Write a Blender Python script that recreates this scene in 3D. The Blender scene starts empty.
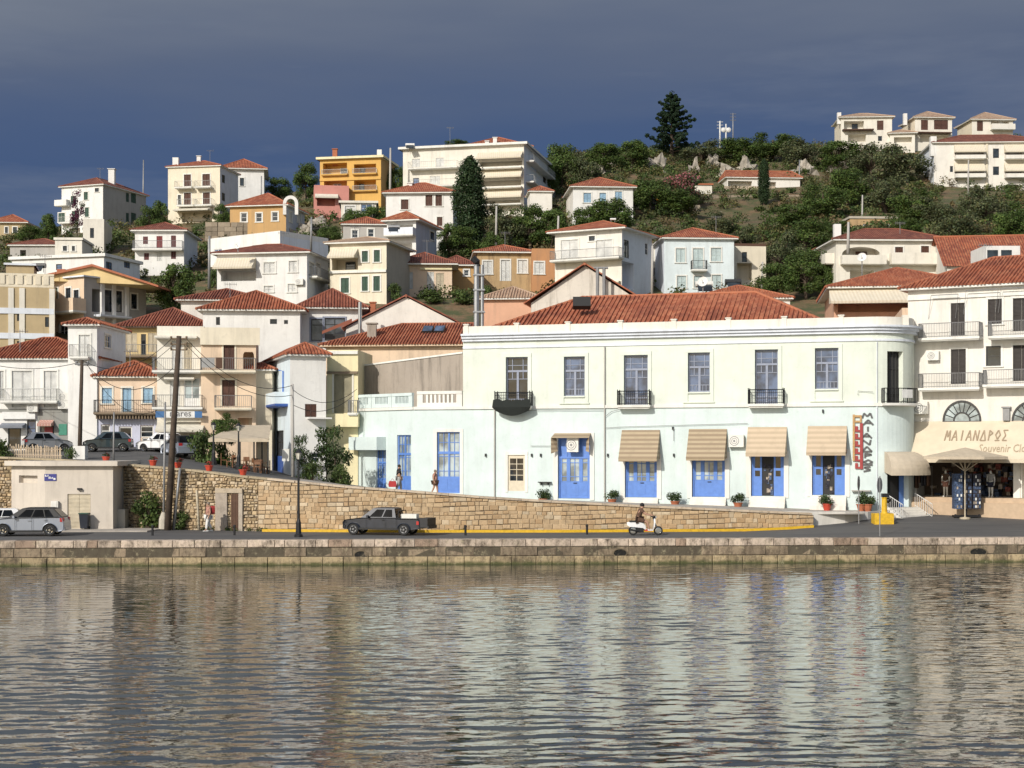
import bpy, bmesh, math, random
from mathutils import Vector as V, Matrix
R=math.radians; pi=math.pi
rnd=random.Random(7)
SC=bpy.context.scene; COL=SC.collection
F=1540.0; CZ=6.8; HY=448.0
def P(px,py,Y): return V(((px-512)/F*Y, Y, CZ+(HY-py)/F*Y))
def ZP(py,Y): return CZ+(HY-py)/F*Y
def XP(px,Y): return (px-512)/F*Y
def lerp(a,b,t): return a+(b-a)*t
def pw(x,pts):
    if x<=pts[0][0]: return pts[0][1]
    for (a,b),(c,d) in zip(pts,pts[1:]):
        if x<=c: return lerp(b,d,(x-a)/(c-a))
    return pts[-1][1]
# ---------------------------------------------------------------- mesh builder
class MB:
    def __init__(s): s.v=[];s.f=[];s.m=[];s.c=[];s.u=[]
    def poly(s,pts,mi=0,col=None,uv=None):
        n=len(s.v); s.v+= [tuple(p) for p in pts]; s.f.append(tuple(range(n,n+len(pts)))); s.m.append(mi); s.c.append(col)
        s.u.append(uv)
    def obox(s,o,a,b,c,mi=0,col=None):
        o=V(o);a=V(a);b=V(b);c=V(c)
        if a.cross(b).dot(c)<0: a,b=b,a
        q=[o,o+a,o+a+b,o+b,o+c,o+a+c,o+a+b+c,o+b+c]
        n=len(s.v); s.v+=[tuple(p) for p in q]
        for f in ((3,2,1,0),(4,5,6,7),(0,1,5,4),(1,2,6,5),(2,3,7,6),(3,0,4,7)):
            s.f.append(tuple(n+i for i in f)); s.m.append(mi); s.c.append(col); s.u.append(None)
    def box(s,x0,y0,z0,x1,y1,z1,mi=0,col=None):
        s.obox((x0,y0,z0),(x1-x0,0,0),(0,y1-y0,0),(0,0,z1-z0),mi,col)
    def loft(s,rings,mi=0,cap=True,col=None,closed=True):
        n0=len(s.v); k=len(rings[0])
        for r in rings: s.v+=[tuple(p) for p in r]
        for i in range(len(rings)-1):
            for j in range(k if closed else k-1):
                a=n0+i*k+j; b=n0+i*k+(j+1)%k
                s.f.append((a,b,b+k,a+k)); s.m.append(mi); s.c.append(col); s.u.append(None)
        if cap and closed:
            for t in (tuple(n0+k-1-j for j in range(k)), tuple(n0+(len(rings)-1)*k+j for j in range(k))):
                s.f.append(t); s.m.append(mi); s.c.append(col); s.u.append(None)
    def path(s,pts,r,n=6,mi=0,col=None,cap=True):
        pts=[V(p) for p in pts]; rs=r if isinstance(r,(list,tuple)) else [r]*len(pts); rings=[]
        up=V((0,0,1)); 
        for i,p in enumerate(pts):
            d=(pts[min(i+1,len(pts)-1)]-pts[max(i-1,0)])
            d=d.normalized() if d.length>1e-9 else V((0,0,1))
            x=d.cross(up if abs(d.z)<.95 else V((0,1,0))).normalized(); y=x.cross(d)
            rings.append([p+(x*math.cos(2*pi*j/n)-y*math.sin(2*pi*j/n))*rs[i] for j in range(n)])
        s.loft(rings,mi,cap,col)
    def lathe(s,o,prof,n=12,mi=0,col=None,cap=True):
        o=V(o); s.loft([[o+V((r*math.cos(2*pi*j/n),r*math.sin(2*pi*j/n),z)) for j in range(n)] for r,z in prof],mi,cap,col)
    def prism(s,plan,z0,z1,mi=0,col=None):
        s.loft([[V((x,y,z0)) for x,y in plan],[V((x,y,z1)) for x,y in plan]],mi,True,col)
    def extrude(s,poly,d,mi=0,col=None):
        d=V(d); s.loft([[V(p) for p in poly],[V(p)+d for p in poly]],mi,True,col)
    def ball(s,c,r,n=10,m=6,mi=0,col=None,sc=(1,1,1)):
        c=V(c); rings=[]
        for i in range(m+1):
            t=pi*i/m; rr=max(math.sin(t),.02)*r; z=-math.cos(t)*r
            rings.append([c+V((rr*math.cos(2*pi*j/n)*sc[0],rr*math.sin(2*pi*j/n)*sc[1],z*sc[2])) for j in range(n)])
        s.loft(rings,mi,True,col)
    def build(s,name,mats,parent=None,origin=None,smooth=False):
        if not isinstance(mats,(list,tuple)): mats=[mats]
        if parent is not None: o0=wloc(parent)
        else: o0=V(origin) if origin is not None else V((0,0,0))
        me=bpy.data.meshes.new(name)
        me.from_pydata([(x-o0.x,y-o0.y,z-o0.z) for x,y,z in s.v],[],s.f)
        for m in mats: me.materials.append(MAT[m] if isinstance(m,str) else m)
        me.polygons.foreach_set('material_index',s.m)
        if smooth: me.polygons.foreach_set('use_smooth',[True]*len(s.f))
        if any(c is not None for c in s.c):
            at=me.color_attributes.new('Col','FLOAT_COLOR','CORNER'); buf=[]
            for f,c in zip(s.f,s.c):
                c=c or (1,1,1); buf+= [c[0],c[1],c[2],1.0]*len(f)
            at.data.foreach_set('color',buf)
        if any(u is not None for u in s.u):
            uv=me.uv_layers.new(name='UVMap'); buf=[]
            for f,u in zip(s.f,s.u):
                u=u or [(0,0)]*len(f)
                for a in u: buf+=[a[0],a[1]]
            uv.data.foreach_set('uv',buf)
        me.update()
        ob=bpy.data.objects.new(name,me); COL.objects.link(ob)
        if parent is not None: ob.parent=parent
        else: ob.location=o0
        return ob
_loc={}
def wloc(o):
    p=V(o.location)
    while o.parent: o=o.parent; p=p+V(o.location)
    return p
def tag(o,label=None,cat=None,group=None,kind=None):
    if label: o['label']=label
    if cat: o['category']=cat
    if group: o['group']=group
    if kind: o['kind']=kind
    return o
def thing(name,label,cat,loc,group=None):
    o=bpy.data.objects.new(name,None); COL.objects.link(o); o.location=V(loc); o.empty_display_size=.3
    return tag(o,label,cat,group)
def dup(root,loc,rotz=None,label=None,group=None,scale=None):
    r=root.copy(); COL.objects.link(r); r.location=V(loc)
    if rotz is not None: r.rotation_euler=(0,0,rotz)
    if scale is not None: r.scale=scale if hasattr(scale,'__len__') else (scale,)*3
    if label: r['label']=label
    if group: r['group']=group
    for ch in list(root.children):
        c=ch.copy(); COL.objects.link(c); c.parent=r
        for g in list(ch.children):
            d=g.copy(); COL.objects.link(d); d.parent=c
    return r
# ---------------------------------------------------------------- materials
MAT={}
def nodes(name):
    m=bpy.data.materials.new(name); m.use_nodes=True; nt=m.node_tree; nt.nodes.clear()
    out=nt.nodes.new('ShaderNodeOutputMaterial'); b=nt.nodes.new('ShaderNodeBsdfPrincipled')
    nt.links.new(b.outputs[0],out.inputs[0]); MAT[name]=m
    return m,nt,b
def N(nt,t,**k):
    n=nt.nodes.new('ShaderNode'+t)
    for a,v in k.items():
        if a in n.inputs: n.inputs[a].default_value=v
        else: setattr(n,a,v)
    return n
def mixc(nt,a,b,fac,mode='MIX'):
    n=nt.nodes.new('ShaderNodeMix'); n.data_type='RGBA'; n.blend_type=mode
    for i,x in ((6,a),(7,b),(0,fac)):
        if hasattr(x,'links') or hasattr(x,'is_linked'): nt.links.new(x,n.inputs[i])
        else: n.inputs[i].default_value=x if i==0 else (*x[:3],1)
    return n.outputs[2]
def ramp(nt,src,a,b):
    n=nt.nodes.new('ShaderNodeMapRange'); n.inputs[1].default_value=a; n.inputs[2].default_value=b
    nt.links.new(src,n.inputs[0]); return n.outputs[0]
def noise(nt,vec,scale,detail=4,rough=.6):
    n=N(nt,'TexNoise',Scale=scale,Detail=detail,Roughness=rough); nt.links.new(vec,n.inputs['Vector']); return n.outputs[0]
def bump(nt,b,h,dist=.02,strength=.6):
    n=N(nt,'Bump',Strength=strength,Distance=dist); nt.links.new(h,n.inputs['Height']); nt.links.new(n.outputs[0],b.inputs['Normal'])
def mapping(nt,src,scale):
    n=nt.nodes.new('ShaderNodeMapping'); n.inputs['Scale'].default_value=scale; nt.links.new(src,n.inputs[0]); return n.outputs[0]
def vcol(nt):
    n=nt.nodes.new('ShaderNodeVertexColor'); n.layer_name='Col'; return n.outputs[0]
def stucco(name,c,dirt=.25,rough=.85,dc=(.16,.14,.11),bs=.01):
    m,nt,b=nodes(name); tc=N(nt,'NewGeometry').outputs['Position']
    n1=noise(nt,tc,.55,6,.65); n2=noise(nt,mapping(nt,tc,(1.6,1.6,.16)),1.0,5,.7); n3=noise(nt,tc,7,4,.7)
    k=mixc(nt,c,[x*.86 for x in c],ramp(nt,n1,.35,.7))
    k=mixc(nt,k,dc,mixs(nt,ramp(nt,n2,.50,.80),min(1,dirt*1.35)))
    k=mixc(nt,k,[x*.72 for x in c],mixs(nt,ramp(nt,noise(nt,tc,1.9,8,.8),.56,.66),.45))
    k=mixc(nt,k,[min(1,x*1.08) for x in c],mixs(nt,ramp(nt,n3,.5,.8),.25))
    nt.links.new(k,b.inputs['Base Color']); b.inputs['Roughness'].default_value=rough
    bump(nt,b,n3,bs,.5); return m
def mixs(nt,a,k):
    n=N(nt,'Math',operation='MULTIPLY'); nt.links.new(a,n.inputs[0]); n.inputs[1].default_value=k; return n.outputs[0]
def plain(name,c,rough=.6,metal=0,var=.15,coat=0,sc=3):
    m,nt,b=nodes(name); tc=N(nt,'NewGeometry').outputs['Position']
    k=mixc(nt,c,[x*(1-var) for x in c],ramp(nt,noise(nt,tc,sc,5,.6),.35,.65))
    nt.links.new(k,b.inputs['Base Color']); b.inputs['Roughness'].default_value=rough; b.inputs['Metallic'].default_value=metal
    if coat: b.inputs['Coat Weight'].default_value=coat
    return m
def louvre(name,c,rough=.55):
    m,nt,b=nodes(name); tc=N(nt,'NewGeometry').outputs['Position']
    w=N(nt,'TexWave',Scale=3.6,Distortion=.3,bands_direction='Z'); nt.links.new(tc,w.inputs[0])
    k=mixc(nt,c,[x*.72 for x in c],ramp(nt,noise(nt,tc,1.3,4,.6),.35,.7))
    nt.links.new(k,b.inputs['Base Color']); b.inputs['Roughness'].default_value=rough
    bump(nt,b,w.outputs['Fac'],.03,.8); return m
def glass(name,c=(.03,.04,.05),rough=.06,spec=.6):
    m,nt,b=nodes(name); tc=N(nt,'NewGeometry').outputs['Position']
    k=mixc(nt,c,[x*.35 for x in c],ramp(nt,noise(nt,tc,.9,3,.5),.4,.6))
    nt.links.new(k,b.inputs['Base Color']); b.inputs['Roughness'].default_value=rough; b.inputs['Specular IOR Level'].default_value=spec
    bump(nt,b,noise(nt,tc,1.1,2,.5),.02,.25); return m
def tiles(name,c,c2,c3,flatx=False):
    m,nt,b=nodes(name); uv=N(nt,'UVMap'); uv.uv_map='UVMap'; tc=N(nt,'NewGeometry').outputs['Position']
    w=N(nt,'TexWave',Scale=1.25,Distortion=.15,bands_direction='X'); nt.links.new(uv.outputs[0],w.inputs[0])
    w2=N(nt,'TexWave',Scale=.8,Distortion=.2,bands_direction='Y',wave_profile='SAW'); nt.links.new(uv.outputs[0],w2.inputs[0])
    vo=N(nt,'TexVoronoi',Scale=1.0); nt.links.new(mapping(nt,uv.outputs[0],(3.6,2.4,1)),vo.inputs['Vector'])
    k=mixc(nt,c,c2,ramp(nt,noise(nt,tc,.5,6,.7),.38,.62))
    sep=N(nt,'SeparateColor'); nt.links.new(vo.outputs['Color'],sep.inputs[0])
    k=mixc(nt,k,c3,mixs(nt,ramp(nt,sep.outputs[0],.45,1),.75))
    k=mixc(nt,k,[x*.35 for x in c2],mixs(nt,ramp(nt,noise(nt,tc,1.7,5,.75),.56,.75),.5))
    nt.links.new(k,b.inputs['Base Color']); b.inputs['Roughness'].default_value=.85
    ad=N(nt,'Math',operation='MULTIPLY_ADD'); nt.links.new(w2.outputs['Fac'],ad.inputs[0]); ad.inputs[1].default_value=.35
    if not flatx: nt.links.new(w.outputs['Fac'],ad.inputs[2])
    else: ad.inputs[2].default_value=0
    bump(nt,b,ad.outputs[0],.09,.9); return m
def stone(name,bs=.04):
    m,nt,b=nodes(name); tc=N(nt,'NewGeometry').outputs['Position']
    k=mixc(nt,vcol(nt),(.09,.075,.05),mixs(nt,ramp(nt,noise(nt,tc,2.2,7,.75),.5,.78),.6))
    k=mixc(nt,k,(.62,.52,.36),mixs(nt,ramp(nt,noise(nt,tc,5,5,.7),.55,.8),.35))
    nt.links.new(k,b.inputs['Base Color']); b.inputs['Roughness'].default_value=.92
    bump(nt,b,noise(nt,tc,9,6,.75),bs,.8); return m
def foliage(name,rough=.6):
    m,nt,b=nodes(name); lf=mixc(nt,(0,0,0),vcol(nt),1.0); nt.links.new(lf,b.inputs['Base Color']); b.inputs['Roughness'].default_value=rough
    b.inputs['Specular IOR Level'].default_value=.25
    b.inputs['Subsurface Weight'].default_value=0
    tr=N(nt,'BsdfTranslucent'); nt.links.new(vcol(nt),tr.inputs[0]); mx=N(nt,'MixShader'); mx.inputs[0].default_value=.25
    nt.links.new(b.outputs[0],mx.inputs[1]); nt.links.new(tr.outputs[0],mx.inputs[2])
    nt.links.new(mx.outputs[0],[n for n in nt.nodes if n.type=='OUTPUT_MATERIAL'][0].inputs[0]); return m
def stripes(name,c,c2,scale,dirn='Z',rough=.8):
    m,nt,b=nodes(name); tc=N(nt,'NewGeometry').outputs['Position']
    w=N(nt,'TexWave',Scale=scale,Distortion=.0,bands_direction=dirn); nt.links.new(tc,w.inputs[0])
    k=mixc(nt,c,c2,ramp(nt,w.outputs['Fac'],.35,.65)); k=mixc(nt,k,[x*.6 for x in c],mixs(nt,ramp(nt,noise(nt,tc,1.5,5,.7),.5,.8),.5))
    nt.links.new(k,b.inputs['Base Color']); b.inputs['Roughness'].default_value=rough; return m
for n,c in dict(white=(.74,.73,.70),white_cool=(.70,.74,.80),white_warm=(.73,.70,.64),cream=(.72,.65,.51),cream_pale=(.72,.685,.60),
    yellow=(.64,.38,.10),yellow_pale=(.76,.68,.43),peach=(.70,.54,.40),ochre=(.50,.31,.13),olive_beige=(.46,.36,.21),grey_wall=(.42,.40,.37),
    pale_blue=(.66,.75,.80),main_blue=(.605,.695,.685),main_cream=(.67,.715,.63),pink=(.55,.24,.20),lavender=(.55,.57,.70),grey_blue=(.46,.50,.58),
    concrete=(.45,.41,.34),kiosk=(.58,.52,.445),trim=(.74,.73,.68),salmon=(.62,.36,.24),mint=(.66,.74,.76),dark_stone=(.20,.15,.10)).items(): stucco(n,c,.12 if n.startswith('main') else .25)
stucco('gable_plaster',(.62,.57,.50),.8); stucco('rough_render',(.36,.31,.26),.75,.95,(.10,.085,.07),.04)
stucco('stone_ochre',(.46,.32,.17),.8,.95,(.12,.08,.05),.05); stucco('brick_orange',(.48,.24,.11),.4)
stucco('peach_panel',(.70,.54,.39),.4); stucco('yellow_main',(.68,.52,.26),.3); stucco('grey_shop',(.27,.27,.25),.4)
for n,c in dict(sh_brown=(.10,.045,.03),sh_white=(.70,.70,.67),sh_blue=(.30,.47,.62),sh_green=(.05,.10,.07),sh_red=(.22,.04,.04),sh_dark=(.035,.028,.025),
    sh_olive=(.30,.27,.18),sh_wine=(.14,.05,.05),sh_cream=(.60,.52,.38),sh_mint=(.55,.66,.66)).items(): louvre(n,c)
for n,c in dict(fr_white=(.72,.72,.70),fr_dark=(.03,.03,.03),fr_brown=(.10,.05,.03),fr_grey=(.25,.28,.36),door_blue=(.10,.22,.58),door_navy=(.04,.10,.35),fr_cream=(.62,.55,.42)).items(): plain(n,c,.5)
glass('glass_dark'); glass('glass_blue',(.10,.15,.26)); glass('glass_pale',(.42,.50,.52),.12); glass('glass_car',(.008,.010,.012),.05,.12); glass('glass_grey',(.12,.13,.15))
plain('iron',(.02,.02,.022),.5,.3); plain('iron_grey',(.30,.30,.30),.5,.4); plain('iron_white',(.65,.65,.63),.5); plain('rail_pale',(.50,.50,.47),.5)
plain('steel',(.45,.46,.47),.35,.9); plain('zinc',(.35,.36,.37),.45,.7); plain('plastic_white',(.70,.69,.64),.45); plain('plastic_grey',(.25,.25,.25),.5)
plain('wood_pole',(.085,.06,.042),.9,0,.5,0,2); plain('bark',(.09,.065,.045),.95,0,.5); plain('terracotta',(.40,.13,.06),.8); plain('red_paint',(.50,.06,.03),.5)
plain('rubber',(.015,.015,.015),.8); plain('chrome',(.6,.6,.6),.15,1); plain('yellow_paint',(.70,.43,.02),.6,0,.25,0,6); plain('black',(.01,.01,.01),.6)
plain('car_silver',(.27,.30,.36),.35,.35,.03,.6); plain('car_white',(.72,.72,.72),.35,0,.04,.8); plain('car_dark',(.025,.045,.055),.3,.3,.05,.8); plain('car_grey',(.28,.29,.31),.35,.4,.05,.8)
plain('truck_grey',(.020,.025,.038),.45,.1,.35,.15,2); plain('truck_tray',(.02,.02,.022),.6); plain('lamp_glass',(.65,.62,.52),.3)
plain('light_red',(.4,.02,.02),.3); plain('light_clear',(.6,.6,.58),.15)
stripes('canvas_tan',(.40,.32,.215),(.27,.205,.135),1.0,'Z'); stripes('canvas_sand',(.53,.42,.30),(.44,.35,.245),.9,'Z'); stripes('canvas_cream',(.66,.60,.48),(.60,.53,.41),1.1,'X')
plain('canvas_plain',(.62,.54,.41),.85,0,.12,0,1); plain('canvas_corner',(.56,.48,.37),.85,0,.12); plain('umbrella_cloth',(.52,.44,.33),.85); plain('canvas_white',(.70,.66,.56),.85)
plain('canvas_grey',(.24,.26,.30),.8); stripes('canvas_redwhite',(.62,.50,.42),(.42,.10,.08),2.6,'X')
plain('skin',(.42,.24,.16),.6); plain('hair_dark',(.02,.014,.01),.7); plain('hair_grey',(.22,.18,.14),.7); plain('cloth_black',(.015,.015,.018),.9); plain('cloth_white',(.70,.69,.66),.9)
plain('cloth_red',(.40,.04,.04),.9); plain('cloth_grey',(.33,.33,.32),.9); plain('cloth_brown',(.10,.055,.035),.9); plain('cloth_pink',(.50,.26,.20),.9,0,.5,0,9); plain('cloth_denim',(.10,.13,.2),.9)
plain('cloth_navy',(.02,.025,.05),.9); plain('sign_blue',(.03,.035,.22),.5); plain('sign_text',(.75,.75,.72),.6); plain('sign_grey',(.10,.10,.10),.6); plain('sign_gold',(.50,.30,.12),.6,0,.3,0,9); plain('sign_red',(.32,.035,.035),.6)
plain('sign_white',(.72,.72,.70),.5); plain('sign_bright_blue',(.05,.15,.34),.5); plain('sign_green',(.04,.22,.15),.5); plain('letter_brown',(.32,.245,.165),.7); plain('letter_tan',(.40,.32,.22),.7); plain('letter_yellow',(.66,.50,.20),.7)
plain('tan_tile',(.50,.37,.25),.7); plain('wood_chair',(.20,.09,.04),.6); plain('digger_orange',(.62,.28,.03),.5); plain('goods_dark',(.04,.04,.06),.8,0,.9,0,9); plain('goods_blue',(.08,.13,.25),.6,0,.9,0,9); plain('goods_red',(.30,.08,.06),.8,0,.9,0,8); plain('goods_pale',(.50,.42,.34),.8,0,.7,0,8)
plain('rock_pale',(.40,.36,.30),.95,0,.5,0,1.2); plain('flower_red',(.5,.05,.06),.7); plain('shop_inside',(.12,.09,.07),.9); plain('net_green',(.012,.016,.014),.9); plain('dark_tank',(.03,.03,.03),.4)
for _n,_a in dict(roof_red=((.33,.098,.046),(.20,.058,.032),(.43,.17,.09)),roof_brown=((.25,.078,.044),(.15,.045,.030),(.33,.125,.075)),roof_orange=((.38,.12,.055),(.25,.07,.036),(.46,.19,.10)),roof_tan=((.42,.29,.20),(.34,.22,.15),(.48,.36,.26))).items(): tiles(_n+'_near',*_a,True)
tiles('roof_red',(.35,.10,.046),(.22,.06,.032),(.44,.175,.09)); tiles('roof_brown',(.21,.064,.038),(.13,.038,.026),(.28,.105,.062)); tiles('roof_orange',(.36,.11,.048),(.25,.068,.033),(.44,.18,.09)); tiles('roof_tan',(.42,.29,.20),(.34,.22,.15),(.48,.36,.26))
stone('stone'); foliage('leaf')
ANCH=[]
class Facade:
    def __init__(s,o,d,n): s.o=V((o[0],o[1])); s.d=V(d).normalized(); s.n=V(n).normalized()
    def p(s,u,z,out=0.0):
        q=s.o+s.d*u+s.n*out; return V((q.x,q.y,z))
    def u_of(s,px):
        k=(px-512)/F; # o.x+u dx = k (o.y+u dy)
        return (k*s.o.y-s.o.x)/(s.d.x-k*s.d.y)
    def z_of(s,py,u): return CZ+(HY-py)/F*(s.o.y+s.d.y*u)
    def rect(s,x0,y0,x1,y1):
        a,b=s.u_of(x0),s.u_of(x1)
        if a>b: a,b=b,a
        m=(a+b)/2; return a,b,s.z_of(y1,m),s.z_of(y0,m)
    def dv(s): return V((s.d.x,s.d.y,0))
    def nv(s): return V((s.n.x,s.n.y,0))
    def fbox(s,mb,u0,u1,z0,z1,o0,o1,mi=0,col=None):
        mb.obox(s.p(u0,z0,o0),s.dv()*(u1-u0),s.nv()*(o1-o0),V((0,0,z1-z0)),mi,col)
    def bar(s,mb,u0,z0,u1,z1,w,o0,o1,mi=0):
        a=s.p(u0,z0,o0); b=s.p(u1,z1,o0); d=(b-a); L=d.length; d.normalize(); t=s.nv().cross(d)*w
        mb.obox(a-t/2,d*L,t,s.nv()*(o1-o0),mi)
def wallmesh(mb,fc,u0,u1,z0,z1,holes,mi=0,back_mi=None,top=None):
    """wall with real openings: holes (ua,ub,za,zb,depth)"""
    hs=[(max(a,u0+.02),min(b,u1-.02),max(c,z0+.02),min(d,z1-.02),e) for a,b,c,d,e in holes if b>u0+.05 and a<u1-.05 and d>z0+.05 and c<z1-.05]
    us=sorted({u0,u1,*[h[0] for h in hs],*[h[1] for h in hs]}); zs=sorted({z0,z1,*[h[2] for h in hs],*[h[3] for h in hs]})
    for a,b in zip(us,us[1:]):
        if b-a<1e-6: continue
        run=None
        for c,d in zip(zs,zs[1:]):
            um,zm=(a+b)/2,(c+d)/2
            if not any(h[0]<um<h[1] and h[2]<zm<h[3] for h in hs):
                mb.poly([fc.p(a,c),fc.p(b,c),fc.p(b,d),fc.p(a,d)],mi)
    for a,b,c,d,e in hs:
        for q in ([(a,c),(b,c)],[(b,c),(b,d)],[(b,d),(a,d)],[(a,d),(a,c)]):
            (ua,za),(ub,zb)=q
            mb.poly([fc.p(ua,za),fc.p(ub,zb),fc.p(ub,zb,-e),fc.p(ua,za,-e)],mi)
        mb.poly([fc.p(a,c,-e),fc.p(b,c,-e),fc.p(b,d,-e),fc.p(a,d,-e)],mi if back_mi is None else back_mi)
WS={'b':'sh_brown','w':'sh_white','l':'sh_blue','g':'sh_green','r':'sh_red','k':'sh_dark','o':'sh_olive','n':'sh_wine','c':'sh_cream','m':'sh_mint'}
def window(fc,par,st,u0,u1,z0,z1,rec=.12,trim=None):
    """shutters / glazed windows / doors set inside an opening; returns object"""
    w=u1-u0; h=z1-z0; k=-rec
    if trim:
        t=MB(); tw=.14
        fc.fbox(t,u0-tw,u0,z0-.0,z1,.003,.05); fc.fbox(t,u1,u1+tw,z0,z1,.003,.05); fc.fbox(t,u0-tw,u1+tw,z1,z1+tw,.003,.06)
        if h<2.0: fc.fbox(t,u0-tw-.05,u1+tw+.05,z0-.09,z0,.003,.11)
        t.build('window_trim',trim,par)
    if st[0]=='s':   # closed louvred shutters in two leaves
        m=WS[st[1]]; mb=MB(); g=.015; mid=(u0+u1)/2
        for a,b in ((u0+.02,mid-g),(mid+g,u1-.02)):
            fc.fbox(mb,a,b,z0+.02,z1-.02,k+.02,k+.06)
            for q in ((a,a+.06,z0+.02,z1-.02),(b-.06,b,z0+.02,z1-.02),(a+.06,b-.06,z0+.02,z0+.1),(a+.06,b-.06,z1-.1,z1-.02),(a+.06,b-.06,(z0+z1)/2-.04,(z0+z1)/2+.04)):
                fc.fbox(mb,*q,k+.06,k+.085)
        return mb.build('shutter',m,par)
    fm={'w':'fr_white','k':'fr_dark','b':'fr_brown','g':'fr_grey','B':'door_blue','N':'door_navy','c':'fr_cream'}[st[1]]
    gm={'d':'glass_dark','b':'glass_blue','p':'glass_pale','g':'glass_grey'}[st[2] if len(st)>2 else 'd']
    mb=MB(); fw=.07; a,b,c,d=u0+.01,u1-.01,z0+.01,z1-.01
    fc.fbox(mb,a,a+fw,c,d,k+.01,k+.08); fc.fbox(mb,b-fw,b,c,d,k+.01,k+.08); fc.fbox(mb,a+fw,b-fw,c,c+fw,k+.01,k+.08); fc.fbox(mb,a+fw,b-fw,d-fw,d,k+.01,k+.08)
    n=max(1,round(w/.75))
    for i in range(1,n):
        u=a+(b-a)*i/n; fc.fbox(mb,u-.035,u+.035,c+fw,d-fw,k+.012,k+.075)
    if h>1.7:
        z=d-h*.27; fc.fbox(mb,a+fw,b-fw,z-.03,z+.03,k+.014,k+.07)
        if st[0]=='d': fc.fbox(mb,a+fw,b-fw,c+fw,c+h*.3,k+.014,k+.06)
    else:
        z=(c+d)/2; fc.fbox(mb,a+fw,b-fw,z-.02,z+.02,k+.014,k+.065)
    o=mb.build('door' if st[0]=='d' else 'window',fm,par)
    g=MB(); g.poly([fc.p(a,c,k+.03),fc.p(b,c,k+.03),fc.p(b,d,k+.03),fc.p(a,d,k+.03)]); g.build('pane',gm,o)
    return o
def railing_mb(mb,pts,z,h,step=.14,r=.012,top=.025):
    for (a,b) in zip(pts,pts[1:]):
        L=(b-a).length; d=(b-a)/max(L,1e-6)
        mb.path([V((a.x,a.y,z+h)),V((b.x,b.y,z+h))],top,4); mb.path([V((a.x,a.y,z+.08)),V((b.x,b.y,z+.08))],top*.7,4)
        n=max(1,int(L/step))
        for i in range(n+1):
            p=a+d*(L*i/n); mb.path([V((p.x,p.y,z)),V((p.x,p.y,z+h))],r if 0<i<n else r*1.8,4,cap=False)
def balcony(fc,par,x0,x1,py,proj=1.0,h=.95,rail='iron',style='bars',slab='trim',th=.16,step=.14):
    u0,u1=fc.u_of(x0),fc.u_of(x1)
    if u0>u1: u0,u1=u1,u0
    z=fc.z_of(py,(u0+u1)/2)
    s=MB(); fc.fbox(s,u0,u1,z-th,z,-.05,proj); fc.fbox(s,u0+.06,u1-.06,z-th-.07,z-th,-.05,proj-.08)
    b=s.build('balcony',slab,par)
    q=[fc.p(u0+.04,z,.0),fc.p(u0+.04,z,proj-.04),fc.p(u1-.04,z,proj-.04),fc.p(u1-.04,z,.0)]
    m=MB()
    if style=='bars': railing_mb(m,q,z,h,step)
    elif style=='solid':
        fc.fbox(m,u0,u1,z,z+h,proj-.12,proj-.001); fc.fbox(m,u0,u0+.12,z,z+h,.0,proj-.12); fc.fbox(m,u1-.12,u1,z,z+h,.0,proj-.12)
    elif style=='panel':
        fc.fbox(m,u0+.02,u1-.02,z+.1,z+h,proj-.06,proj-.03); fc.fbox(m,u0+.02,u0+.05,z+.1,z+h,.0,proj-.06); fc.fbox(m,u1-.05,u1-.02,z+.1,z+h,.0,proj-.06)
        railing_mb(m,q,z,h,.9)
    if m.v: m.build('railing',rail,b)
    return b
def awning(fc,par,x0,y0,x1,y1,proj=1.2,mat='canvas_tan',cheeks=True,val=.18,name='awning'):
    u0,u1,z0,z1=fc.rect(x0,y0,x1,y1); mb=MB(); z0c=z0+val; n=5
    pr=[]
    for i in range(n+1):
        t=i/n; pr.append((.04+proj*t, lerp(z1,z0c,t)-.05*math.sin(pi*t)))
    pr.append((proj,z0))
    top=[[fc.p(u,z,o) for o,z in pr] for u in (u0,u1)]
    for i in range(len(pr)-1):
        mb.poly([top[0][i],top[0][i+1],top[1][i+1],top[1][i]])
    un=[[q-fc.nv()*.02-V((0,0,.03)) for q in r] for r in top]
    for i in range(len(pr)-1): mb.poly([un[0][i],un[1][i],un[1][i+1],un[0][i+1]])
    if cheeks:
        for u in (u0,u1):
            mb.poly([fc.p(u,z,o) for o,z in pr]+[fc.p(u,z0,.04)][:0]+[fc.p(u,z0+.0,proj-.02),fc.p(u,lerp(z1,z0,.93),.05)])
    return mb.build(name,mat,par)
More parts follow.
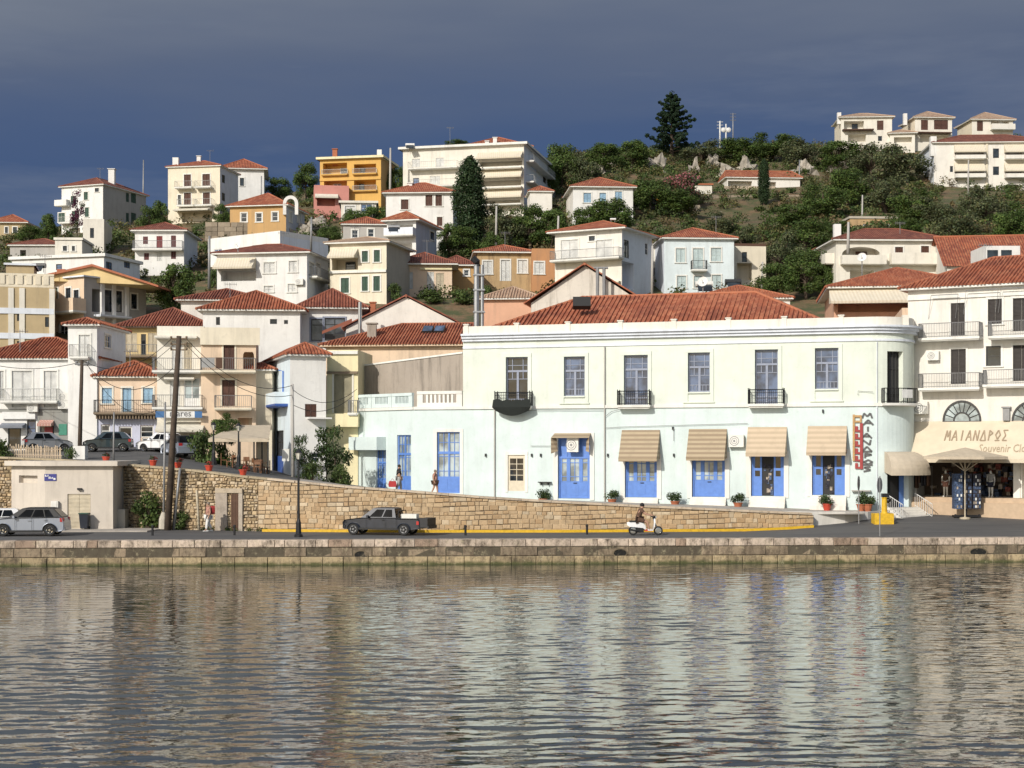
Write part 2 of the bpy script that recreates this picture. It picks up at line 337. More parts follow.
def tile_face(mb,A,B,C,D,near,mi=0):
    """roof plane: eave A-B, top D-C (C above B, D above A); uv in metres"""
    A,B,C,D=map(V,(A,B,C,D)); e=(B-A); L=e.length; e=e/L
    nrm=e.cross((D-A) if (D-A).length>(C-B).length else (C-B)).normalized()
    if nrm.z<0: nrm=-nrm
    s=nrm.cross(e).normalized()
    if s.z<0: s=-s
    uvs=lambda q:((q-A).dot(e),(q-A).dot(s))
    pts=[A,B,C]+([D] if (D-C).length>1e-4 else [])
    mb.poly(pts,mi,None,[uvs(q) for q in pts])
    if near:
        ud,vd=uvs(D); uc,vc=uvs(C); pitch=near; n=int(L/pitch)
        for i in range(n):
            u=(i+.5)*L/n; vm=max(vd,vc)
            if u<ud: vm=min(vm,vd*u/max(ud,1e-6))
            if u>uc: vm=min(vm,vc*(L-u)/max(L-uc,1e-6))
            if vm<.15: continue
            w=pitch*.27; hgt=pitch*rnd.uniform(.33,.46); eo=-.07+rnd.uniform(-.05,.03); u+=rnd.uniform(-.02,.02)
            prof=[(-w,.0),(-w*.55,hgt),(w*.55,hgt),(w,.0)]
            # break in courses so the ends step a little
            c0=[A+e*(u+a)+s*eo+nrm*b for a,b in prof]; c1=[A+e*(u+a)+s*vm+nrm*b for a,b in prof]
            for j in range(3):
                q=[c0[j],c0[j+1],c1[j+1],c1[j]]; mb.poly(q,mi,None,[uvs(x) for x in q])
            mb.poly(c0,mi,None,[uvs(x) for x in c0])
def ridge_caps(mb,lines,r=.13,mi=0):
    for a,b in lines:
        mb.path([a,b],r,6,mi)
class House:
    def __init__(s,name,label,x0,x1,Y,yaw,zt,zb,depth=8,col='white',side=None,cat='house',group=None,xs=None,face='R',found=3.0):
        if xs is not None:      # turn the house until its side wall ends where it should
            c=V((XP(x0,Y),Y)); best=None
            for k in range(-70,71):
                a=R(k); d=V((math.cos(a),math.sin(a))); bk=V((-d.y,d.x)); q=Facade(c,d,-bk); w=q.u_of(x1)
                if not 1<w<60: continue
                e=(c+d*w if face=='R' else c)+bk*depth; er=abs(512+e.x/e.y*F-xs)
                if best is None or er<best[0]: best=(er,k)
            yaw=best[1]; xs=None
        a=R(yaw); d=V((math.cos(a),math.sin(a))); n=V((d.y,-d.x))
        s.F=Facade((XP(x0,Y),Y),d,n); s.W=s.F.u_of(x1)
        s.D=depth
        s.Rt=Facade(s.F.o+d*s.W,-n,d); s.L=Facade(s.F.o-n*depth,n,-d); s.B=Facade(s.F.o+d*s.W-n*depth,-d,-n)
        s.z1=s.F.z_of(zt,0); s.z0=s.F.z_of(zb,0)-found; s.zb=s.F.z_of(zb,0)
        c=s.F.p(s.W/2,s.zb,-depth/2)
        if Y>127: ANCH.append((s.F.p(s.W/2,0,-.5),s.zb)); ANCH.append((s.F.p(s.W/2,0,-depth*.6),s.zb+.6))
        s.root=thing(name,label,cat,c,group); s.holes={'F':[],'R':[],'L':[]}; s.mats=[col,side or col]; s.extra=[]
        s.near=.25 if Y<150 else None; s.Y=Y
    def fc(s,k): return {'F':s.F,'R':s.Rt,'L':s.L}[k]
    def win(s,items,k='F',trim='trim',rec=.12):
        for it in items:
            st,x0,y0,x1,y1=it[:5]; f=s.fc(k); u0,u1,z0,z1=f.rect(x0,y0,x1,y1)
            if st[0]=='o':   # deep loggia / dark opening
                s.holes[k].append((u0,u1,z0,z1,float(st[1:] or 1.6))); continue
            s.holes[k].append((u0,u1,z0,z1,rec)); s.extra.append((f,st,u0,u1,z0,z1,rec,trim))
        return s
    def inwin(s,items,k='F',depth=1.6):
        """window set on the back wall of a loggia"""
        for st,x0,y0,x1,y1 in items:
            f=s.fc(k); u0,u1,z0,z1=f.rect(x0,y0,x1,y1); window(f,s.root,st,u0,u1,z0,z1,depth-.06,None)
        return s
    def balc(s,x0,x1,py,k='F',**kw): balcony(s.fc(k),s.root,x0,x1,py,**kw); return s
    def awn(s,x0,y0,x1,y1,k='F',**kw): awning(s.fc(k),s.root,x0,y0,x1,y1,**kw); return s
    def walls(s,back_mi=None):
        mb=MB(); ov=0
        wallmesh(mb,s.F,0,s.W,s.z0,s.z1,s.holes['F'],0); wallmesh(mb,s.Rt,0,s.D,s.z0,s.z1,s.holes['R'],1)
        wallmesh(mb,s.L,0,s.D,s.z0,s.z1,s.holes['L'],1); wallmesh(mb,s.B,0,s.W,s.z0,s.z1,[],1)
        mb.poly([s.F.p(0,s.z1-.01),s.F.p(s.W,s.z1-.01),s.F.p(s.W,s.z1-.01,-s.D),s.F.p(0,s.z1-.01,-s.D)],0)
        s.wall=mb.build('wall',s.mats,s.root)
        for f,st,u0,u1,z0,z1,rec,trim in s.extra: window(f,s.root,st,u0,u1,z0,z1,rec,trim)
        return s
    def q(s,u,w,z): return s.F.p(u,z,-w)
    def hip(s,apex,mat='roof_red',over=.45,eave='trim',rid=None,ridge_mat=None,endR=False):
        Yc=s.q(s.W/2,min(s.W,s.D)/2 if rid is None or s.W>=s.D else rid,0).y; zr=ZP(apex,Yc); z=s.z1+.16; o=over; W,D=s.W,s.D
        e=MB(); e.obox(s.q(-o,-o,s.z1+.0),s.F.dv()*(W+2*o),-s.F.nv()*(D+2*o),V((0,0,.14))); e.build('eaves',eave,s.root)
        if zr<z+.4: zr=z+.4
        A,B,C,Dd=s.q(-o-.05,-o-.05,z),s.q(W+o+.05,-o-.05,z),s.q(W+o+.05,D+o+.05,z),s.q(-o-.05,D+o+.05,z)
        if W>=D:
            r=rid if rid is not None else D/2; r=min(r,W/2-.01); R1,R2=s.q(r,D/2,zr),s.q(W-r,D/2,zr)
            F4=[(A,B,R2,R1),(B,C,R2,R2),(C,Dd,R1,R2),(Dd,A,R1,R1)]; hips=[(A,R1),(B,R2),(C,R2),(Dd,R1),(R1,R2)]
        else:
            r=rid if rid is not None else W/2; r=min(r,D/2-.01); R1,R2=s.q(W/2,r,zr),s.q(W/2,D-r,zr)
            F4=[(A,B,R1,R1),(B,C,R2,R1),(C,Dd,R2,R2),(Dd,A,R1,R2)]; hips=[(A,R1),(B,R1),(C,R2),(Dd,R2),(R1,R2)]
        mb=MB()
        s.rz=lambda w:z+(zr-z)*(w+o)/(D/2+o)
        if endR and W>=D: F4=[(A,B,s.q(W+o,D/2,zr),R1),(C,Dd,R1,s.q(W+o,D/2,zr)),(Dd,A,R1,R1)]; hips=[(A,R1),(Dd,R1),(R1,s.q(W+o,D/2,zr))]
        for f in F4: tile_face(mb,*f,near=s.near)
        if s.near: mat=mat+'_near'
        mb.poly([A,B,C,Dd]); ridge_caps(mb,hips,.12 if s.near else .10,1)
        s.roof=mb.build('roof',[mat,ridge_mat or mat],s.root); return s
    def gable(s,apex,axis='u',mat='roof_red',over=.4,wallmat=0):
        o=over; W,D=s.W,s.D; mb=MB(); g=MB()
        if axis=='u':
            zr=ZP(apex,s.q(W/2,D/2,0).y); z=s.z1+.05
            A,B,C,Dd=s.q(-o,-o,z-.12),s.q(W+o,-o,z-.12),s.q(W+o,D+o,z-.12),s.q(-o,D+o,z-.12); R1,R2=s.q(-o,D/2,zr),s.q(W+o,D/2,zr)
            tile_face(mb,A,B,R2,R1,s.near); tile_face(mb,C,Dd,R1,R2,s.near); ridge_caps(mb,[(R1,R2)])
            for u in (0,W): g=MB(); g.poly([s.q(u,0,s.z1-.01),s.q(u,D,s.z1-.01),s.q(u,D/2,zr-.1)]); g.build('gable_wall',s.mats[wallmat],s.root)
        else:
            zr=ZP(apex,s.q(W/2,0,0).y); z=s.z1+.05
            A,B,C,Dd=s.q(-o,-o,z-.12),s.q(W+o,-o,z-.12),s.q(W+o,D+o,z-.12),s.q(-o,D+o,z-.12); R1,R2=s.q(W/2,-o,zr),s.q(W/2,D+o,zr)
            tile_face(mb,Dd,A,R1,R2,s.near); tile_face(mb,B,C,R2,R1,s.near); ridge_caps(mb,[(R1,R2)])
            for w in (0,D): g=MB(); g.poly([s.q(0,w,s.z1-.01),s.q(W,w,s.z1-.01),s.q(W/2,w,zr-.1)]); g.build('gable_wall',s.mats[wallmat],s.root)
        s.roof=mb.build('roof',mat+('_near' if s.near else ''),s.root); return s
    def flat(s,h=.5,over=.0,mat=None,th=.2):
        mb=MB(); o=over; W,D=s.W,s.D; z=s.z1+.002; z2=z+h
        for a,b,c,d in ((-o,W+o,-o,-o+th),(-o,W+o,D+o-th,D+o),(-o,-o+th,-o+th,D+o-th),(W+o-th,W+o,-o+th,D+o-th)):
            mb.obox(s.q(a,c,z),s.F.dv()*(b-a),-s.F.nv()*(d-c),V((0,0,h)))
        if over>0: mb.obox(s.q(-o+.01,-o+.01,z),s.F.dv()*(W+2*o-.02),-s.F.nv()*(D+2*o-.02),V((0,0,.12)))
        s.roof=mb.build('parapet' if over==0 else 'roof_slab',mat or s.mats[0],s.root); return s
    def band(s,py,h=.18,out=.06,mat='trim',k='F',py2=None,x0=None,x1=None):
        f=s.fc(k); Wd=s.W if k=='F' else s.D; u0=0 if x0 is None else f.u_of(x0); u1=Wd if x1 is None else f.u_of(x1)
        z=f.z_of(py,(u0+u1)/2); mb=MB(); f.fbox(mb,u0-.0,u1+.0,z-h,z,.003,out); mb.build('band',mat,s.root); return s
    def chimney(s,px,top,mat='white',w=.5,off=2.0,h=2.2,cap=True):
        Y=s.q(s.W/2,off,0).y; zt=ZP(top,Y); x=XP(px,Y); mb=MB(); mb.box(x-w/2,Y-w/2,zt-h,x+w/2,Y+w/2,zt-.15)
        if cap: mb.box(x-w*.65,Y-w*.65,zt-.1,x+w*.65,Y+w*.65,zt); mb.box(x-w*.3,Y-w*.3,zt-.15,x+w*.3,Y+w*.3,zt-.1)
        mb.build('chimney',mat,s.roof if hasattr(s,'roof') else s.root); return s
    def ac(s,px,py,k='F',out=.0): air_con(s.fc(k),s.root,px,py,out); return s
def air_con(f,par,px,py,out=0,sz=(.85,.62,.32)):
    u=f.u_of(px); z=f.z_of(py,u); w,h,d=sz; mb=MB()
    f.fbox(mb,u-w/2,u+w/2,z-h/2,z+h/2,out+.08,out+.08+d)
    for e in (-.3,.3): f.fbox(mb,u+e*w-.02,u+e*w+.02,z-h/2-.05,z-h/2,out+.0,out+d)
    o=mb.build('air_conditioner','plastic_white',par)
    g=MB(); c=f.p(u-.12*w,z,out+.08+d+.004); n=14
    for r0,r1 in ((h*.40,h*.34),(h*.25,h*.2),(h*.1,.0)):
        for j in range(n):
            t0,t1=2*pi*j/n,2*pi*(j+1)/n
            pt=lambda r,t:c+f.dv()*(r*math.cos(t))+V((0,0,r*math.sin(t)))
            g.poly([pt(r0,t0),pt(r0,t1),pt(r1,t1),pt(r1,t0)] if r1>0 else [pt(r0,t0),pt(r0,t1),c])
    g.build('fan_grille','plastic_grey',o); return o
# ================================================================= SETTING
import numpy as np
TY=[104,116,126,140,160,180,200,220,240,270,300,340,420]
TT={-300:[470,458,450,380,318,285,262,250,243,240,239,240,262],
    0:[470,456,448,372,300,276,256,246,240,236,233,236,260],
    150:[475,458,446,366,310,282,258,238,226,222,216,218,245],
    300:[490,474,450,352,300,264,246,236,208,200,190,192,230],
    430:[500,492,440,340,302,286,250,222,200,192,178,180,220],
    520:[505,498,440,340,302,289,250,222,205,182,165,166,200],
    600:[505,500,440,330,298,272,240,214,190,168,154,152,185],
    700:[508,502,440,330,303,276,244,224,202,176,154,151,180],
    800:[510,504,440,330,300,268,240,220,200,174,152,147,170],
    880:[512,505,450,330,290,250,232,218,205,186,149,143,160],
    1024:[514,506,450,340,290,250,228,216,206,190,150,140,150],
    1400:[514,506,450,340,290,250,228,216,206,190,150,140,150]}
TP=sorted(TT)
def tz0(x,y):
    px=512+x/y*F; px=min(max(px,TP[0]),TP[-1]-.01)
    for a,b in zip(TP,TP[1:]):
        if a<=px<b: break
    t=(px-a)/(b-a); py=lerp(pw(y,list(zip(TY,TT[a]))),pw(y,list(zip(TY,TT[b]))),t)
    return ZP(py,y)
def tz(x,y):
    z=tz0(x,y); sw=.12; sd=0
    for q,zb,dz in _AN:
        d2=(q.x-x)**2+(q.y-y)**2
        if d2<700: w=math.exp(-d2/90); sw+=w; sd+=w*dz
    return z+sd/sw
_AN=[]
def soil_mat():
    m,nt,b=nodes('soil'); tc=N(nt,'NewGeometry').outputs['Position']
    k=mixc(nt,(.20,.125,.065),(.11,.085,.045),ramp(nt,noise(nt,tc,.12,6,.65),.4,.6))
    k=mixc(nt,k,(.075,.085,.03),ramp(nt,noise(nt,tc,.35,7,.7),.43,.56))
    k=mixc(nt,k,(.34,.29,.22),mixs(nt,ramp(nt,noise(nt,tc,.6,8,.75),.60,.72),.8))
    nt.links.new(k,b.inputs['Base Color']); b.inputs['Roughness'].default_value=.95; bump(nt,b,noise(nt,tc,1.2,8,.7),.35,.9)
soil_mat()
def asphalt():
    m,nt,b=nodes('asphalt'); tc=N(nt,'NewGeometry').outputs['Position']
    k=mixc(nt,(.105,.102,.098),(.072,.071,.072),ramp(nt,noise(nt,mapping(nt,tc,(.12,.7,1)),1.0,6,.7),.35,.65))
    k=mixc(nt,k,(.18,.175,.165),mixs(nt,ramp(nt,noise(nt,mapping(nt,tc,(.05,1.5,1)),1.0,6,.7),.55,.75),.7))
    nt.links.new(k,b.inputs['Base Color']); b.inputs['Roughness'].default_value=.85; bump(nt,b,noise(nt,tc,30,4,.7),.006,.5)
asphalt()
# --- quay road sheet (rises toward the side street on the right)
def qY(x): return 88.6+(x+29.46)/60.06*3.4     # quay front line
def road_z(x,y):
    px=512+x/y*F; t=min(1,max(0,(px-740)/150)); t=t*t*(3-2*t)
    return 1.44+max(0,min(y,118)-93.5)*.068*t
mb=MB(); xs=[-90+i*3 for i in range(61)]; fr=[0,.04,.1,.2,.3,.4,.5,.6,.75,1]
for t in fr:
    for x in xs:
        y0=qY(x)+.9; y=lerp(y0,124,t); mb.v.append((x,y,road_z(x,y)))
for i in range(len(fr)-1):
    for j in range(len(xs)-1):
        k=i*len(xs)+j; mb.f.append((k,k+1,k+1+len(xs),k+len(xs))); mb.m.append(0); mb.c.append(None); mb.u.append(None)
tag(mb.build('quay_road','asphalt',smooth=True),kind='structure')
# --- upper street / ramp behind the stone wall
WT=[(-120,107,452),(60,105.5,459),(112,104,462.5),(150,102.5,465.5),(200,101,470),(240,100,475),(290,99.2,480),(350,98.7,486),(413,98.5,490.5),(480,98.5,496),(560,99,501),(640,99.4,505),(700,99.6,507.7),(760,100,510.5),(815,100.6,513)]
def wt(px): return pw(px,[(a,b) for a,b,c in WT]),pw(px,[(a,c) for a,b,c in WT])
BL=[(-120,124,452),(0,123,451),(100,123,447),(160,122,447),(215,120,458),(262,118.5,470),(350,122,484),(413,116,494),(463,114.5,497),(560,111.5,500),(640,109.5,503),(700,108,505),(760,106.9,507),(815,105.8,509.5),(868,105,510.5)]
def bl(px): return pw(px,[(a,b) for a,b,c in BL]),pw(px,[(a,c) for a,b,c in BL])
def st(px,t):
    Y0,p0=wt(px); Y1,p1=bl(px); z0=ZP(p0,Y0)-.10; z1=ZP(p1,Y1); Y=lerp(Y0+.35,Y1,t)
    return V((XP(px,Y),Y,lerp(z0,z1,t)))
def street_z(px,Y):
    Y0,_=wt(px); Y1,_=bl(px); t=(Y-Y0-.35)/(Y1-Y0-.35); return st(px,max(0,min(1.3,t))).z
mb=MB(); pxs=list(range(-120,876,12)); ts=[0,.2,.4,.6,.8,1,1.35]
for t in ts:
    for p in pxs: mb.v.append(tuple(st(min(p,868),t)))
for i in range(len(ts)-1):
    for j in range(len(pxs)-1):
        k=i*len(pxs)+j; mb.f.append((k,k+1,k+1+len(pxs),k+len(pxs))); mb.m.append(1 if pxs[j]>=290 else 0); mb.c.append(None); mb.u.append(None)
plain('paving',(.42,.38,.33),.9,0,.25,0,1.5)
tag(mb.build('upper_street',['asphalt','paving'],smooth=True),kind='structure')
# --- quay wall in courses of blocks
qd=V((60.06,3.4,0)).normalized(); qn=V((qd.y,-qd.x,0))
def Q(u,out,z): return V((-29.46,88.6,0))+qd*u+qn*out+V((0,0,z))
mb=MB(); r=random.Random(3)
def course(z0,z1,lmin,lmax,out,dep,colf,jit=.02,gap=.012):
    u=-45
    while u<110:
        L=r.uniform(lmin,lmax); o=out+r.uniform(-jit,jit); dz=r.uniform(-.012,.012)
        A=[Q(u+gap,o-dep,z0+gap),Q(u+L-gap,o-dep,z0+gap),Q(u+L-gap,o-dep,z1),Q(u+gap,o-dep,z1)]; B=[q+qn*(dep-.03) for q in A]; ch=.03; J=lambda:qn*r.uniform(-jit*.5,jit*.5)+V((0,0,r.uniform(-.012,.012)))
        C=[B[0]+qd*ch+V((0,0,ch))+qn*.03+J(),B[1]-qd*ch+V((0,0,ch))+qn*.03+J(),B[2]-qd*ch-V((0,0,ch))+qn*.03+J(),B[3]+qd*ch-V((0,0,ch))+qn*.03+J()]
        mb.loft([A,B,C],0,True,colf()); u+=L
def c_cop():
    k=r.uniform(.8,1.12); a=r.random(); return (.56*k,.455*k,.36*k) if a>.10 else (.36*k,.26*k,.19*k)
def c_mid(): k=r.uniform(.7,1.25); return (.24*k,.185*k,.125*k)
def c_low(): k=r.uniform(.75,1.25); return (.36*k,.28*k,.165*k)
course(1.02,1.45,.55,1.6,.06,1.0,c_cop); course(.48,1.0,.6,1.7,.0,.8,c_mid,.05); course(-.6,.46,.8,2.0,.13,.9,c_low,.03)
mb.obox(Q(-45,-.3,-1.5),qd*155,qn*.29,V((0,0,2.9)),0,(.09,.075,.05))
def quay_mat():
    m,nt,b=nodes('quay_stone'); tc=N(nt,'NewGeometry').outputs['Position']; sp=N(nt,'SeparateXYZ'); nt.links.new(tc,sp.inputs[0])
    wz=N(nt,'Math',operation='MULTIPLY_ADD'); nt.links.new(noise(nt,tc,1.3,5,.7),wz.inputs[0]); wz.inputs[1].default_value=-.45; nt.links.new(sp.outputs[2],wz.inputs[2]); wa_=N(nt,'Math',operation='ADD'); nt.links.new(wz.outputs[0],wa_.inputs[0]); wa_.inputs[1].default_value=.2; wob=wa_.outputs[0]
    k=mixc(nt,vcol(nt),(.06,.045,.03),mixs(nt,ramp(nt,noise(nt,mapping(nt,tc,(1.5,1.5,.8)),1.5,8,.8),.44,.62),.85))
    k=mixc(nt,k,(.05,.06,.015),mixs(nt,ramp(nt,wob,.20,.02),.9))       # weed line at the water
    k=mixc(nt,k,(.50,.44,.28),mixs(nt,ramp(nt,noise(nt,tc,2.5,7,.8),.55,.7),.6))
    nt.links.new(k,b.inputs['Base Color']); b.inputs['Roughness'].default_value=.88; bump(nt,b,noise(nt,tc,7,6,.75),.05,.8)
quay_mat(); tag(mb.build('quay_edge','quay_stone'),kind='structure')
# mooring recesses / drain mouths in the quay face
for px,py,w,lab in ((361,555,15,'dark oval drain mouth in the quay face below the pickup truck'),(620,553,15,'arched drain mouth in the quay face below the scooter'),(978,552,19,'wide dark drain mouth in the quay face below the souvenir shop')):
    Y=qY(XP(px,90)); c=P(px,py,Y); rx=w/2/F*Y; rz=.28; m2=MB(); n=18
    ring=[c+qd*(math.cos(2*pi*j/n)*rx)+V((0,0,math.sin(2*pi*j/n)*rz))+qn*.05 for j in range(n)]
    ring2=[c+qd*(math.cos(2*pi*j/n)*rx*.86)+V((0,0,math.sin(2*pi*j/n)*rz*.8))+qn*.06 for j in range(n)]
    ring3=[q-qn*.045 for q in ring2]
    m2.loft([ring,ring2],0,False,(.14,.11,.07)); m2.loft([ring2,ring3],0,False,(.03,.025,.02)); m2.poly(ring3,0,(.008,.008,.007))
    tag(m2.build('drain_mouth','stone',origin=c),lab,'drain')
# --- yellow kerb line at the foot of the wall
def kerbline(px): return pw(px,[(250,98.6),(413,97.5),(560,97.6),(700,98.6),(815,99.6)])
mb=MB(); prev=None
for p in range(262,816,8):
    Y=kerbline(p); x=XP(p,Y); z=road_z(x,Y); q=V((x,Y,z))
    if prev is not None:
        d=q-prev; mb.obox(prev+V((0,0,-.05)),d*1.0,V((0,.38,0)),V((0,0,.21)))
    prev=q
tag(mb.build('kerb','yellow_paint'),kind='structure')
# --- concrete apron by the kiosk
mb=MB(); mb.prism([(XP(-60,99),98.2),(XP(150,99),98.2),(XP(165,101),101.5),(XP(-60,101),101.5)],1.3,1.53); tag(mb.build('pavement','paving'),kind='structure')
# --- stone retaining wall, stone by stone
def wall_base(px):
    Y=wt(px)[0]-.25; return Y,road_z(XP(px,Y),Y)
mb=MB(); r=random.Random(11)
def wp(px): 
    Y,_=wt(px); return V((XP(px,Y),Y,0))
pts=[wp(p) for p in range(-130,818,6)]; acc=[0]
for a,b in zip(pts,pts[1:]): acc.append(acc[-1]+(b-a).length)
def along(s):
    s=max(0,min(acc[-1]-1e-4,s))
    for i in range(len(acc)-1):
        if acc[i]<=s<=acc[i+1]:
            t=(s-acc[i])/(acc[i+1]-acc[i]); q=pts[i].lerp(pts[i+1],t); d=(pts[i+1]-pts[i]).normalized(); return q,d
def topz(q):
    px=512+q.x/q.y*F; Y,p=wt(px); return ZP(p,Y)
Lw=acc[-1]; s265=0
for i_,q in enumerate(pts):
    if 512+q.x/q.y*F<264: s265=acc[i_]
def stones(sa,sb,hr,lr,out,g,jit,kr,bases):
    z=1.35
    while z<6.4:
        h=r.uniform(*hr); s=sa
        while s<sb:
            L=min(r.uniform(*lr),sb-s); q,d=along(s+L/2); tz_=topz(q)-.14; nn=V((d.y,-d.x,0)); wv=.05*math.sin(s*.9+z*2)
            zz0=z+wv+r.uniform(-1,1)*jit; zz1=min(z+h+wv+r.uniform(-1,1)*jit,tz_)
            if zz1-zz0>.05 and L>.06:
                k=r.uniform(*kr); base=r.choice(bases); o_=r.uniform(*out); a=q-d*(L/2-g); b=q+d*(L/2-g); jj=lambda:V((0,0,r.uniform(-jit,jit)))
                f=[a+nn*.30+V((0,0,zz0+g)),b+nn*.30+V((0,0,zz0+g)),b+nn*.30+V((0,0,zz1-g)),a+nn*.30+V((0,0,zz1-g))]
                ch=min(.035,L*.15); f2=[f[0]+d*ch+nn*o_+V((0,0,ch))+jj(),f[1]-d*ch+nn*o_+V((0,0,ch))+jj(),f[2]-d*ch+nn*o_+V((0,0,-ch))+jj(),f[3]+d*ch+nn*o_+V((0,0,-ch))+jj()]
                bk=[x-nn*.3 for x in f]; col=tuple(c*k for c in base); mb.loft([bk,f,f2],0,False,col); mb.poly(f2,0,col)
                if r.random()<.0: pass
            s+=L
        z+=h
TAN=[(.47,.345,.21)]*5+[(.42,.29,.165)]*2+[(.52,.42,.29)]
RUB=[(.46,.35,.21)]*4+[(.40,.29,.17)]*2+[(.52,.42,.29)]*2+[(.28,.21,.12)]
stones(0,s265,(.15,.25),(.16,.42),(.01,.11),.018,.03,(.7,1.2),RUB)
stones(s265,Lw,(.21,.33),(.24,.62),(.0,.045),.010,.014,(.86,1.10),TAN)
# mortar core and coping
for a,b in zip(pts,pts[1:]):
    n=(b-a).normalized(); nn=V((n.y,-n.x,0)); za,zb=topz(a),topz(b)
    core=[a+nn*.28+V((0,0,.9)),b+nn*.28+V((0,0,.9)),b+nn*.28+V((0,0,zb-.13)),a+nn*.28+V((0,0,za-.13))]
    mb.poly(core,0,(.12,.09,.06)); mb.poly([core[3],core[2],core[2]-nn*.6,core[3]-nn*.6],0,(.3,.24,.17))
    mb.poly([core[3]-nn*.6,core[2]-nn*.6,core[1]-nn*.6,core[0]-nn*.6],0,(.2,.15,.1))
wl=tag(mb.build('stone_wall','stone',origin=(XP(470,98.5),98.5,1.4)),'long sloping retaining wall of tan stone blocks along the quay road','wall')
mb=MB(); r=random.Random(5); s=0
while s<Lw-.3:
    L=r.uniform(.7,1.3); a,d=along(s+.01); b,_=along(min(s+L,Lw)-.01); nn=V((d.y,-d.x,0)); k=r.uniform(.85,1.1); px=512+a.x/a.y*F
    c=(.50*k,.41*k,.31*k) if px>265 else (.40*k,.33*k,.22*k)
    A=a+nn*.40+V((0,0,topz(a)-.125)); B=b+nn*.40+V((0,0,topz(b)-.125))
    mb.obox(A,B-A,-nn*.75,V((0,0,.13)),0,c); s+=L
mb.build('coping','stone',wl)
# walled-up doorway in the retaining wall
u0,_=along(0); f=lambda px:wp(px)
a,b=wp(219),wp(246); d=(b-a).normalized(); nn=V((d.y,-d.x,0)); dr=thing('walled_up_doorway','stone doorway frame built into the retaining wall with a narrow rusty gate','doorway',a.lerp(b,.5)+nn*.35+V((0,0,1.45)))
W0=(b-a).length; m2=MB(); zt=ZP(493,99.6)
m2.obox(a+nn*.28+V((0,0,1.4)),d*.85,nn*.22,V((0,0,zt-1.4)),0,(.34,.29,.24)); m2.obox(b-d*.28+nn*.28+V((0,0,1.4)),d*.28,nn*.22,V((0,0,zt-1.4)),0,(.38,.33,.27))
m2.obox(a+nn*.28+V((0,0,zt)),d*W0,nn*.25,V((0,0,.30)),0,(.42,.35,.26)); m2.build('door_frame','stone',dr)
m2=MB()
for i in range(5): m2.obox(b-d*(.85-i*.115)+nn*.42+V((0,0,1.5)),d*.10,nn*.03,V((0,0,zt-1.55)))
m2.build('rusty_gate','cloth_brown',dr)
# --- WATER: real wave surface
def water_mat():
    m,nt,b=nodes('sea_water'); tc=N(nt,'NewGeometry').outputs['Position']
    b.inputs['Base Color'].default_value=(.040,.046,.038,1); b.inputs['Roughness'].default_value=.02; b.inputs['IOR'].default_value=1.95
    bump(nt,b,noise(nt,mapping(nt,tc,(2.2,5.0,1)),1.0,2,.5),.012,.4)
water_mat()
rng=np.random.RandomState(4); NR,NC=900,440
Yr=np.linspace(14,93.5,NR); T=np.linspace(-1,1,NC); YY,TTT=np.meshgrid(Yr,T,indexing='ij'); XX=TTT*(.40*YY+6)
ZZ=np.zeros_like(XX)
for i in range(90):
    lam=.26*(5.2**rng.rand()); k=2*np.pi/lam; th=np.pi/2+rng.normal(0,.40)+.06; am=.0098/k*(.5+rng.rand())
    ph=rng.rand()*6.28; ZZ+=am*np.sin(k*(XX*np.cos(th)+YY*np.sin(th))+ph)
# gusts: patches of rougher and smoother water
gu=.75+.35*np.sin(XX*.11+YY*.05+1)*np.sin(YY*.16+.6)+.25*np.sin(XX*.05-YY*.09)
ZZ*=np.clip(gu,.35,1.4)
mb=MB(); vs=np.stack([XX,YY,ZZ],-1).reshape(-1,3)
me=bpy.data.meshes.new('sea_water'); idx=np.arange(NR*NC).reshape(NR,NC)
fc=np.stack([idx[:-1,:-1],idx[:-1,1:],idx[1:,1:],idx[1:,:-1]],-1).reshape(-1,4)
ext=np.array([[-600,-300,-.06],[600,-300,-.06],[600,14,-.06],[-600,14,-.06],[-600,14,-.06],[-6-.4*14,14,-.06],[-6-.4*93.5,93.5,-.06],[-600,93.5,-.06],[6+.4*14,14,-.06],[600,14,-.06],[600,93.5,-.06],[6+.4*93.5,93.5,-.06]])
n0=len(vs); vs=np.concatenate([vs,ext]); fc=np.concatenate([fc,np.array([[n0,n0+1,n0+2,n0+3],[n0+4,n0+5,n0+6,n0+7],[n0+8,n0+9,n0+10,n0+11]])])
me.vertices.add(len(vs)); me.vertices.foreach_set('co',vs.ravel()); me.loops.add(fc.size); me.loops.foreach_set('vertex_index',fc.ravel().astype(np.int32))
me.polygons.add(len(fc)); me.polygons.foreach_set('loop_start',np.arange(0,fc.size,4,dtype=np.int32)); me.polygons.foreach_set('loop_total',np.full(len(fc),4,np.int32))
me.update(calc_edges=True); me.polygons.foreach_set('use_smooth',[True]*len(fc)); me.materials.append(MAT['sea_water'])
wa=bpy.data.objects.new('sea_water',me); COL.objects.link(wa); tag(wa,kind='structure')
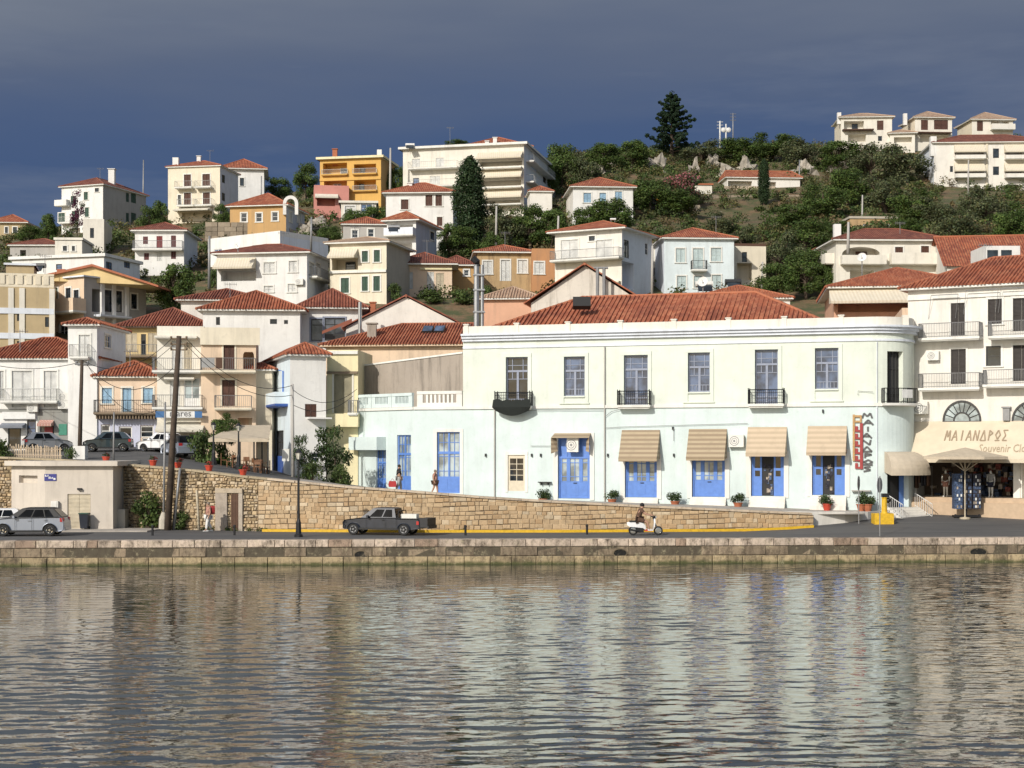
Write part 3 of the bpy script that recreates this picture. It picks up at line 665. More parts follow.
# ================================================================= LIGHT, SKY, CAMERA
SUN_AZ=R(33); SUN_EL=R(30)          # sun behind the camera, to the left
sd=V((-math.sin(SUN_AZ)*math.cos(SUN_EL),-math.cos(SUN_AZ)*math.cos(SUN_EL),math.sin(SUN_EL)))
L=bpy.data.lights.new('sun','SUN'); L.energy=4.2; L.angle=R(.53); L.color=(1,.945,.855)
lo=bpy.data.objects.new('sun',L); COL.objects.link(lo); lo.rotation_euler=sd.to_track_quat('Z','Y').to_euler(); lo.location=(0,0,200)
w=bpy.data.worlds.new('World'); SC.world=w; w.use_nodes=True; nt=w.node_tree; nt.nodes.clear()
out=nt.nodes.new('ShaderNodeOutputWorld'); sky=nt.nodes.new('ShaderNodeTexSky'); sky.sky_type='NISHITA'; sky.sun_disc=False
sky.sun_elevation=SUN_EL; sky.sun_rotation=math.atan2(sd.x,sd.y); sky.altitude=0; sky.air_density=1; sky.dust_density=1.5
b1=nt.nodes.new('ShaderNodeBackground'); b1.inputs[1].default_value=.115; nt.links.new(sky.outputs[0],b1.inputs[0])
# bank of storm cloud standing over the hill (north), clear sky behind the viewer
tcn=nt.nodes.new('ShaderNodeTexCoord'); gen=tcn.outputs['Generated']; sp=nt.nodes.new('ShaderNodeSeparateXYZ'); nt.links.new(gen,sp.inputs[0])
cl=noise(nt,mapping(nt,gen,(1.7,1.7,11)),1.5,7,.60); cl2=noise(nt,mapping(nt,gen,(1.2,1.2,7)),1.1,5,.55)
el=N(nt,'Math',operation='MULTIPLY_ADD'); nt.links.new(cl2,el.inputs[0]); el.inputs[1].default_value=.20; nt.links.new(sp.outputs[2],el.inputs[2])
cr=nt.nodes.new('ShaderNodeValToRGB'); nt.links.new(el.outputs[0],cr.inputs[0]); e=cr.color_ramp.elements
e[0].position=.07; e[0].color=(.044,.106,.250,1); e[1].position=.60; e[1].color=(.33,.36,.42,1)
for p,c in ((.14,(.048,.106,.240,1)),(.22,(.054,.106,.230,1)),(.29,(.070,.115,.230,1)),(.345,(.115,.150,.235,1)),(.40,(.19,.22,.28,1))):
    x=e.new(p); x.color=c
k=mixc(nt,cr.outputs[0],(.21,.245,.32),mixs(nt,ramp(nt,cl,.47,.70),.60))
b2=nt.nodes.new('ShaderNodeBackground'); nt.links.new(k,b2.inputs[0]); b2.inputs[1].default_value=1.0
mr=nt.nodes.new('ShaderNodeMapRange'); mr.inputs[1].default_value=-.15; mr.inputs[2].default_value=.45; nt.links.new(sp.outputs[1],mr.inputs[0])
mx=nt.nodes.new('ShaderNodeMixShader'); nt.links.new(mr.outputs[0],mx.inputs[0]); nt.links.new(b1.outputs[0],mx.inputs[1]); nt.links.new(b2.outputs[0],mx.inputs[2]); nt.links.new(mx.outputs[0],out.inputs[0])
cam=bpy.data.cameras.new('camera'); co=bpy.data.objects.new('camera',cam); COL.objects.link(co); SC.camera=co
cam.sensor_width=36; cam.lens=F/1024*36; cam.shift_y=64/1024; cam.clip_end=5000; cam.clip_start=.5
co.location=(0,0,CZ); co.rotation_euler=(pi/2,0,0)
vs_=SC.view_settings; vs_.view_transform='Standard'; vs_.look='None'; vs_.exposure=-.10; vs_.gamma=1; vs_.use_curve_mapping=False
SC.cycles.max_bounces=6; SC.cycles.use_denoising=True
# ================================================================= THE WHITE NEOCLASSICAL BUILDING
a=R(-17); d=V((math.cos(a),math.sin(a))); n=V((d.y,-d.x)); Yr=105.0; o=V((XP(868,Yr),Yr))
MF=Facade(o,d,n)                       # u=0 at the start of the rounded corner, negative to the left
uL=MF.u_of(463); uW=MF.u_of(414); DEP=15.0
ZP_=15.75; ZC=15.05; ZS=MF.z_of(406.5,MF.u_of(640)); ZB=.9
mainb=thing('corner_building','long two storey neoclassical building, pale blue below and cream above, with blue doors','building',MF.p(uL/2,3,-DEP/2))
GH=[];UH=[];todo=[]
def gh(st,x0,y0,x1,y1,rec=.28,f=MF):
    u0,u1,z0,z1=f.rect(x0,y0,x1,y1); GH.append((u0,u1,z0,z1,rec)); return u0,u1,z0,z1
# corner arc
RC=2.9; cc=MF.p(0,0,-RC)
def arc(t,z,out=0): 
    ang=R(90)*t; dr=V((MF.n.x,MF.n.y,0))*math.cos(ang)+V((MF.d.x,MF.d.y,0))*math.sin(ang); return V((cc.x,cc.y,z))+dr*(RC+out)
def arcface(t):       # flat facade frame tangent to the corner at t
    ang=R(90)*t; nn=V((MF.n.x*math.cos(ang)+MF.d.x*math.sin(ang),MF.n.y*math.cos(ang)+MF.d.y*math.sin(ang))); dd=V((-nn.y,nn.x)); q=arc(t,0); return Facade((q.x,q.y),dd,nn)
# --- big blue shop doors
def shop_door(x0,y0,x1,y1,kind):
    u0,u1,z0,z1=gh('x',x0,y0,x1,y1,.30); H=z1-z0; W=u1-u0; k=-.30
    m=MB(); fw=.12
    MF.fbox(m,u0+.01,u0+fw,z0,z1,k+.01,k+.14); MF.fbox(m,u1-fw,u1-.01,z0,z1,k+.01,k+.14); MF.fbox(m,u0+fw,u1-fw,z1-fw,z1-.01,k+.01,k+.14)
    if kind=='closed' or kind=='transom':
        ztop=z1-fw
        if kind=='transom':
            zt=z0+H*.665; MF.fbox(m,u0+fw,u1-fw,zt-.07,zt+.07,k+.015,k+.13); MF.fbox(m,u0+fw,u1-fw,zt+.07,z1-fw,k+.015,k+.05)
            for q in (.25,.75): MF.fbox(m,u0+W*q-.05,u0+W*q+.05,zt+.07,z1-fw,k+.02,k+.09)
            ztop=zt-.07
        zb=z0+(ztop-z0)*.42
        MF.fbox(m,u0+fw,u1-fw,z0+.02,zb,k+.015,k+.07)                  # lower panels
        for c,ww in ((.165,.16),(.5,.28),(.835,.16)):
            MF.fbox(m,u0+W*(c-ww/2)+.04,u0+W*(c+ww/2)-.04,z0+.22,zb-.2,k+.02,k+.085)
        edges=[u0+fw,u0+W*.10,u0+W*.25,u0+W*.36,u0+W*.64,u0+W*.75,u0+W*.90,u1-fw]
        for i in (0,2,4,6): MF.fbox(m,edges[i],edges[i+1],zb,ztop,k+.016,k+.09)
        MF.fbox(m,u0+W*.49,u0+W*.51,zb,ztop,k+.02,k+.075)
        for zz in (zb+.02,zb+(ztop-zb)*.22,zb+(ztop-zb)*.82): MF.fbox(m,u0+fw,u1-fw,zz-.025,zz+.025,k+.022,k+.07)
        ob=m.build('shop_door','door_blue',mainb)
        g=MB(); g.poly([MF.p(u0+fw,zb,k+.03),MF.p(u1-fw,zb,k+.03),MF.p(u1-fw,ztop,k+.03),MF.p(u0+fw,ztop,k+.03)]); g.build('pane','glass_pale',ob)
        h=MB(); MF.fbox(h,u0+W*.46,u0+W*.57,zb-.12,zb-.07,k+.08,k+.13); h.build('handle','iron',ob)
    else:      # open leaves folded to the sides, black sheet paints in the dark shop behind
        for s0,s1 in ((u0+fw,u0+W*.32),(u1-W*.32,u1-fw)):
            MF.fbox(m,s0,s1,z0+.02,z0+H*.48,k+.04,k+.10); MF.fbox(m,s0,s0+.13,z0+H*.48,z1-fw,k+.04,k+.10); MF.fbox(m,s1-.13,s1,z0+H*.48,z1-fw,k+.04,k+.10); MF.fbox(m,s0+.13,s1-.13,z0+H*.62,z0+H*.68,k+.042,k+.09)
        ob=m.build('shop_door','door_blue',mainb)
        for s0,s1 in ((u0+fw+.13,u0+W*.32-.13),(u1-W*.32+.13,u1-fw-.13)): g=MB(); g.poly([MF.p(s0,z0+H*.48,k+.06),MF.p(s1,z0+H*.48,k+.06),MF.p(s1,z1-fw,k+.06),MF.p(s0,z1-fw,k+.06)]); g.build('pane','glass_dark',ob)
        b=MB(); MF.fbox(b,u0+W*.32,u1-W*.32,z0+.02,z1-fw,k+.012,k+.02); b.build('dark_shop_sheet','black',mainb)
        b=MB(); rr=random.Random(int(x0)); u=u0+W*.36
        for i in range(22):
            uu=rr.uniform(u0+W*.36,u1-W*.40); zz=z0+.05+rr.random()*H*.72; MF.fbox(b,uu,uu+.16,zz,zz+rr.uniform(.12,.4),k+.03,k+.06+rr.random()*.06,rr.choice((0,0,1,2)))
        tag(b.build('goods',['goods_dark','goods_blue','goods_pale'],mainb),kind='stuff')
    # white surround, steps
    t=MB(); tw=.32
    MF.fbox(t,u0-tw,u0,z0-.1,z1,.003,.07); MF.fbox(t,u1,u1+tw,z0-.1,z1,.003,.07); MF.fbox(t,u0-tw,u1+tw,z1,z1+.30,.003,.08); t.build('door_surround','trim',mainb)
    return u0,u1,z0,z1
doors=[(558,437,590,498.6,'transom'),(625,458,657,497.5,'closed'),(692,456,725,497,'closed'),(751,455,784,496.2,'open'),(812,453,845,495.2,'open')]
for x0,y0,x1,y1,k in doors:
    u0,u1,z0,z1=shop_door(x0,y0,x1,y1,k)
    s=MB(); gz=ZP(bl((x0+x1)/2)[1],bl((x0+x1)/2)[0]); zz=z0-.02; k2=0
    while zz>gz+.03 and x0>600:
        MF.fbox(s,u0-.1,u1+.1,gz-.4,zz,.005,.13*(k2+1)); zz-=.17; k2+=1
        if k2>4: break
    if s.v: s.build('door_steps','white_warm',mainb)
# awnings
awn_m=[]
for x0,y0,x1,y1,pj in ((555,433,591,437.2,.9),(622,430,660,461,1.15),(689,429,727,460,1.15),(748,427,787,456,1.15),(808,426,847,455,1.15)):
    if x0==555:
        u0,u1,z0,z1=MF.rect(x0,y0,x1,452); m=MB(); zt=MF.z_of(433,u0); pj=.75
        m.poly([MF.p(u0,zt,.05),MF.p(u1,zt,.05),MF.p(u1+.05,zt-.35,pj),MF.p(u0-.1,zt-.35,pj)]); m.poly([MF.p(u0,zt-.02,.05),MF.p(u0-.1,zt-.37,pj),MF.p(u1+.05,zt-.37,pj),MF.p(u1,zt-.02,.05)])
        m.poly([MF.p(u0,zt,.05),MF.p(u0-.1,zt-.35,pj),MF.p(u0-.15,zt-1.5,pj-.2),MF.p(u0+.3,zt-1.3,.3),MF.p(u0+.22,zt-.5,.3)]); m.poly([MF.p(u1,zt,.05),MF.p(u1+.05,zt-.35,pj),MF.p(u1,zt-1.4,pj-.2),MF.p(u1-.32,zt-1.3,.3),MF.p(u1-.25,zt-.5,.3)])
        m.build('awning','canvas_tan',mainb)
    else: awning(MF,mainb,x0,y0,x1,y1,proj=pj,mat='canvas_tan' if x0<740 else 'canvas_sand')
# white half glazed door left
u0,u1,z0,z1=gh('x',508,455,525,491,.12)
m=MB(); MF.fbox(m,u0+.01,u1-.01,z0,z0+.75,-.10,-.04); MF.fbox(m,u0+.01,u0+.14,z0+.75,z1,-.10,-.04); MF.fbox(m,u1-.14,u1-.01,z0+.75,z1,-.10,-.04); MF.fbox(m,u0+.14,u1-.14,z1-.25,z1-.01,-.10,-.04)
MF.fbox(m,(u0+u1)/2-.025,(u0+u1)/2+.025,z0+.75,z1-.25,-.098,-.05)
for i in (1,2,3): zq=lerp(z0+.75,z1-.25,i/4); MF.fbox(m,u0+.14,u1-.14,zq-.02,zq+.02,-.097,-.055)
ob=m.build('door','fr_cream',mainb); g=MB(); g.poly([MF.p(u0+.1,z0+.7,-.08),MF.p(u1-.1,z0+.7,-.08),MF.p(u1-.1,z1-.2,-.08),MF.p(u0+.1,z1-.2,-.08)]); g.build('pane','glass_dark',ob)
t=MB(); MF.fbox(t,u0-.22,u0,z0-.1,z1,.003,.05); MF.fbox(t,u1,u1+.22,z0-.1,z1,.003,.05); MF.fbox(t,u0-.22,u1+.22,z1,z1+.25,.003,.06); t.build('door_surround','trim',mainb)
# tall blue double door in the left wing
def blue_double(f,x0,y0,x1,y1,H=None):
    u0,u1,z0,z1=f.rect(x0,y0,x1,y1); k=-.22; W=u1-u0; h=z1-z0; m=MB(); fw=.09
    for q in ((u0+.01,u0+fw,z0,z1),(u1-fw,u1-.01,z0,z1),(u0+fw,u1-fw,z1-fw,z1-.01),(u0+fw,u1-fw,z0+h*.64,z0+h*.68),(u0+W/2-.06,u0+W/2+.06,z0,z1-fw),(u0+fw,u1-fw,z0,z0+h*.27)): f.fbox(m,*q,k+.01,k+.1+.002*len(m.f)%.01)
    for c in (.27,.73):
        f.fbox(m,u0+W*c-.02,u0+W*c+.02,z0+h*.27,z1-fw,k+.012,k+.08)
        f.fbox(m,u0+W*c-.3,u0+W*c+.3,z0+.2,z0+h*.27-.15,k+.02,k+.125)
    for q in (.36,.60,.83): f.fbox(m,u0+fw,u1-fw,z0+h*q-.02,z0+h*q+.02,k+.013,k+.078)
    ob=m.build('tall_door','door_blue',mainb); g=MB(); g.poly([f.p(u0+fw,z0+.2,k+.03),f.p(u1-fw,z0+.2,k+.03),f.p(u1-fw,z1-fw,k+.03),f.p(u0+fw,z1-fw,k+.03)]); g.build('pane','glass_pale',ob)
    return u0,u1,z0,z1
q=blue_double(MF,437,432,460,493); GH.append((*q,.22))
t=MB(); MF.fbox(t,q[0]-.25,q[0],q[2]-.3,q[3],.003,.05); MF.fbox(t,q[1],q[1]+.25,q[2]-.3,q[3],.003,.05); MF.fbox(t,q[0]-.25,q[1]+.25,q[3],q[3]+.22,.003,.055); t.build('door_surround','trim',mainb)
# ground floor wall, front
mb=MB(); wallmesh(mb,MF,uW,0,ZB,ZS,GH)
# rounded corner, ground floor with door opening
K=14
for i in range(K):
    t0,t1=i/K,(i+1)/K
    if 4<=i<=9:
        zd=5.9
        mb.poly([arc(t0,zd),arc(t1,zd),arc(t1,ZS),arc(t0,ZS)]); mb.poly([arc(t0,ZB),arc(t1,ZB),arc(t1,2.75),arc(t0,2.75)])
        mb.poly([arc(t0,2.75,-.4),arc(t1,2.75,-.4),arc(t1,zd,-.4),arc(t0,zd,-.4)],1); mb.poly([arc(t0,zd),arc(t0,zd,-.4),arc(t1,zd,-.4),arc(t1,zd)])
        if i==4: mb.poly([arc(t0,2.75),arc(t0,2.75,-.4),arc(t0,zd,-.4),arc(t0,zd)])
        if i==9: mb.poly([arc(t1,2.75),arc(t1,zd),arc(t1,zd,-.4),arc(t1,2.75,-.4)])
    else: mb.poly([arc(t0,ZB),arc(t1,ZB),arc(t1,ZS),arc(t0,ZS)])
MR=Facade((arc(1,0).x,arc(1,0).y),-n,d); wallmesh(mb,MR,0,DEP-RC,ZB,ZS,[])
# left wing: chamfered side wall
aw=R(-47); dw=V((math.cos(aw),math.sin(aw))); nw=V((dw.y,-dw.x)); q0=MF.p(uW,0); 
WF=Facade((q0.x,q0.y),dw,nw); uWL=WF.u_of(352); WH=[]
q=blue_double(WF,397,435,411,491); WH.append((*q,.22)); q=blue_double(WF,376.5,449,386,489); WH.append((*q,.22))
wallmesh(mb,WF,uWL,0,ZB,ZS,WH)
WLt=Facade((WF.p(uWL,0).x-nw.x*9,WF.p(uWL,0).y-nw.y*9),nw,-dw); wallmesh(mb,WLt,0,9,ZB,ZS,[])
pl=[WF.p(uWL,ZS-.01),WF.p(0,ZS-.01),MF.p(uL,ZS-.01),MF.p(uL,ZS-.01,-8),WF.p(uWL,ZS-.01,-9)]; mb.poly(pl)
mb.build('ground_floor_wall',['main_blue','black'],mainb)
# box canopy over the side door
u0,u1,z0,z1=WF.rect(358,437,386,450); m=MB(); WF.fbox(m,u0,u1,z0,z1,.01,.9); m.build('box_canopy','main_blue',mainb)
# --- upper storey
UH=[]; ups=[]
UW=[(506,357,528,406,'door'),(564,356.5,585,396,'win'),(624,355,648,406,'door'),(688,352.5,710,392,'win'),(755,349.5,778,404,'door'),(815,348,838.5,389,'win')]
for x0,y0,x1,y1,k in UW:
    u0,u1,z0,z1=MF.rect(x0,y0,x1,y1)
    if k=='door': z0=ZS+.12
    UH.append((u0,u1,z0,z1,.30)); kk=-.30; W=u1-u0; h=z1-z0; fw=.09; m=MB()
    for q in ((u0+.01,u0+fw,z0,z1),(u1-fw,u1-.01,z0,z1),(u0+fw,u1-fw,z1-fw,z1-.01),(u0+fw,u1-fw,z0,z0+fw)): MF.fbox(m,*q,kk+.01,kk+.11)
    zt=z1-1.02; MF.fbox(m,u0+fw,u1-fw,zt-.07,zt+.07,kk+.012,kk+.12); MF.fbox(m,(u0+u1)/2-.08,(u0+u1)/2+.08,z0+fw,zt-.07,kk+.012,kk+.10)
    for c in (.26,.74): MF.fbox(m,u0+W*c-.025,u0+W*c+.025,zt-.6,z1-fw,kk+.013,kk+.08)
    for zz in (zt+.42,zt-.58): MF.fbox(m,u0+fw,u1-fw,zz-.022,zz+.022,kk+.014,kk+.075)
    z_=z1-(2.45 if k=='win' else 2.3); zlow=z0+.5
    MF.fbox(m,u0+fw,u1-fw,zlow-.025,zlow+.025,kk+.015,kk+.072)
    for c in (.2,.35,.65,.8): MF.fbox(m,u0+W*c-.018,u0+W*c+.018,z0+fw,zlow,kk+.016,kk+.07)
    ob=m.build('french_window' if k=='door' else 'window','fr_grey',mainb)
    g=MB(); g.poly([MF.p(u0+fw,z0,kk+.03),MF.p(u1-fw,z0,kk+.03),MF.p(u1-fw,z1,kk+.03),MF.p(u0+fw,z1,kk+.03)]); g.build('pane','glass_blue' if x0>550 else 'glass_dark',ob)
    t=MB(); tw=.26
    MF.fbox(t,u0-tw,u0,z0 if k=='door' else ZS+.3,z1,.003,.06); MF.fbox(t,u1,u1+tw,z0 if k=='door' else ZS+.3,z1,.003,.06); MF.fbox(t,u0-tw,u1+tw,z1,z1+tw,.003,.07)
    if k=='win': MF.fbox(t,u0,u1,z0-.10,z0,.003,.12); MF.fbox(t,u0-.34,u1+.34,ZS+.22,ZS+.30,.003,.10)
    t.build('window_surround','main_cream',mainb)
mb=MB(); wallmesh(mb,MF,uL,0,ZS,ZC,UH)
for i in range(K):
    t0,t1=i/K,(i+1)/K
    if 4<=i<=7:
        zd=13.4; zb=ZS+.12
        mb.poly([arc(t0,zd),arc(t1,zd),arc(t1,ZC),arc(t0,ZC)]); mb.poly([arc(t0,ZS),arc(t1,ZS),arc(t1,zb),arc(t0,zb)])
        mb.poly([arc(t0,zd),arc(t0,zd,-.5),arc(t1,zd,-.5),arc(t1,zd)])
        if i==4: mb.poly([arc(t0,zb),arc(t0,zb,-.5),arc(t0,zd,-.5),arc(t0,zd)])
        if i==7: mb.poly([arc(t1,zb),arc(t1,zd),arc(t1,zd,-.5),arc(t1,zb,-.5)])
    else: mb.poly([arc(t0,ZS),arc(t1,ZS),arc(t1,ZC),arc(t0,ZC)])
wallmesh(mb,MR,0,DEP-RC,ZS,ZC,[])
ML=Facade((MF.p(uL,0,-DEP).x,MF.p(uL,0,-DEP).y),n,-d); wallmesh(mb,ML,0,DEP,ZS,ZC,[])
MBk=Facade((MR.p(DEP-RC,0).x,MR.p(DEP-RC,0).y),-d,-n); wallmesh(mb,MBk,0,RC-uL,ZB,ZC,[])
mb.build('upper_wall','main_cream',mainb)
m=MB()
for i in range(4,8):
    t0,t1=i/K,(i+1)/K; m.poly([arc(t0,ZS+.12,-.45),arc(t1,ZS+.12,-.45),arc(t1,13.4,-.45),arc(t0,13.4,-.45)])
for i in range(4,9): m.path([arc(i/K,ZS+.12,-.42),arc(i/K,13.4,-.42)],.05,4)
for zz in (ZS+.6,10.5,12.2): m.path([arc(i/K,zz,-.42) for i in range(4,9)],.04,4)
m.build('corner_door','fr_dark',mainb)
# mouldings following front, corner and right side
def mould(name,z0,z1,out,mat,inn=-.02,u0=None,left=True):
    def line(o): return [MF.p(uL-(.0 if u0 is None else 0),0,o) if u0 is None else MF.p(u0,0,o)]+[arc(i/K,0,o) for i in range(K+1)]+[MR.p(DEP-RC,0,o)]
    m=MB(); A,B=line(inn),line(out)
    rings=[[V((A[i].x,A[i].y,z0)),V((B[i].x,B[i].y,z0)),V((B[i].x,B[i].y,z1)),V((A[i].x,A[i].y,z1))] for i in range(len(A))]
    m.loft(rings); return m.build(name,mat,mainb)
mould('string_course',ZS-.10,ZS+.12,.12,'trim',u0=uW); mould('frieze_band',ZC-.95,ZC-.80,.08,'white_cool'); mould('cornice',ZC-.22,ZC-.02,.38,'white_cool'); mould('cornice_bed',ZC-.42,ZC-.223,.22,'white_cool'); mould('cornice_top',ZC-.018,ZC+.12,.55,'white_cool')
mould('parapet',ZC+.123,ZP_,.0,'cream_pale',inn=-.3)
for i,u in enumerate([uL+.25+j*(-uL-.5)/7.4 for j in range(8)]):
    m=MB(); MF.fbox(m,u-.17,u+.17,ZC+.13,ZP_+.10,-.33,.05); MF.fbox(m,u-.22,u+.22,ZP_+.10,ZP_+.18,-.36,.10); m.build('parapet_pier','cream_pale',mainb)
m=MB(); q=arc(.62,0); m.box(q.x-.2,q.y-.2,ZC+.13,q.x+.2,q.y+.2,ZP_+.15); m.build('parapet_pier','cream_pale',mainb)
# plinth at the pavement, downpipes
m=MB(); MF.fbox(m,uW,0,ZB,2.0,.003,.06); m.build('plinth','white_warm',mainb)
m=MB(); q_=arc(.13,0,.07); m.path([V((q_.x,q_.y,2.4)),V((q_.x,q_.y,ZC-1))],.035,6); m.build('downpipe','white_cool',mainb)
for pl in ([(605,417),(612,411.5),(620,409.5)],[(606,428),(622,427),(690,425),(748,423.5)],[(498,411),(540,410.5),(604,410)],[(873,392),(858,391),(858,395)],[(531,446),(553,446)],[(674,428),(674,441)]):
    m=MB(); m.path([MF.p(MF.u_of(a_),MF.z_of(b_,MF.u_of(a_)),.13 if b_>412 or b_<400 else .16) for a_,b_ in pl],.018,4); m.build('wall_cable','plastic_grey',mainb)
for px,z0,z1 in ((495,2.6,ZS),(605,2.8,ZC-1)):
    u=MF.u_of(px); m=MB(); m.path([MF.p(u,z0,.09),MF.p(u,z1,.09)],.055,6); m.build('downpipe','grey_wall',mainb)
# balconies
def iron_balc(f,x0,x1,z,proj=.75,h=.98,par=mainb):
    u0,u1=f.u_of(x0),f.u_of(x1); s=MB(); f.fbox(s,u0,u1,z-.17,z,.0,proj); f.fbox(s,u0+.08,u1-.08,z-.27,z-.17,.0,proj-.1); b=s.build('balcony','trim',par)
    q=[f.p(u0+.05,z,.0),f.p(u0+.05,z,proj-.05),f.p(u1-.05,z,proj-.05),f.p(u1-.05,z,.0)]; m=MB(); railing_mb(m,q,z,h,.13,.014,.03)
    for (A,B) in zip(q,q[1:]):
        m.path([V((A.x,A.y,z+.78)),V((B.x,B.y,z+.78))],.016,4)
    for A in q: m.path([V((A.x,A.y,z)),V((A.x,A.y,z+h+.12))],.035,5)
    m.build('railing','iron',b); return b
zbal=ZS+.10
b=iron_balc(MF,497,533,zbal)
m=MB(); u0,u1=MF.u_of(496.5),MF.u_of(533.5); k=8
top=[MF.p(lerp(u0,u1,i/k),zbal+.35+(.12 if i%2 else 0)+.1*(abs(i-4)/4)**2,.80) for i in range(k+1)]; low=[MF.p(lerp(u0+.15,u1-.15,i/k),zbal-.35-.38*math.sin(pi*i/k),.74) for i in range(k+1)]; mid=[MF.p(lerp(u0-.05,u1+.05,i/k),zbal-.1,.92) for i in range(k+1)]; bk=[MF.p(lerp(u0+.2,u1-.2,i/k),zbal-.25-.32*math.sin(pi*i/k),.02) for i in range(k+1)]
m.loft([top,mid,low,bk],0,False,closed=False); m.build('netting','net_green',b)
iron_balc(MF,619,652,zbal); iron_balc(MF,749,785,zbal)
cf=arcface(.44); uc=0
s=MB(); ring=[]
for tt in [.20+.06*i for i in range(9)]: ring.append(tt)
s.loft([[arc(t,zbal-.17,-.02),arc(t,zbal-.17,.8),arc(t,zbal,.8),arc(t,zbal,-.02)] for t in ring]); b=s.build('balcony','trim',mainb)
m=MB(); railing_mb(m,[arc(ring[0],0,0)]+[arc(t,0,.75) for t in ring]+[arc(ring[-1],0,0)],zbal,1.0,.13,.014,.03)
m.build('railing','iron',b)
m=MB(); m.loft([[arc(t,zbal+.35,.78),arc(t,zbal+.35,.80),arc(t,zbal+.92,.80),arc(t,zbal+.92,.78)] for t in (.42,.5,.58)]); m.build('notice_board','sign_white',b)
# terrace balustrade on the left wing, with real openings
def balustrade(f,u0,u1,z0,z1,n,mat='trim'):
    m=MB(); f.fbox(m,u0,u1,z0,z0+.28,-.16,.0); f.fbox(m,u0,u1,z1-.22,z1,-.18,.04); f.fbox(m,u0,u0+.45,z0+.28,z1-.22,-.16,.0); f.fbox(m,u1-.45,u1,z0+.28,z1-.22,-.16,.0)
    a,b=u0+.45,u1-.45
    for i in range(1,n): u=lerp(a,b,i/n); f.fbox(m,u-(b-a)/n*.24,u+(b-a)/n*.24,z0+.28,z1-.22,-.14,-.02)
    return m.build('balustrade',mat,mainb)
zb1=ZS+.12; zt1=MF.z_of(391,MF.u_of(440)); balustrade(MF,MF.u_of(417),MF.u_of(462),zb1,zt1,8)
ub=[lerp(uWL,-.2,i/3) for i in range(4)]
for i in range(3): balustrade(WF,ub[i]+.02,ub[i+1]-.02,zb1,zt1-.1,9,'main_blue')
m=MB(); WF.fbox(m,uWL,.0,ZS-.1,ZS+.1,.003,.12); m.build('string_course','trim',mainb)
# roof behind the parapet
z=ZC+.15; W=RC-uL
def mq(u,w,z): return MF.p(u,z,-w)
A,B,C,D=mq(uL+.4,.5,z),mq(-2.2,1.0,z),mq(-2.2,DEP-.4,z),mq(uL+.4,DEP-.4,z); zr=ZP(294.5,MF.p(uL/2,0,-7).y); R1,R2=mq(uL+7.2,7.2,zr),mq(-8.6,7.2,zr)
m=MB(); m.poly([mq(uL+.02,.02,z-.02),mq(0,.02,z-.02),arc(.5,z-.02,-.02),mq(RC-.02,RC,z-.02),mq(RC-.02,DEP-.02,z-.02),mq(uL+.02,DEP-.02,z-.02)])
for f in ((A,B,R2,R1),(B,C,R2,R2),(C,D,R1,R2),(D,A,R1,R1)): tile_face(m,*f,near=.34)
ridge_caps(m,[(A,R1),(B,R2),(C,R2),(D,R1),(R1,R2)],.14,1); mr=m.build('roof',['roof_red_near','roof_orange_near'],mainb)
sk=P(583,303,MF.p(uL/2,0,-5).y); m=MB(); m.obox(sk+V((-.75,-.1,-.5)),V((1.3,0,0)),V((0,.25,.7)),V((0,-.35,.25))); m.build('roof_hatch','black',mr)
for p,y in ((737,441),): air_con(MF,mainb,p,y,0,(1.05,.85,.35))
air_con(MF,mainb,574,445,.05,(.85,1.0,.30))
for px,py in ((486,455),(532,455),(541,455),(608,455),(674,455),(673,428),(823,411)):
    u=MF.u_of(px); z=MF.z_of(py,u); m=MB(); MF.fbox(m,u-.05,u+.05,z-.12,z+.1,.01,.16); m.build('wall_lamp','iron',mainb)
m=MB(); u0=MF.u_of(539); MF.fbox(m,u0,u0+.95,MF.z_of(482.5,u0),MF.z_of(482.5,u0)+.06,.01,.35); [MF.fbox(m,u0+e,u0+e+.05,MF.z_of(484,u0)-.05,MF.z_of(482.5,u0),.01,.3) for e in (.2,.7)]; m.build('wall_shelf','iron',mainb)
# bracket shelf and small box near the sign
u0,u1=MF.u_of(852),MF.u_of(868); m=MB(); z=MF.z_of(490,u0); MF.fbox(m,u0,u1+.2,z-.08,z,.01,.35); m.build('wall_shelf','grey_wall',mainb)
# barrel awning over the corner door
m=MB(); n_=8; tt=[.24+.075*i for i in range(8)]; zt,zb=6.55,5.15
sect=[(.03+1.45*math.sin(pi/2*i/n_),lerp(zb,zt,math.cos(pi/2*i/n_))) for i in range(n_+1)]+[(1.48,zb-.2)]
m.loft([[arc(t,z_,o_) for o_,z_ in sect] for t in tt],0,False,closed=False)
for t in (tt[0],tt[-1]): m.poly([arc(t,z_,o_) for o_,z_ in sect]+[arc(t,zb-.0,.03)])
m.build('barrel_awning','canvas_corner',mainb)
m=MB(); [m.poly([arc(t0,2.75,-.36),arc(t1,2.75,-.36),arc(t1,5.8,-.36),arc(t0,5.8,-.36)]) for t0,t1 in ((.57,.64),(.64,.71))]; m.build('corner_shop_door','door_blue',mainb)
# stair to the corner door
m=MB(); cfa=arcface(.5)
for i in range(5): cfa.fbox(m,-1.35,1.35,ZB+.9,2.75-.16*i,.02,.55+.28*i)
m.build('corner_steps','white_warm',mainb)
for s in (-1.3,1.3):
    m=MB(); p0,p1=cfa.p(s,2.75,.1),cfa.p(s,2.05,1.75)
    for k in range(9):
        q=p0.lerp(p1,k/8); m.path([q,q+V((0,0,.95))],.018,4)
    m.path([p0+V((0,0,.95)),p1+V((0,0,.95))],.03,5); m.path([p0+V((0,0,.12)),p1+V((0,0,.12))],.02,5); m.build('stair_railing','iron_white',mainb)
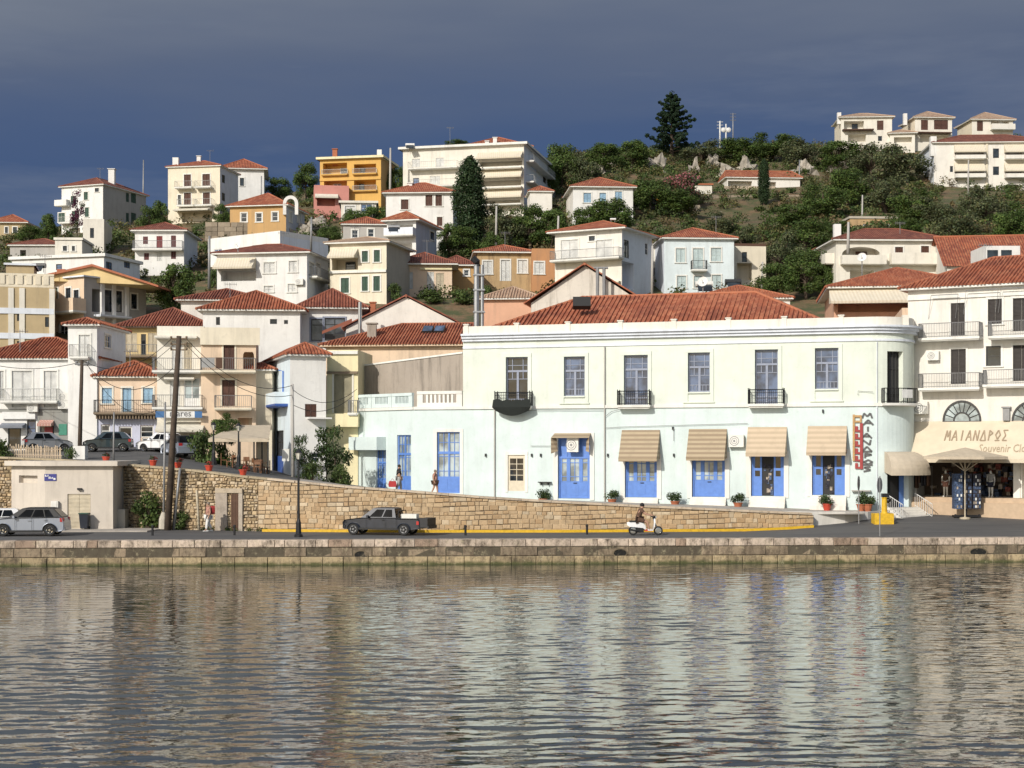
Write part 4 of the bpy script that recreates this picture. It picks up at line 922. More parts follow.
# ---------- vertical sign on the wall: angular lettering and meander
STROKES={'M':[[(0,0),(.18,1),(.5,.35),(.82,1),(1,0)]],'A':[[(0,0),(.5,1),(1,0)],[(.2,.36),(.8,.36)]],'I':[[(.5,0),(.5,1)]],'N':[[(.05,0),(.15,1),(.85,0),(.95,1)]],
 'D':[[(0,0),(.5,1),(1,0),(0,0)]],'R':[[(.2,0),(.2,1),(.85,.72),(.2,.45)]],'O':[[(.5,.12),(.95,.55),(.5,1),(.05,.55),(.5,.12)],[(.05,0),(.95,0)]],'S':[[(.95,.0),(.1,.0),(.6,.5),(.1,1),(.95,1)]],
 'o':[[(.5,.0),(.95,.5),(.5,1),(.05,.5),(.5,.0)]],'s':[[(.85,.95),(.2,.8),(.85,.3),(.15,.0)]],'^':[[(.1,.2),(.9,.8)],[(.1,.8),(.9,.2)]]}
def letter(mb,f,ch,u,z,w,h,out,st,th=.05,mi=0,tilt=0):
    for pl in STROKES[ch]:
        for (a,b),(c,e) in zip(pl,pl[1:]): f.bar(mb,u+a*w,z+b*h+tilt*a*w,u+c*w,z+e*h+tilt*c*w,st,out,out+th,mi)
vs=thing('shop_sign','vertical shop sign with dark Greek capitals and a red meander strip on the corner building','sign',MF.p(MF.u_of(860),MF.z_of(470,MF.u_of(860)),.1))
u0=MF.u_of(863); ztop=MF.z_of(412,u0); zbot=MF.z_of(472,u0); m=MB(); L=['M','A','I','A','N','D','R','O','s']; hh=(ztop-zbot)/9
for i,ch in enumerate(L): letter(m,MF,ch,u0-.05+.07*math.sin(i*1.2),ztop-hh*(i+.92),.66,hh*.74,.012,.12,.045)
m.build('lettering','sign_grey',vs)
u1=MF.u_of(852.5); zt,zb=MF.z_of(414.5,u1),MF.z_of(469,u1); m=MB(); MF.fbox(m,u1+.02,u1+.16,zb+.55,zt,.06,.13); 
m.build('gold_strip','sign_gold',vs)
m=MB(); MF.fbox(m,u1+.50,u1+.70,zb,zt-.6,.06,.14); k=6; s_=(zt-.7-zb)/k
for i in range(k):
    z=zb+s_*i; MF.fbox(m,u1+.18,u1+.50,z+s_*.05,z+s_*.30,.06,.13); MF.fbox(m,u1+.18,u1+.36,z+s_*.30,z+s_*.8,.06,.125)
m.build('meander_strip','sign_red',vs)
m=MB(); MF.fbox(m,u1+.17,u1+.62,zt-.55,zt-.42,.062,.12); MF.fbox(m,u1+.17,u1+.62,zt-.2,zt-.05,.062,.12); MF.fbox(m,u1+.5,u1+.62,zt-.42,zt-.2,.062,.12); m.build('gold_meander','sign_gold',vs)
# ================================================================= SOUVENIR SHOP HOUSE ON THE RIGHT
S=House('shop_building','cream three storey house with dark shutters above the souvenir shop','x' and 908,1110,108,-30,291,512,depth=12,col='white_warm',cat='building')
S.win([('sk',951,303,965,336),('sk',988,299,1002,324),('sk',1013,298,1030,331),('sk',951,349,966,384),('kkd',986,346,1001,366),('sk',1013,345,1030,381)],trim='trim')
u0,u1,z0,z1=S.F.rect(913,459,1018,497); S.holes['F'].append((u0,u1,z0,z1,3.0)); shz0,shz1,shu0,shu1=z0,z1,u0,u1
S.holes['F'].append((S.F.u_of(1022),S.F.u_of(1060),z0,z1,.6))
# fanlight holes are approximated by recessed half-round glazing set proud
S.walls(); S.hip(256,mat='roof_red',over=.5,eave='trim',rid=4.5)
for x0,x1,py in ((922,983,338),(991,1050,336),(922,983,388),(986,1050,384.5)): S.balc(x0,x1,py,proj=1.05,h=.98,rail='iron_grey',step=.11)
S.band(291.5,.30,.12,'trim'); S.ac(934,356)
u=S.F.u_of(919); 
air_con(S.F,S.root,922,408,0,(1.0,.85,.4))
for cx in (962,1031):
    u=S.F.u_of(cx); z=S.F.z_of(421,u); rr=abs(S.F.u_of(cx+19.5)-u); n_=20
    fr=MB(); g=MB(); pt=lambda r,t,o:S.F.p(u+r*math.cos(t),z+r*math.sin(t)*1.08,o)
    for i in range(n_):
        t0,t1=pi*i/n_,pi*(i+1)/n_
        for ra,rb in ((rr,rr*.90),(rr*.45,rr*.38)):
            fr.loft([[pt(ra,t0,.01),pt(rb,t0,.01),pt(rb,t0,.09),pt(ra,t0,.09)],[pt(ra,t1,.01),pt(rb,t1,.01),pt(rb,t1,.09),pt(ra,t1,.09)]],0,False)
        g.poly([pt(rr*.9,t0,.02),pt(rr*.9,t1,.02),pt(0,0,.02)])
    for i in range(1,9): t=pi*i/9; fr.path([pt(rr*.42,t,.05),pt(rr*.92,t,.05)],.028,4)
    S.F.fbox(fr,u-rr,u+rr,z-.07,z,.01,.09); ob=fr.build('fanlight','fr_dark',S.root); g.build('pane','glass_pale',ob)
u,z=S.F.u_of(1007),S.F.z_of(414,S.F.u_of(1007)); m=MB(); S.F.fbox(m,u-.22,u+.22,z-.45,z+.4,.01,.3); S.F.fbox(m,u-.3,u+.3,z+.4,z+.5,.01,.38); S.F.fbox(m,u-.05,u+.05,z-.6,z-.45,.01,.1); m.build('wall_lantern','plastic_grey',S.root)
# laundry rods
for x0,x1,py in ((933,960,296),(968,1000,291),(1003,1030,289)):
    m=MB(); ua,ub=S.F.u_of(x0),S.F.u_of(x1); z=S.F.z_of(py,ua); m.path([S.F.p(ua,z,.5),S.F.p(ub,z,.5)],.03,5); [m.path([S.F.p(k,z,.5),S.F.p(k-.3,z-1.6,.05)],.015,4) for k in (ua,ub)]; m.build('awning_rod','iron_grey',S.root)
# canvas awning with lettering (sloping sheet)
u0,u1=S.F.u_of(909),S.F.u_of(1112); zA=S.F.z_of(424,u0+1); pj=2.0; zTop_l=S.F.z_of(415,u0); zF=S.F.z_of(459,u0+2)+.0
def AW(u,t,o=0): return S.F.p(u,lerp(S.F.z_of(424,S.F.u_of(975))+.2,zF+.05,t)+o,.06+pj*t)
m=MB(); NU=24
for i in range(NU):
    ua,ub=lerp(u0+.2,u1,i/NU),lerp(u0+.2,u1,(i+1)/NU)
    for j in range(6): m.poly([AW(ua,(j+1)/6),AW(ub,(j+1)/6),AW(ub,j/6),AW(ua,j/6)])
    for o_ in (-.03,): m.poly([AW(ua,0,o_),AW(ub,0,o_),AW(ub,1,o_),AW(ua,1,o_)])
    m.poly([AW(ua,1,0),AW(ua,1,-.28),AW(ub,1,-.28),AW(ub,1,0)])
m.poly([AW(u0+.2,0),AW(u0+.2,1),AW(u0+.2,1,-.28),AW(u0+.2,0,-.4)])
# rounded bonnet at the left end
cx=u0+.2
for i in range(8):
    t0,t1=pi/2*i/8,pi/2*(i+1)/8
    fq=lambda t,k:S.F.p(cx-1.0*math.sin(t)*.6,lerp(AW(cx,0).z+.45*(1-k),zF+.05,k),.06+pj*k*math.cos(t))
    for j in range(6): m.poly([fq(t0,j/6),fq(t0,(j+1)/6),fq(t1,(j+1)/6),fq(t1,j/6)])
aw=m.build('shop_awning','canvas_plain',S.root)
def awl(u,z,o): # z is position down the sheet
    return None
class SheetF:      # letters lie on the sloping sheet
    def p(s,u,v,out=0): 
        q=AW(u,1-v); return q+s.nv()*out
    def dv(s): return S.F.dv()
    def nv(s): return (S.F.nv()*.78+V((0,0,.62))).normalized()
    def bar(s,mb,u0,v0,u1,v1,w,o0,o1,mi=0):
        a=s.p(u0,v0,o0); b=s.p(u1,v1,o0); dd=b-a; Ln=dd.length; dd.normalize(); t=s.nv().cross(dd)*w
        mb.obox(a-t/2,dd*Ln,t,s.nv()*(o1-o0),mi)
SF=SheetF(); m=MB()
def uo(px): # u on the sheet front for a pixel, at 60% down
    f2=Facade((S.F.o.x+S.F.n.x*pj*.6,S.F.o.y+S.F.n.y*pj*.6),S.F.d,S.F.n); return f2.u_of(px)
ua,ub=uo(943.5),uo(1008); wl_=(ub-ua)/9
for i,ch in enumerate(['M','A','I','A','N','D','R','O','S']): letter(m,SF,ch,ua+wl_*(i+.1),.47,wl_*.72,.27,.03,.085,.02)
m.build('lettering','letter_brown',aw)
def text(name,body,f,u,z,size,mat,par,out=.03,slope=None,align='LEFT',ext=.008,sx=1.0):
    c=bpy.data.curves.new(name,'FONT'); c.body=body; c.size=size; c.extrude=ext; c.align_x=align; c.materials.append(MAT[mat]); c.resolution_u=2; c.offset=.004
    o=bpy.data.objects.new(name,c); o=bpy.data.objects.new(name,bpy.data.meshes.new_from_object(o)); COL.objects.link(o); x=f.dv().normalized(); nn=f.nv().normalized(); y=nn.cross(x)
    M=Matrix((x,y,nn)).transposed().to_4x4(); M.translation=f.p(u,z,out)-(wloc(par) if par else V((0,0,0)))
    if par: o.parent=par
    o.matrix_local=M@Matrix.Diagonal((sx,1,1,1)); return o
text('lettering','Souvenir',SF,uo(980),.17,.95,'letter_tan',aw,sx=.62); text('lettering','Clothes',SF,uo(1014),.17,.95,'letter_tan',aw,sx=.62)
# shop inside: back, shelves with goods
ins=MB(); rr=random.Random(2)
for i in range(130):
    u=rr.uniform(shu0+.3,shu1-.2); w_=rr.uniform(.15,.4); z=shz0+rr.random()**1.2*(shz1-shz0-.4); f_=(u-shu0)/(shu1-shu0)
    if f_<.35 and rr.random()<.7: continue
    S.F.fbox(ins,u,u+w_,z,z+rr.uniform(.15,.42),-2.9,-2.9+rr.uniform(.2,1.3),rr.randrange(4))
tag(ins.build('goods',['goods_dark','goods_blue','goods_red','goods_pale'],S.root),kind='stuff')
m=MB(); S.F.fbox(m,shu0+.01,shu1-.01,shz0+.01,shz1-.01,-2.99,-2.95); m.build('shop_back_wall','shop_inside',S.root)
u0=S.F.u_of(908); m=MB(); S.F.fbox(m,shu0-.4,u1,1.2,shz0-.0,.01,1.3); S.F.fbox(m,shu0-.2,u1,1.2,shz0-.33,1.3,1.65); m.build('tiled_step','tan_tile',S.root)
for px in (914,1017): 
    u=S.F.u_of(px); m=MB(); S.F.fbox(m,u-.22,u+.22,shz0,shz1,-.02,.12); m.build('shop_pillar','trim',S.root)
_AN+=[(q,zb,zb-tz0(q.x,q.y)) for q,zb in ANCH]
for q,zb,dz in _AN:
    if abs(dz)>4: print('ANCHOR',round(512+q.x/q.y*F),round(q.y),round(dz,1))
# --- hill terrain as one sheet out to beyond the ridge
mb=MB(); xs=[-260+i*3.5 for i in range(150)]; ys=[118,121,124,127,130,134,138,142,147,152,157,162,168,174,180,186,192,198,205,212,219,226,233,240,248,256,264,272,281,290,300,310,320,332,345,360,380,420,520,700,1000]
g=[]
for y in ys:
    row=[]
    for x in xs:
        X=x*max(1,y/160); yy=min(y,420); z=tz(X*yy/y if y>420 else X,yy)
        if y>420: z=z-(y-420)*.10
        if y<129: z-=min(5,(129-y)*1.2)
        z+= (math.sin(X*.21+y*.13)+math.sin(X*.09-y*.27+1.3))*.22*min(1,(y-110)/80)-.25
        row.append((X,y,z))
    g.append(row)
n0=0
for r in g: mb.v+=r
W_=len(xs)
for i in range(len(ys)-1):
    for j in range(W_-1):
        mb.f.append((i*W_+j,i*W_+j+1,(i+1)*W_+j+1,(i+1)*W_+j)); mb.m.append(0); mb.c.append(None); mb.u.append(None)
tag(mb.build('hillside_ground','soil',smooth=True),kind='structure')
# ================================================================= LOWER TOWN, LEFT
# F: white shop house at the far left with a tower
h=House('shop_house','white two storey house with grey shop fronts at far left street level','x' and -30,97,123,0,360,449,depth=9,col='white',side='white_cool')
h.win([('sw',12,371,32,407),('sw',44,371,57,407),('sw',72,370,84,398),('sw',0,371,4,398)],trim='trim')
h.win([('dkd',8,428,21,449),('gkb',27,420,36,437),('gkd',40,421,54,441),('dwd',69,427,80,448)],trim=None)
h.walls(); h.balc(3,60,401,proj=.9,rail='rail_pale',step=.12); h.band(409,.25,.07,'grey_shop')
m=MB(); u0,u1=h.F.u_of(37),h.F.W if 0 else h.W; h.F.fbox(m,u0,u1,h.zb-2,h.F.z_of(421,u0),.004,.05); 
m=MB()
for a,b,c,d in ((37.5,40,450,410),(54,69,450,410),(80,97,450,410),(40,54,419.5,410),(69,80,426,410)): h.F.fbox(m,h.F.u_of(a)+.01,h.F.u_of(b)-.01,h.F.z_of(c,0),h.F.z_of(d,0)-.02,.004,.04)
m.build('shop_front','grey_shop',h.root)
h.awn(2,423,26,428,proj=.9,mat='canvas_grey'); h.awn(40,420,54,426,proj=.8,mat='canvas_redwhite'); m=MB(); h.F.fbox(m,h.F.u_of(3),h.F.u_of(36),h.F.z_of(419,0),h.F.z_of(412,0),.01,.25); m.build('sign_board','sign_white',h.root)
m=MB(); h.F.fbox(m,h.F.u_of(45),h.F.u_of(53),h.F.z_of(437,0),h.F.z_of(427,0),.06,.12); m.build('red_board','sign_red',h.root); m=MB(); h.F.fbox(m,h.F.u_of(59),h.F.u_of(67),h.F.z_of(435,0),h.F.z_of(424,0),.06,.10); m.build('green_board','sign_green',h.root)
for x,y in ((65,397),(65,405),(34,408)): h.ac(x,y,out=.1)
h.hip(338,mat='roof_red',over=.3,eave='trim'); 
h=House('tower_house','narrow white tower house with one balcony and a small tiled roof',68,97,122.4,-6,326,449,col='white',side='white_cool',xs=125,face='R')  # lavender shade of the right side is put into its cool white
h.win([('sw',79,335,90,358)],trim='trim').win([('gwb',104.5,335,110.5,348)],'R'); h.walls(); h.balc(72,91,357,proj=.8,rail='rail_pale'); h.hip(318,mat='roof_red',over=.35)
# E: peach house with blue shutters
h=House('peach_house','small peach house with light blue shutters above a lavender shop floor',97,160,122.5,3,378,448,depth=9,col='peach')
h.win([('sl',102,388,112,403.5),('sl',122.5,388,131.5,412),('sl',143,388,153,403)],trim='cream_pale')
h.win([('dwg',101,425,110,447),('dwd',119,427,132,448),('gwd',140.5,426,153.5,437.5),('gwg',142,438,153,448)],trim=None)
h.walls(); m=MB()
for a,b,c,d in ((97,101,450,419),(110,119,450,419),(132,140.5,450,419),(153.5,160,450,419),(101,110,424.5,419),(119,132,426.5,419),(140.5,153.5,425.5,419)): h.F.fbox(m,h.F.u_of(a)+.01,h.F.u_of(b)-.01,h.F.z_of(c,0),h.F.z_of(d,0),.004,.05)
m.build('shop_front','lavender',h.root); h.balc(96,158,412.5,proj=1.0,rail='iron',slab='dark_stone',step=.16)
m=MB(); [h.F.fbox(m,h.F.u_of(98+3*i),h.F.u_of(99.4+3*i),h.F.z_of(419,0),h.F.z_of(414,0)-.1,.01,.8) for i in range(21)]; h.F.fbox(m,0,h.W,h.F.z_of(415.5,0),h.F.z_of(413,0)-.1,.01,.5); m.build('balcony_beams','dark_stone',h.root)
h.hip(361,mat='roof_red',over=.35,eave='cream_pale')
# D: long cream / peach block with balconies
h=House('balcony_block','three storey cream and peach block with long balconies above a white awning',157,204,121.5,5,333,448,depth=10,col='cream_pale')
h.win([('sw',172,341,182,369),('sc',184,343,192,369),('dwp',184,378,200,407),('sw',170,380,180,406),('okk' and 'o1.2',162,432,204,447)],trim=None)
h.walls(); h.flat(.55); h.balc(154,203,371,proj=1.2,rail='iron_grey',slab='trim'); h.balc(154,204,407.5,proj=1.2,rail='iron_grey',slab='trim'); h.balc(156,198,336.5,proj=.9,rail='cream_pale',style='none',slab='cream_pale'); h.balc(165,195,377.5,proj=.7,style='none',slab='cream_pale')
h.awn(158,421,205,432,proj=1.7,mat='canvas_white')
sg=thing('cafe_sign','white cafe signboard with blue ends and black lower case lettering above an awning','sign',h.F.p(h.F.u_of(180),h.F.z_of(414,h.F.u_of(180)),1.3)); u0,u1=h.F.u_of(158),h.F.u_of(204); z0,z1=h.F.z_of(419.5,u0)+.12,h.F.z_of(411,u0)-.05
m=MB(); h.F.fbox(m,lerp(u0,u1,.20),lerp(u0,u1,.84),z0,z1,1.26,1.34); m.build('board','sign_white',sg); m=MB(); h.F.fbox(m,u0,lerp(u0,u1,.20),z0,z1,1.26,1.338); h.F.fbox(m,lerp(u0,u1,.84),u1,z0,z1,1.26,1.338); m.build('end_panel','sign_bright_blue',sg)
text('lettering','mares',h.F,lerp(u0,u1,.30),z0+.10,.72,'sign_grey',sg,out=1.345,sx=.95)
h=House('loggia_house','peach three storey house with brown doors and an arched corner loggia',201,256,121,8,341,462,depth=9,col='peach_panel')
h.win([('sb',223.5,344.5,234.5,369.5),('sb',222,380,235,406)],trim='cream'); 
u0,u1,z0,z1=h.F.rect(243,352,262,369); h.holes['F'].append((u0,h.W-.15,z0,z1,1.8)); h.win([('o1.0',238,418,252,440)])
h.walls(); m=MB(); h.F.fbox(m,-.05,h.W+.3,h.F.z_of(341,0)-.3,h.F.z_of(327.5,0),.0,.25); m.build('parapet_band','cream',h.root); h.flat(.2)
uc,uw=(u0+h.W-.15)/2,(h.W-.15-u0)/2; m=MB(); n_=14; 
for i in range(n_): 
    t0,t1=pi*i/n_,pi*(i+1)/n_; zt=z1+.55; c=lambda t,o:h.F.p(uc+uw*math.cos(t),z1-.35+.5*math.sin(t),o)
    m.poly([c(t0,.01),c(t1,.01),V((c(t1,.01).x,c(t1,.01).y,z1+.01)),V((c(t0,.01).x,c(t0,.01).y,z1+.01))])
m.build('arch_head','peach_panel',h.root)
h.balc(201,256,371,proj=1.3,rail='iron_grey',slab='cream'); h.balc(215,252,408,proj=1.3,rail='iron_grey',slab='cream'); m=MB(); q=h.F; u=q.u_of(209); z=q.z_of(371,u); q.fbox(m,u-.5,u+.5,z+.2,z+.95,1.2,1.28,0); q.fbox(m,u+.6,u+1.1,z+.15,z+1.0,1.2,1.28,1); m.build('laundry',['cloth_grey','cloth_brown'],h.root)
# house with cream wall behind the cafe terrace
h=House('cafe_house','plain cream cafe house behind the tan terrace canopy',246,272,122.5,0,371,474,depth=6,col='cream')
h.win([('sb',250,379,255,389),('o1.0',252,440,268,468)],trim=None).walls(); h.hip(363,mat='roof_red',over=.3)
# C: white corner house with blue details
h=House('corner_house','white corner house with pale blue front, blue balcony and half blue door',290,326,117,24,356,476,depth=12,col='white',side='pale_blue',xs=269,face='L')
h.win([('kkd' and 'sb',305,404,316.5,417),('gwd',311,452,320,463)],trim=None).win([('dkg',276,430.5,283.5,473)],'L',trim=None)
h.walls(); u0,u1,z0,z1=h.L.rect(276,456,283.5,473); m=MB(); h.L.fbox(m,u0+.02,u1-.02,z0,z1,-.06,-.0); m.build('door_panel','door_navy',h.root)
h.balc(263,288,406,k='L',proj=1.0,h=.9,rail='pale_blue',style='solid',slab='door_navy'); m=MB(); u=h.L.u_of(284); m.path([h.L.p(u,h.L.z_of(399,u),.08),h.L.p(u,h.L.z_of(371,u),.08),h.L.p(u-.6,h.L.z_of(370,u),.3)],.06,5); m.build('blue_pipe','door_blue',h.root)
m=MB(); h.F.fbox(m,h.F.u_of(307),h.F.u_of(330),h.F.z_of(419,1),h.F.z_of(417.5,1),.0,.8); m.build('ledge','white',h.root); m=MB(); h.F.fbox(m,h.F.u_of(309),h.F.u_of(327),h.F.z_of(465.5,1),h.F.z_of(463.5,1),.0,.5); m.build('ledge','white',h.root); h.hip(343,mat='roof_red',over=.35)
# B: yellow house with shutter bay, peach wing, skylights
h=House('yellow_house','narrow pale yellow house with olive shutters and a projecting bay beside the terrace',327,358,119.7,-4,350,480,depth=7,col='yellow_pale')
h.win([('so',334,374,352,413)],trim='cream_pale').walls()
m=MB(); u0,u1=h.F.u_of(326),h.F.u_of(360); h.F.fbox(m,u0,u1,h.F.z_of(427,1),h.F.z_of(414,1),.0,.9); m.build('bay','yellow_pale',h.root); h.band(371.5,.18,.25,'dark_stone'); h.band(351,.25,.2,'trim')
h.balc(350,360,413,proj=1.1,rail='iron_grey',slab='trim')
h=House('peach_wing','peach walled wing with a long tiled roof and twin skylights',326,464,129,-6,347,470,depth=11,col='peach_panel')
h.walls(); h.hip(324,mat='roof_red',over=.5,eave='peach_panel',rid=5.5,endR=True)
for x in (422,434): 
    c=h.q(h.F.u_of(x),2.6,h.rz(2.6)+.12); m=MB(); m.obox(c-h.F.dv()*.45+V((0,-.1,-.1)),h.F.dv()*.9,-h.F.nv()*1.1+V((0,0,.55)),V((0,-.1,.16))); sk=m.build('skylight','fr_dark',h.roof); m=MB(); a_=c+V((0,-.205,.085)); k_=-h.F.nv()*1.0+V((0,0,.5)); m.poly([a_-h.F.dv()*.38,a_+h.F.dv()*.38,a_+h.F.dv()*.38+k_,a_-h.F.dv()*.38+k_]); m.build('pane','glass_blue',sk)
h.chimney(372,323,'rough_render',.75,2.0,3.2)
# rough rendered wall behind the terrace
A,B=V((XP(357,123),123,0)),V((XP(463,116.5),116.5,0)); dd=(B-A).normalized(); nn=V((dd.y,-dd.x,0)); m=MB()
m.loft([[A+V((0,0,5)),A-nn*.5+V((0,0,5)),A-nn*.5+V((0,0,ZP(367,123))),A+V((0,0,ZP(367,123)))],[B+V((0,0,5)),B-nn*.5+V((0,0,5)),B-nn*.5+V((0,0,ZP(353.5,116.5))),B+V((0,0,ZP(353.5,116.5)))]])
wr=tag(m.build('rendered_wall','rough_render',origin=A.lerp(B,.5)+V((0,0,6))),'rough grey brown rendered wall rising behind the pale blue terrace','wall'); m=MB(); o_=V((0,0,.003))
m.loft([[q+nn*.08+V((0,0,z+.003)),q-nn*.58+V((0,0,z+.003)),q-nn*.58+V((0,0,z+.13)),q+nn*.08+V((0,0,z+.13))] for q,z in ((A,ZP(367,123)),(B,ZP(353.5,116.5)))]); m.build('coping','trim',wr)
# ================================================================= SECOND ROW
h=House('apartment_block','olive beige apartment block with white bands and a roof terrace at far left',-20,54,146,14,286,420,depth=12,col='olive_beige')
h.win([('gkd',17,314,21,321),('gkd',45,317,49,327),('gkd',17,341,21,352)],trim=None); h.walls()
for py in (308,333,361): h.band(py,.55,.12,'white_cool')
for x in (11,22,52): m=MB(); u=h.F.u_of(x); h.F.fbox(m,u-.25,u+.25,h.zb,h.z1-.1,.004,.10); m.build('pilaster','cream_pale',h.root)
h.flat(.25,mat='cream'); m=MB(); f=h.F
for x in (-5,2,11,20,29,38,46): u=f.u_of(x); f.fbox(m,u-.25,u+.25,h.z1+.25,h.z1+1.098,-.25,.05)
f.fbox(m,0,h.W,h.z1+1.1,h.z1+1.3,-.2,.0); f.fbox(m,0,h.W,h.z1+.25,h.z1+1.095,-.16,-.05); m.build('terrace_parapet','cream',h.root)
h=House('roof_room','small beige stair room with a dark round opening on the olive apartment roof',6,34,150,14,265,290,depth=5,col='olive_beige',found=1.5)
h.win([('o1.0',10,284,15,292)]).walls(); h.flat(.2,over=.2,mat='white_cool')
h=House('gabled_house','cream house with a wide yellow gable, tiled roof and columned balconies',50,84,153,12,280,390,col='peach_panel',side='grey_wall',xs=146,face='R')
h.win([('sg',52.5,288,58,299),('gkd',66,288,71,300),('gkd',74,290,79,299),('gwd',60,325,68,337)],trim='trim')
h.win([('o1.5',92,289,101,312),('okd' and 'kkd',104,290,112,312),('kkd',115,291,122,312),('gkd',131,294,137,309)],'R',trim='trim'); h.walls(); 
h.balc(62,86,312,proj=1.6,h=1.2,rail='peach_panel',style='solid',slab='trim'); h.balc(94,125,316,k='R',proj=1.0,rail='white_cool',style='none',slab='white_cool')
for x in (101.5,113,126): u=h.Rt.u_of(x); m=MB(); h.Rt.fbox(m,u-.2,u+.2,h.z1-5.5,h.z1,.01,.25); m.build('column','white',h.root)
h.flat(.15,over=.3,mat='white_cool')
A,B,C=P(29,280,151.5),P(150,285,151.5),P(93,267,151.5); bk=V((.5,9,0)); m=MB(); m.extrude([A,B,C],bk); m.build('gable_face','yellow_main',h.root); m=MB(); up=V((0,0,.16)); fr=V((0,-.4,0)); m.extrude([A+fr-V((.9,0,.25)),C+fr+V((0,0,.03)),C+fr+up*1.6,A+fr-V((.9,0,.05))],bk*1.05); m.extrude([B+fr+V((.9,0,-.25)),C+fr+V((0,0,.03)),C+fr+up*1.6,B+fr+V((.9,0,-.05))],bk*1.05); h.roof=m.build('roof','roof_orange_near',h.root); h.chimney(62,268,'terracotta',.8,3,1.5,False)
h=House('tiled_house','low yellow walled house under a broad brown tiled roof',122,206,138,0,328,380,depth=10,col='yellow_main'); h.win([('sc',126,333,137,352),('kkd',141,334,146,355),('sc',148,333,157,352)],trim=None).walls(); h.hip(308,mat='roof_brown',over=.6,eave='fr_brown'); h.balc(122,160,356,proj=1.2,rail='iron_grey',slab='dark_stone')
h=House('terraced_house','white house with small dark windows below stepped red roofs',203,300,134,4,311,350,depth=9,col='white',side='white_cool'); h.win([('gkd',216,317,220,325),('gkd',270,319,277,324),('gkd',284,320,288,324)],trim=None).walls(); h.hip(291,mat='roof_red',over=.5)
h=House('rear_house','white house whose broad brown roof rises behind the stepped roofs',181,262,144,3,301,345,depth=11,col='white_warm').walls().hip(289,mat='roof_brown',over=.5)
h=House('dormer_house','white house with a glazed sunroom under a brown tiled roof',302,362,137,6,309,380,depth=10,col='white'); h.win([('gkg',311,319,323,341),('dkg',324,318,345,341)],trim='fr_grey').walls(); h.hip(289,mat='roof_brown',over=.6); h.chimney(373,302,'terracotta',.5,4,1.3)
h=House('gable_house','plain white gable end with a dark brown lean-to roof edge and metal flue',346,466,134,3,327,380,depth=14,col='white_warm').walls(); h.gable(296,'v',mat='roof_brown',over=.3)
m=MB(); q=P(360,327,131.5); m.path([V((q.x,q.y,q.z-3)),V((q.x,q.y,ZP(302,131.5)))],.16,8); fl=m.build('flue_pipe','steel',h.root)
m=MB(); m.loft([[P(322,334,131),P(322,331,131),P(322,331,133),P(322,334,133)],[P(352,322,131),P(352,318.5,131),P(352,318.5,133),P(352,322,133)]]); m.build('lean_to_roof','roof_brown',h.root)
# stained white gable behind the main roof
h=House('stained_gable_house','stained whitish gable house with a steep brown roof behind the corner building',531,640,133,-10,303,360,depth=14,col='gable_plaster'); h.walls(); h.gable(264.5,'v',mat='roof_red',over=.5)
m=MB(); q=P(601,300,130.5); [m.path([V((q.x+e,q.y,q.z-1)),V((q.x+e,q.y,ZP(268,130.5)))],.14,6) for e in (-.3,.25)]; m.path([V((q.x-.6,q.y,ZP(268,130.5))),V((q.x+.6,q.y,ZP(268,130.5)))],.1,5); m.build('chimney_pipes','plastic_grey',h.root)
h=House('tan_gable_house','low tan gabled house with a plain side wall beside the stained gable',483,538,138,-5,300,340,depth=10,col='salmon'); h.walls(); h.hip(287,mat='roof_tan',over=.4)
fl=thing('flue_stack','tall grey metal flue with a bent cowl beside the corner building roof','flue',P(479,324,118)); m=MB(); q=P(479,324,118); [m.path([V((q.x+e,q.y,q.z-2.5)),V((q.x+e,q.y,ZP(265,118)))],r_,8) for e,r_ in ((-.18,.22),(.25,.13))]; m.build('pipe','zinc',fl); m=MB(); m.path([V((q.x-.15,q.y,ZP(266,118))),V((q.x-.15,q.y,ZP(262,118))),V((q.x-.5,q.y,ZP(258,118)))],.26,8); m.build('cowl','iron',fl)
for zz in (312,290,275): m=MB(); q=P(479,zz,118); m.box(q.x-.45,q.y-.25,q.z-.06,q.x+.45,q.y+.25,q.z+.06); m.build('clamp','zinc',fl)
# ================================================================= RIGHT, BEHIND THE CORNER BUILDING
h=House('awning_house','house with a long cream awning under red tiles behind the corner building',834,975,124,-8,289,340,depth=12,col='salmon'); h.win([('o1.2',838,303,912,312)]).walls(); h.hip(268,mat='roof_red',over=.6,eave='trim',endR=True); h.awn(829,288,917,305,proj=2.0,mat='canvas_cream')
h=House('wedge_house','narrow salmon wall between the corner building and the souvenir shop',902,915,114,-10,312,512,depth=9,col='peach_panel').win([('gwd',905,330,910,340)]).walls().flat(.3)
h=House('big_roof_house','house with a very large red roof and a white dormer on the right',947,1070,150,-8,266,320,depth=14,col='white_warm').walls(); h.gable(236,'u',mat='roof_red',over=.4)
dm=P(997,258,146); m=MB(); m.box(dm.x-1.6,dm.y-1.2,dm.z-.8,dm.x+1.8,dm.y+3,dm.z+1.0); o=m.build('dormer','white',h.roof); m=MB(); [m.box(dm.x-1.3+e,dm.y-1.23,dm.z-.4,dm.x-.3+e,dm.y-1.203,dm.z+.6) for e in (0,1.3)]; m.build('pane','glass_dark',o)
h=House('arched_house','cream two storey house with a big arched balcony and brown shutters',836,948,158,4,241,300,col='cream_pale',side='cream_pale',xs=818,face='L')
u0,u1,z0,z1=h.F.rect(842,247,880,264); h.holes['F'].append((u0,u1,z0,z1,2)); h.win([('o1.8',850,270,874,284),('o1',891,270,912,280),('sb',895,247,903,258.5),('sb',921,246,929,258.5)],trim='trim'); h.win([('gkd',823,252,827,258)],'L',trim=None); h.walls()
uc,uw=(u0+u1)/2,(u1-u0)/2; m=MB(); n_=20
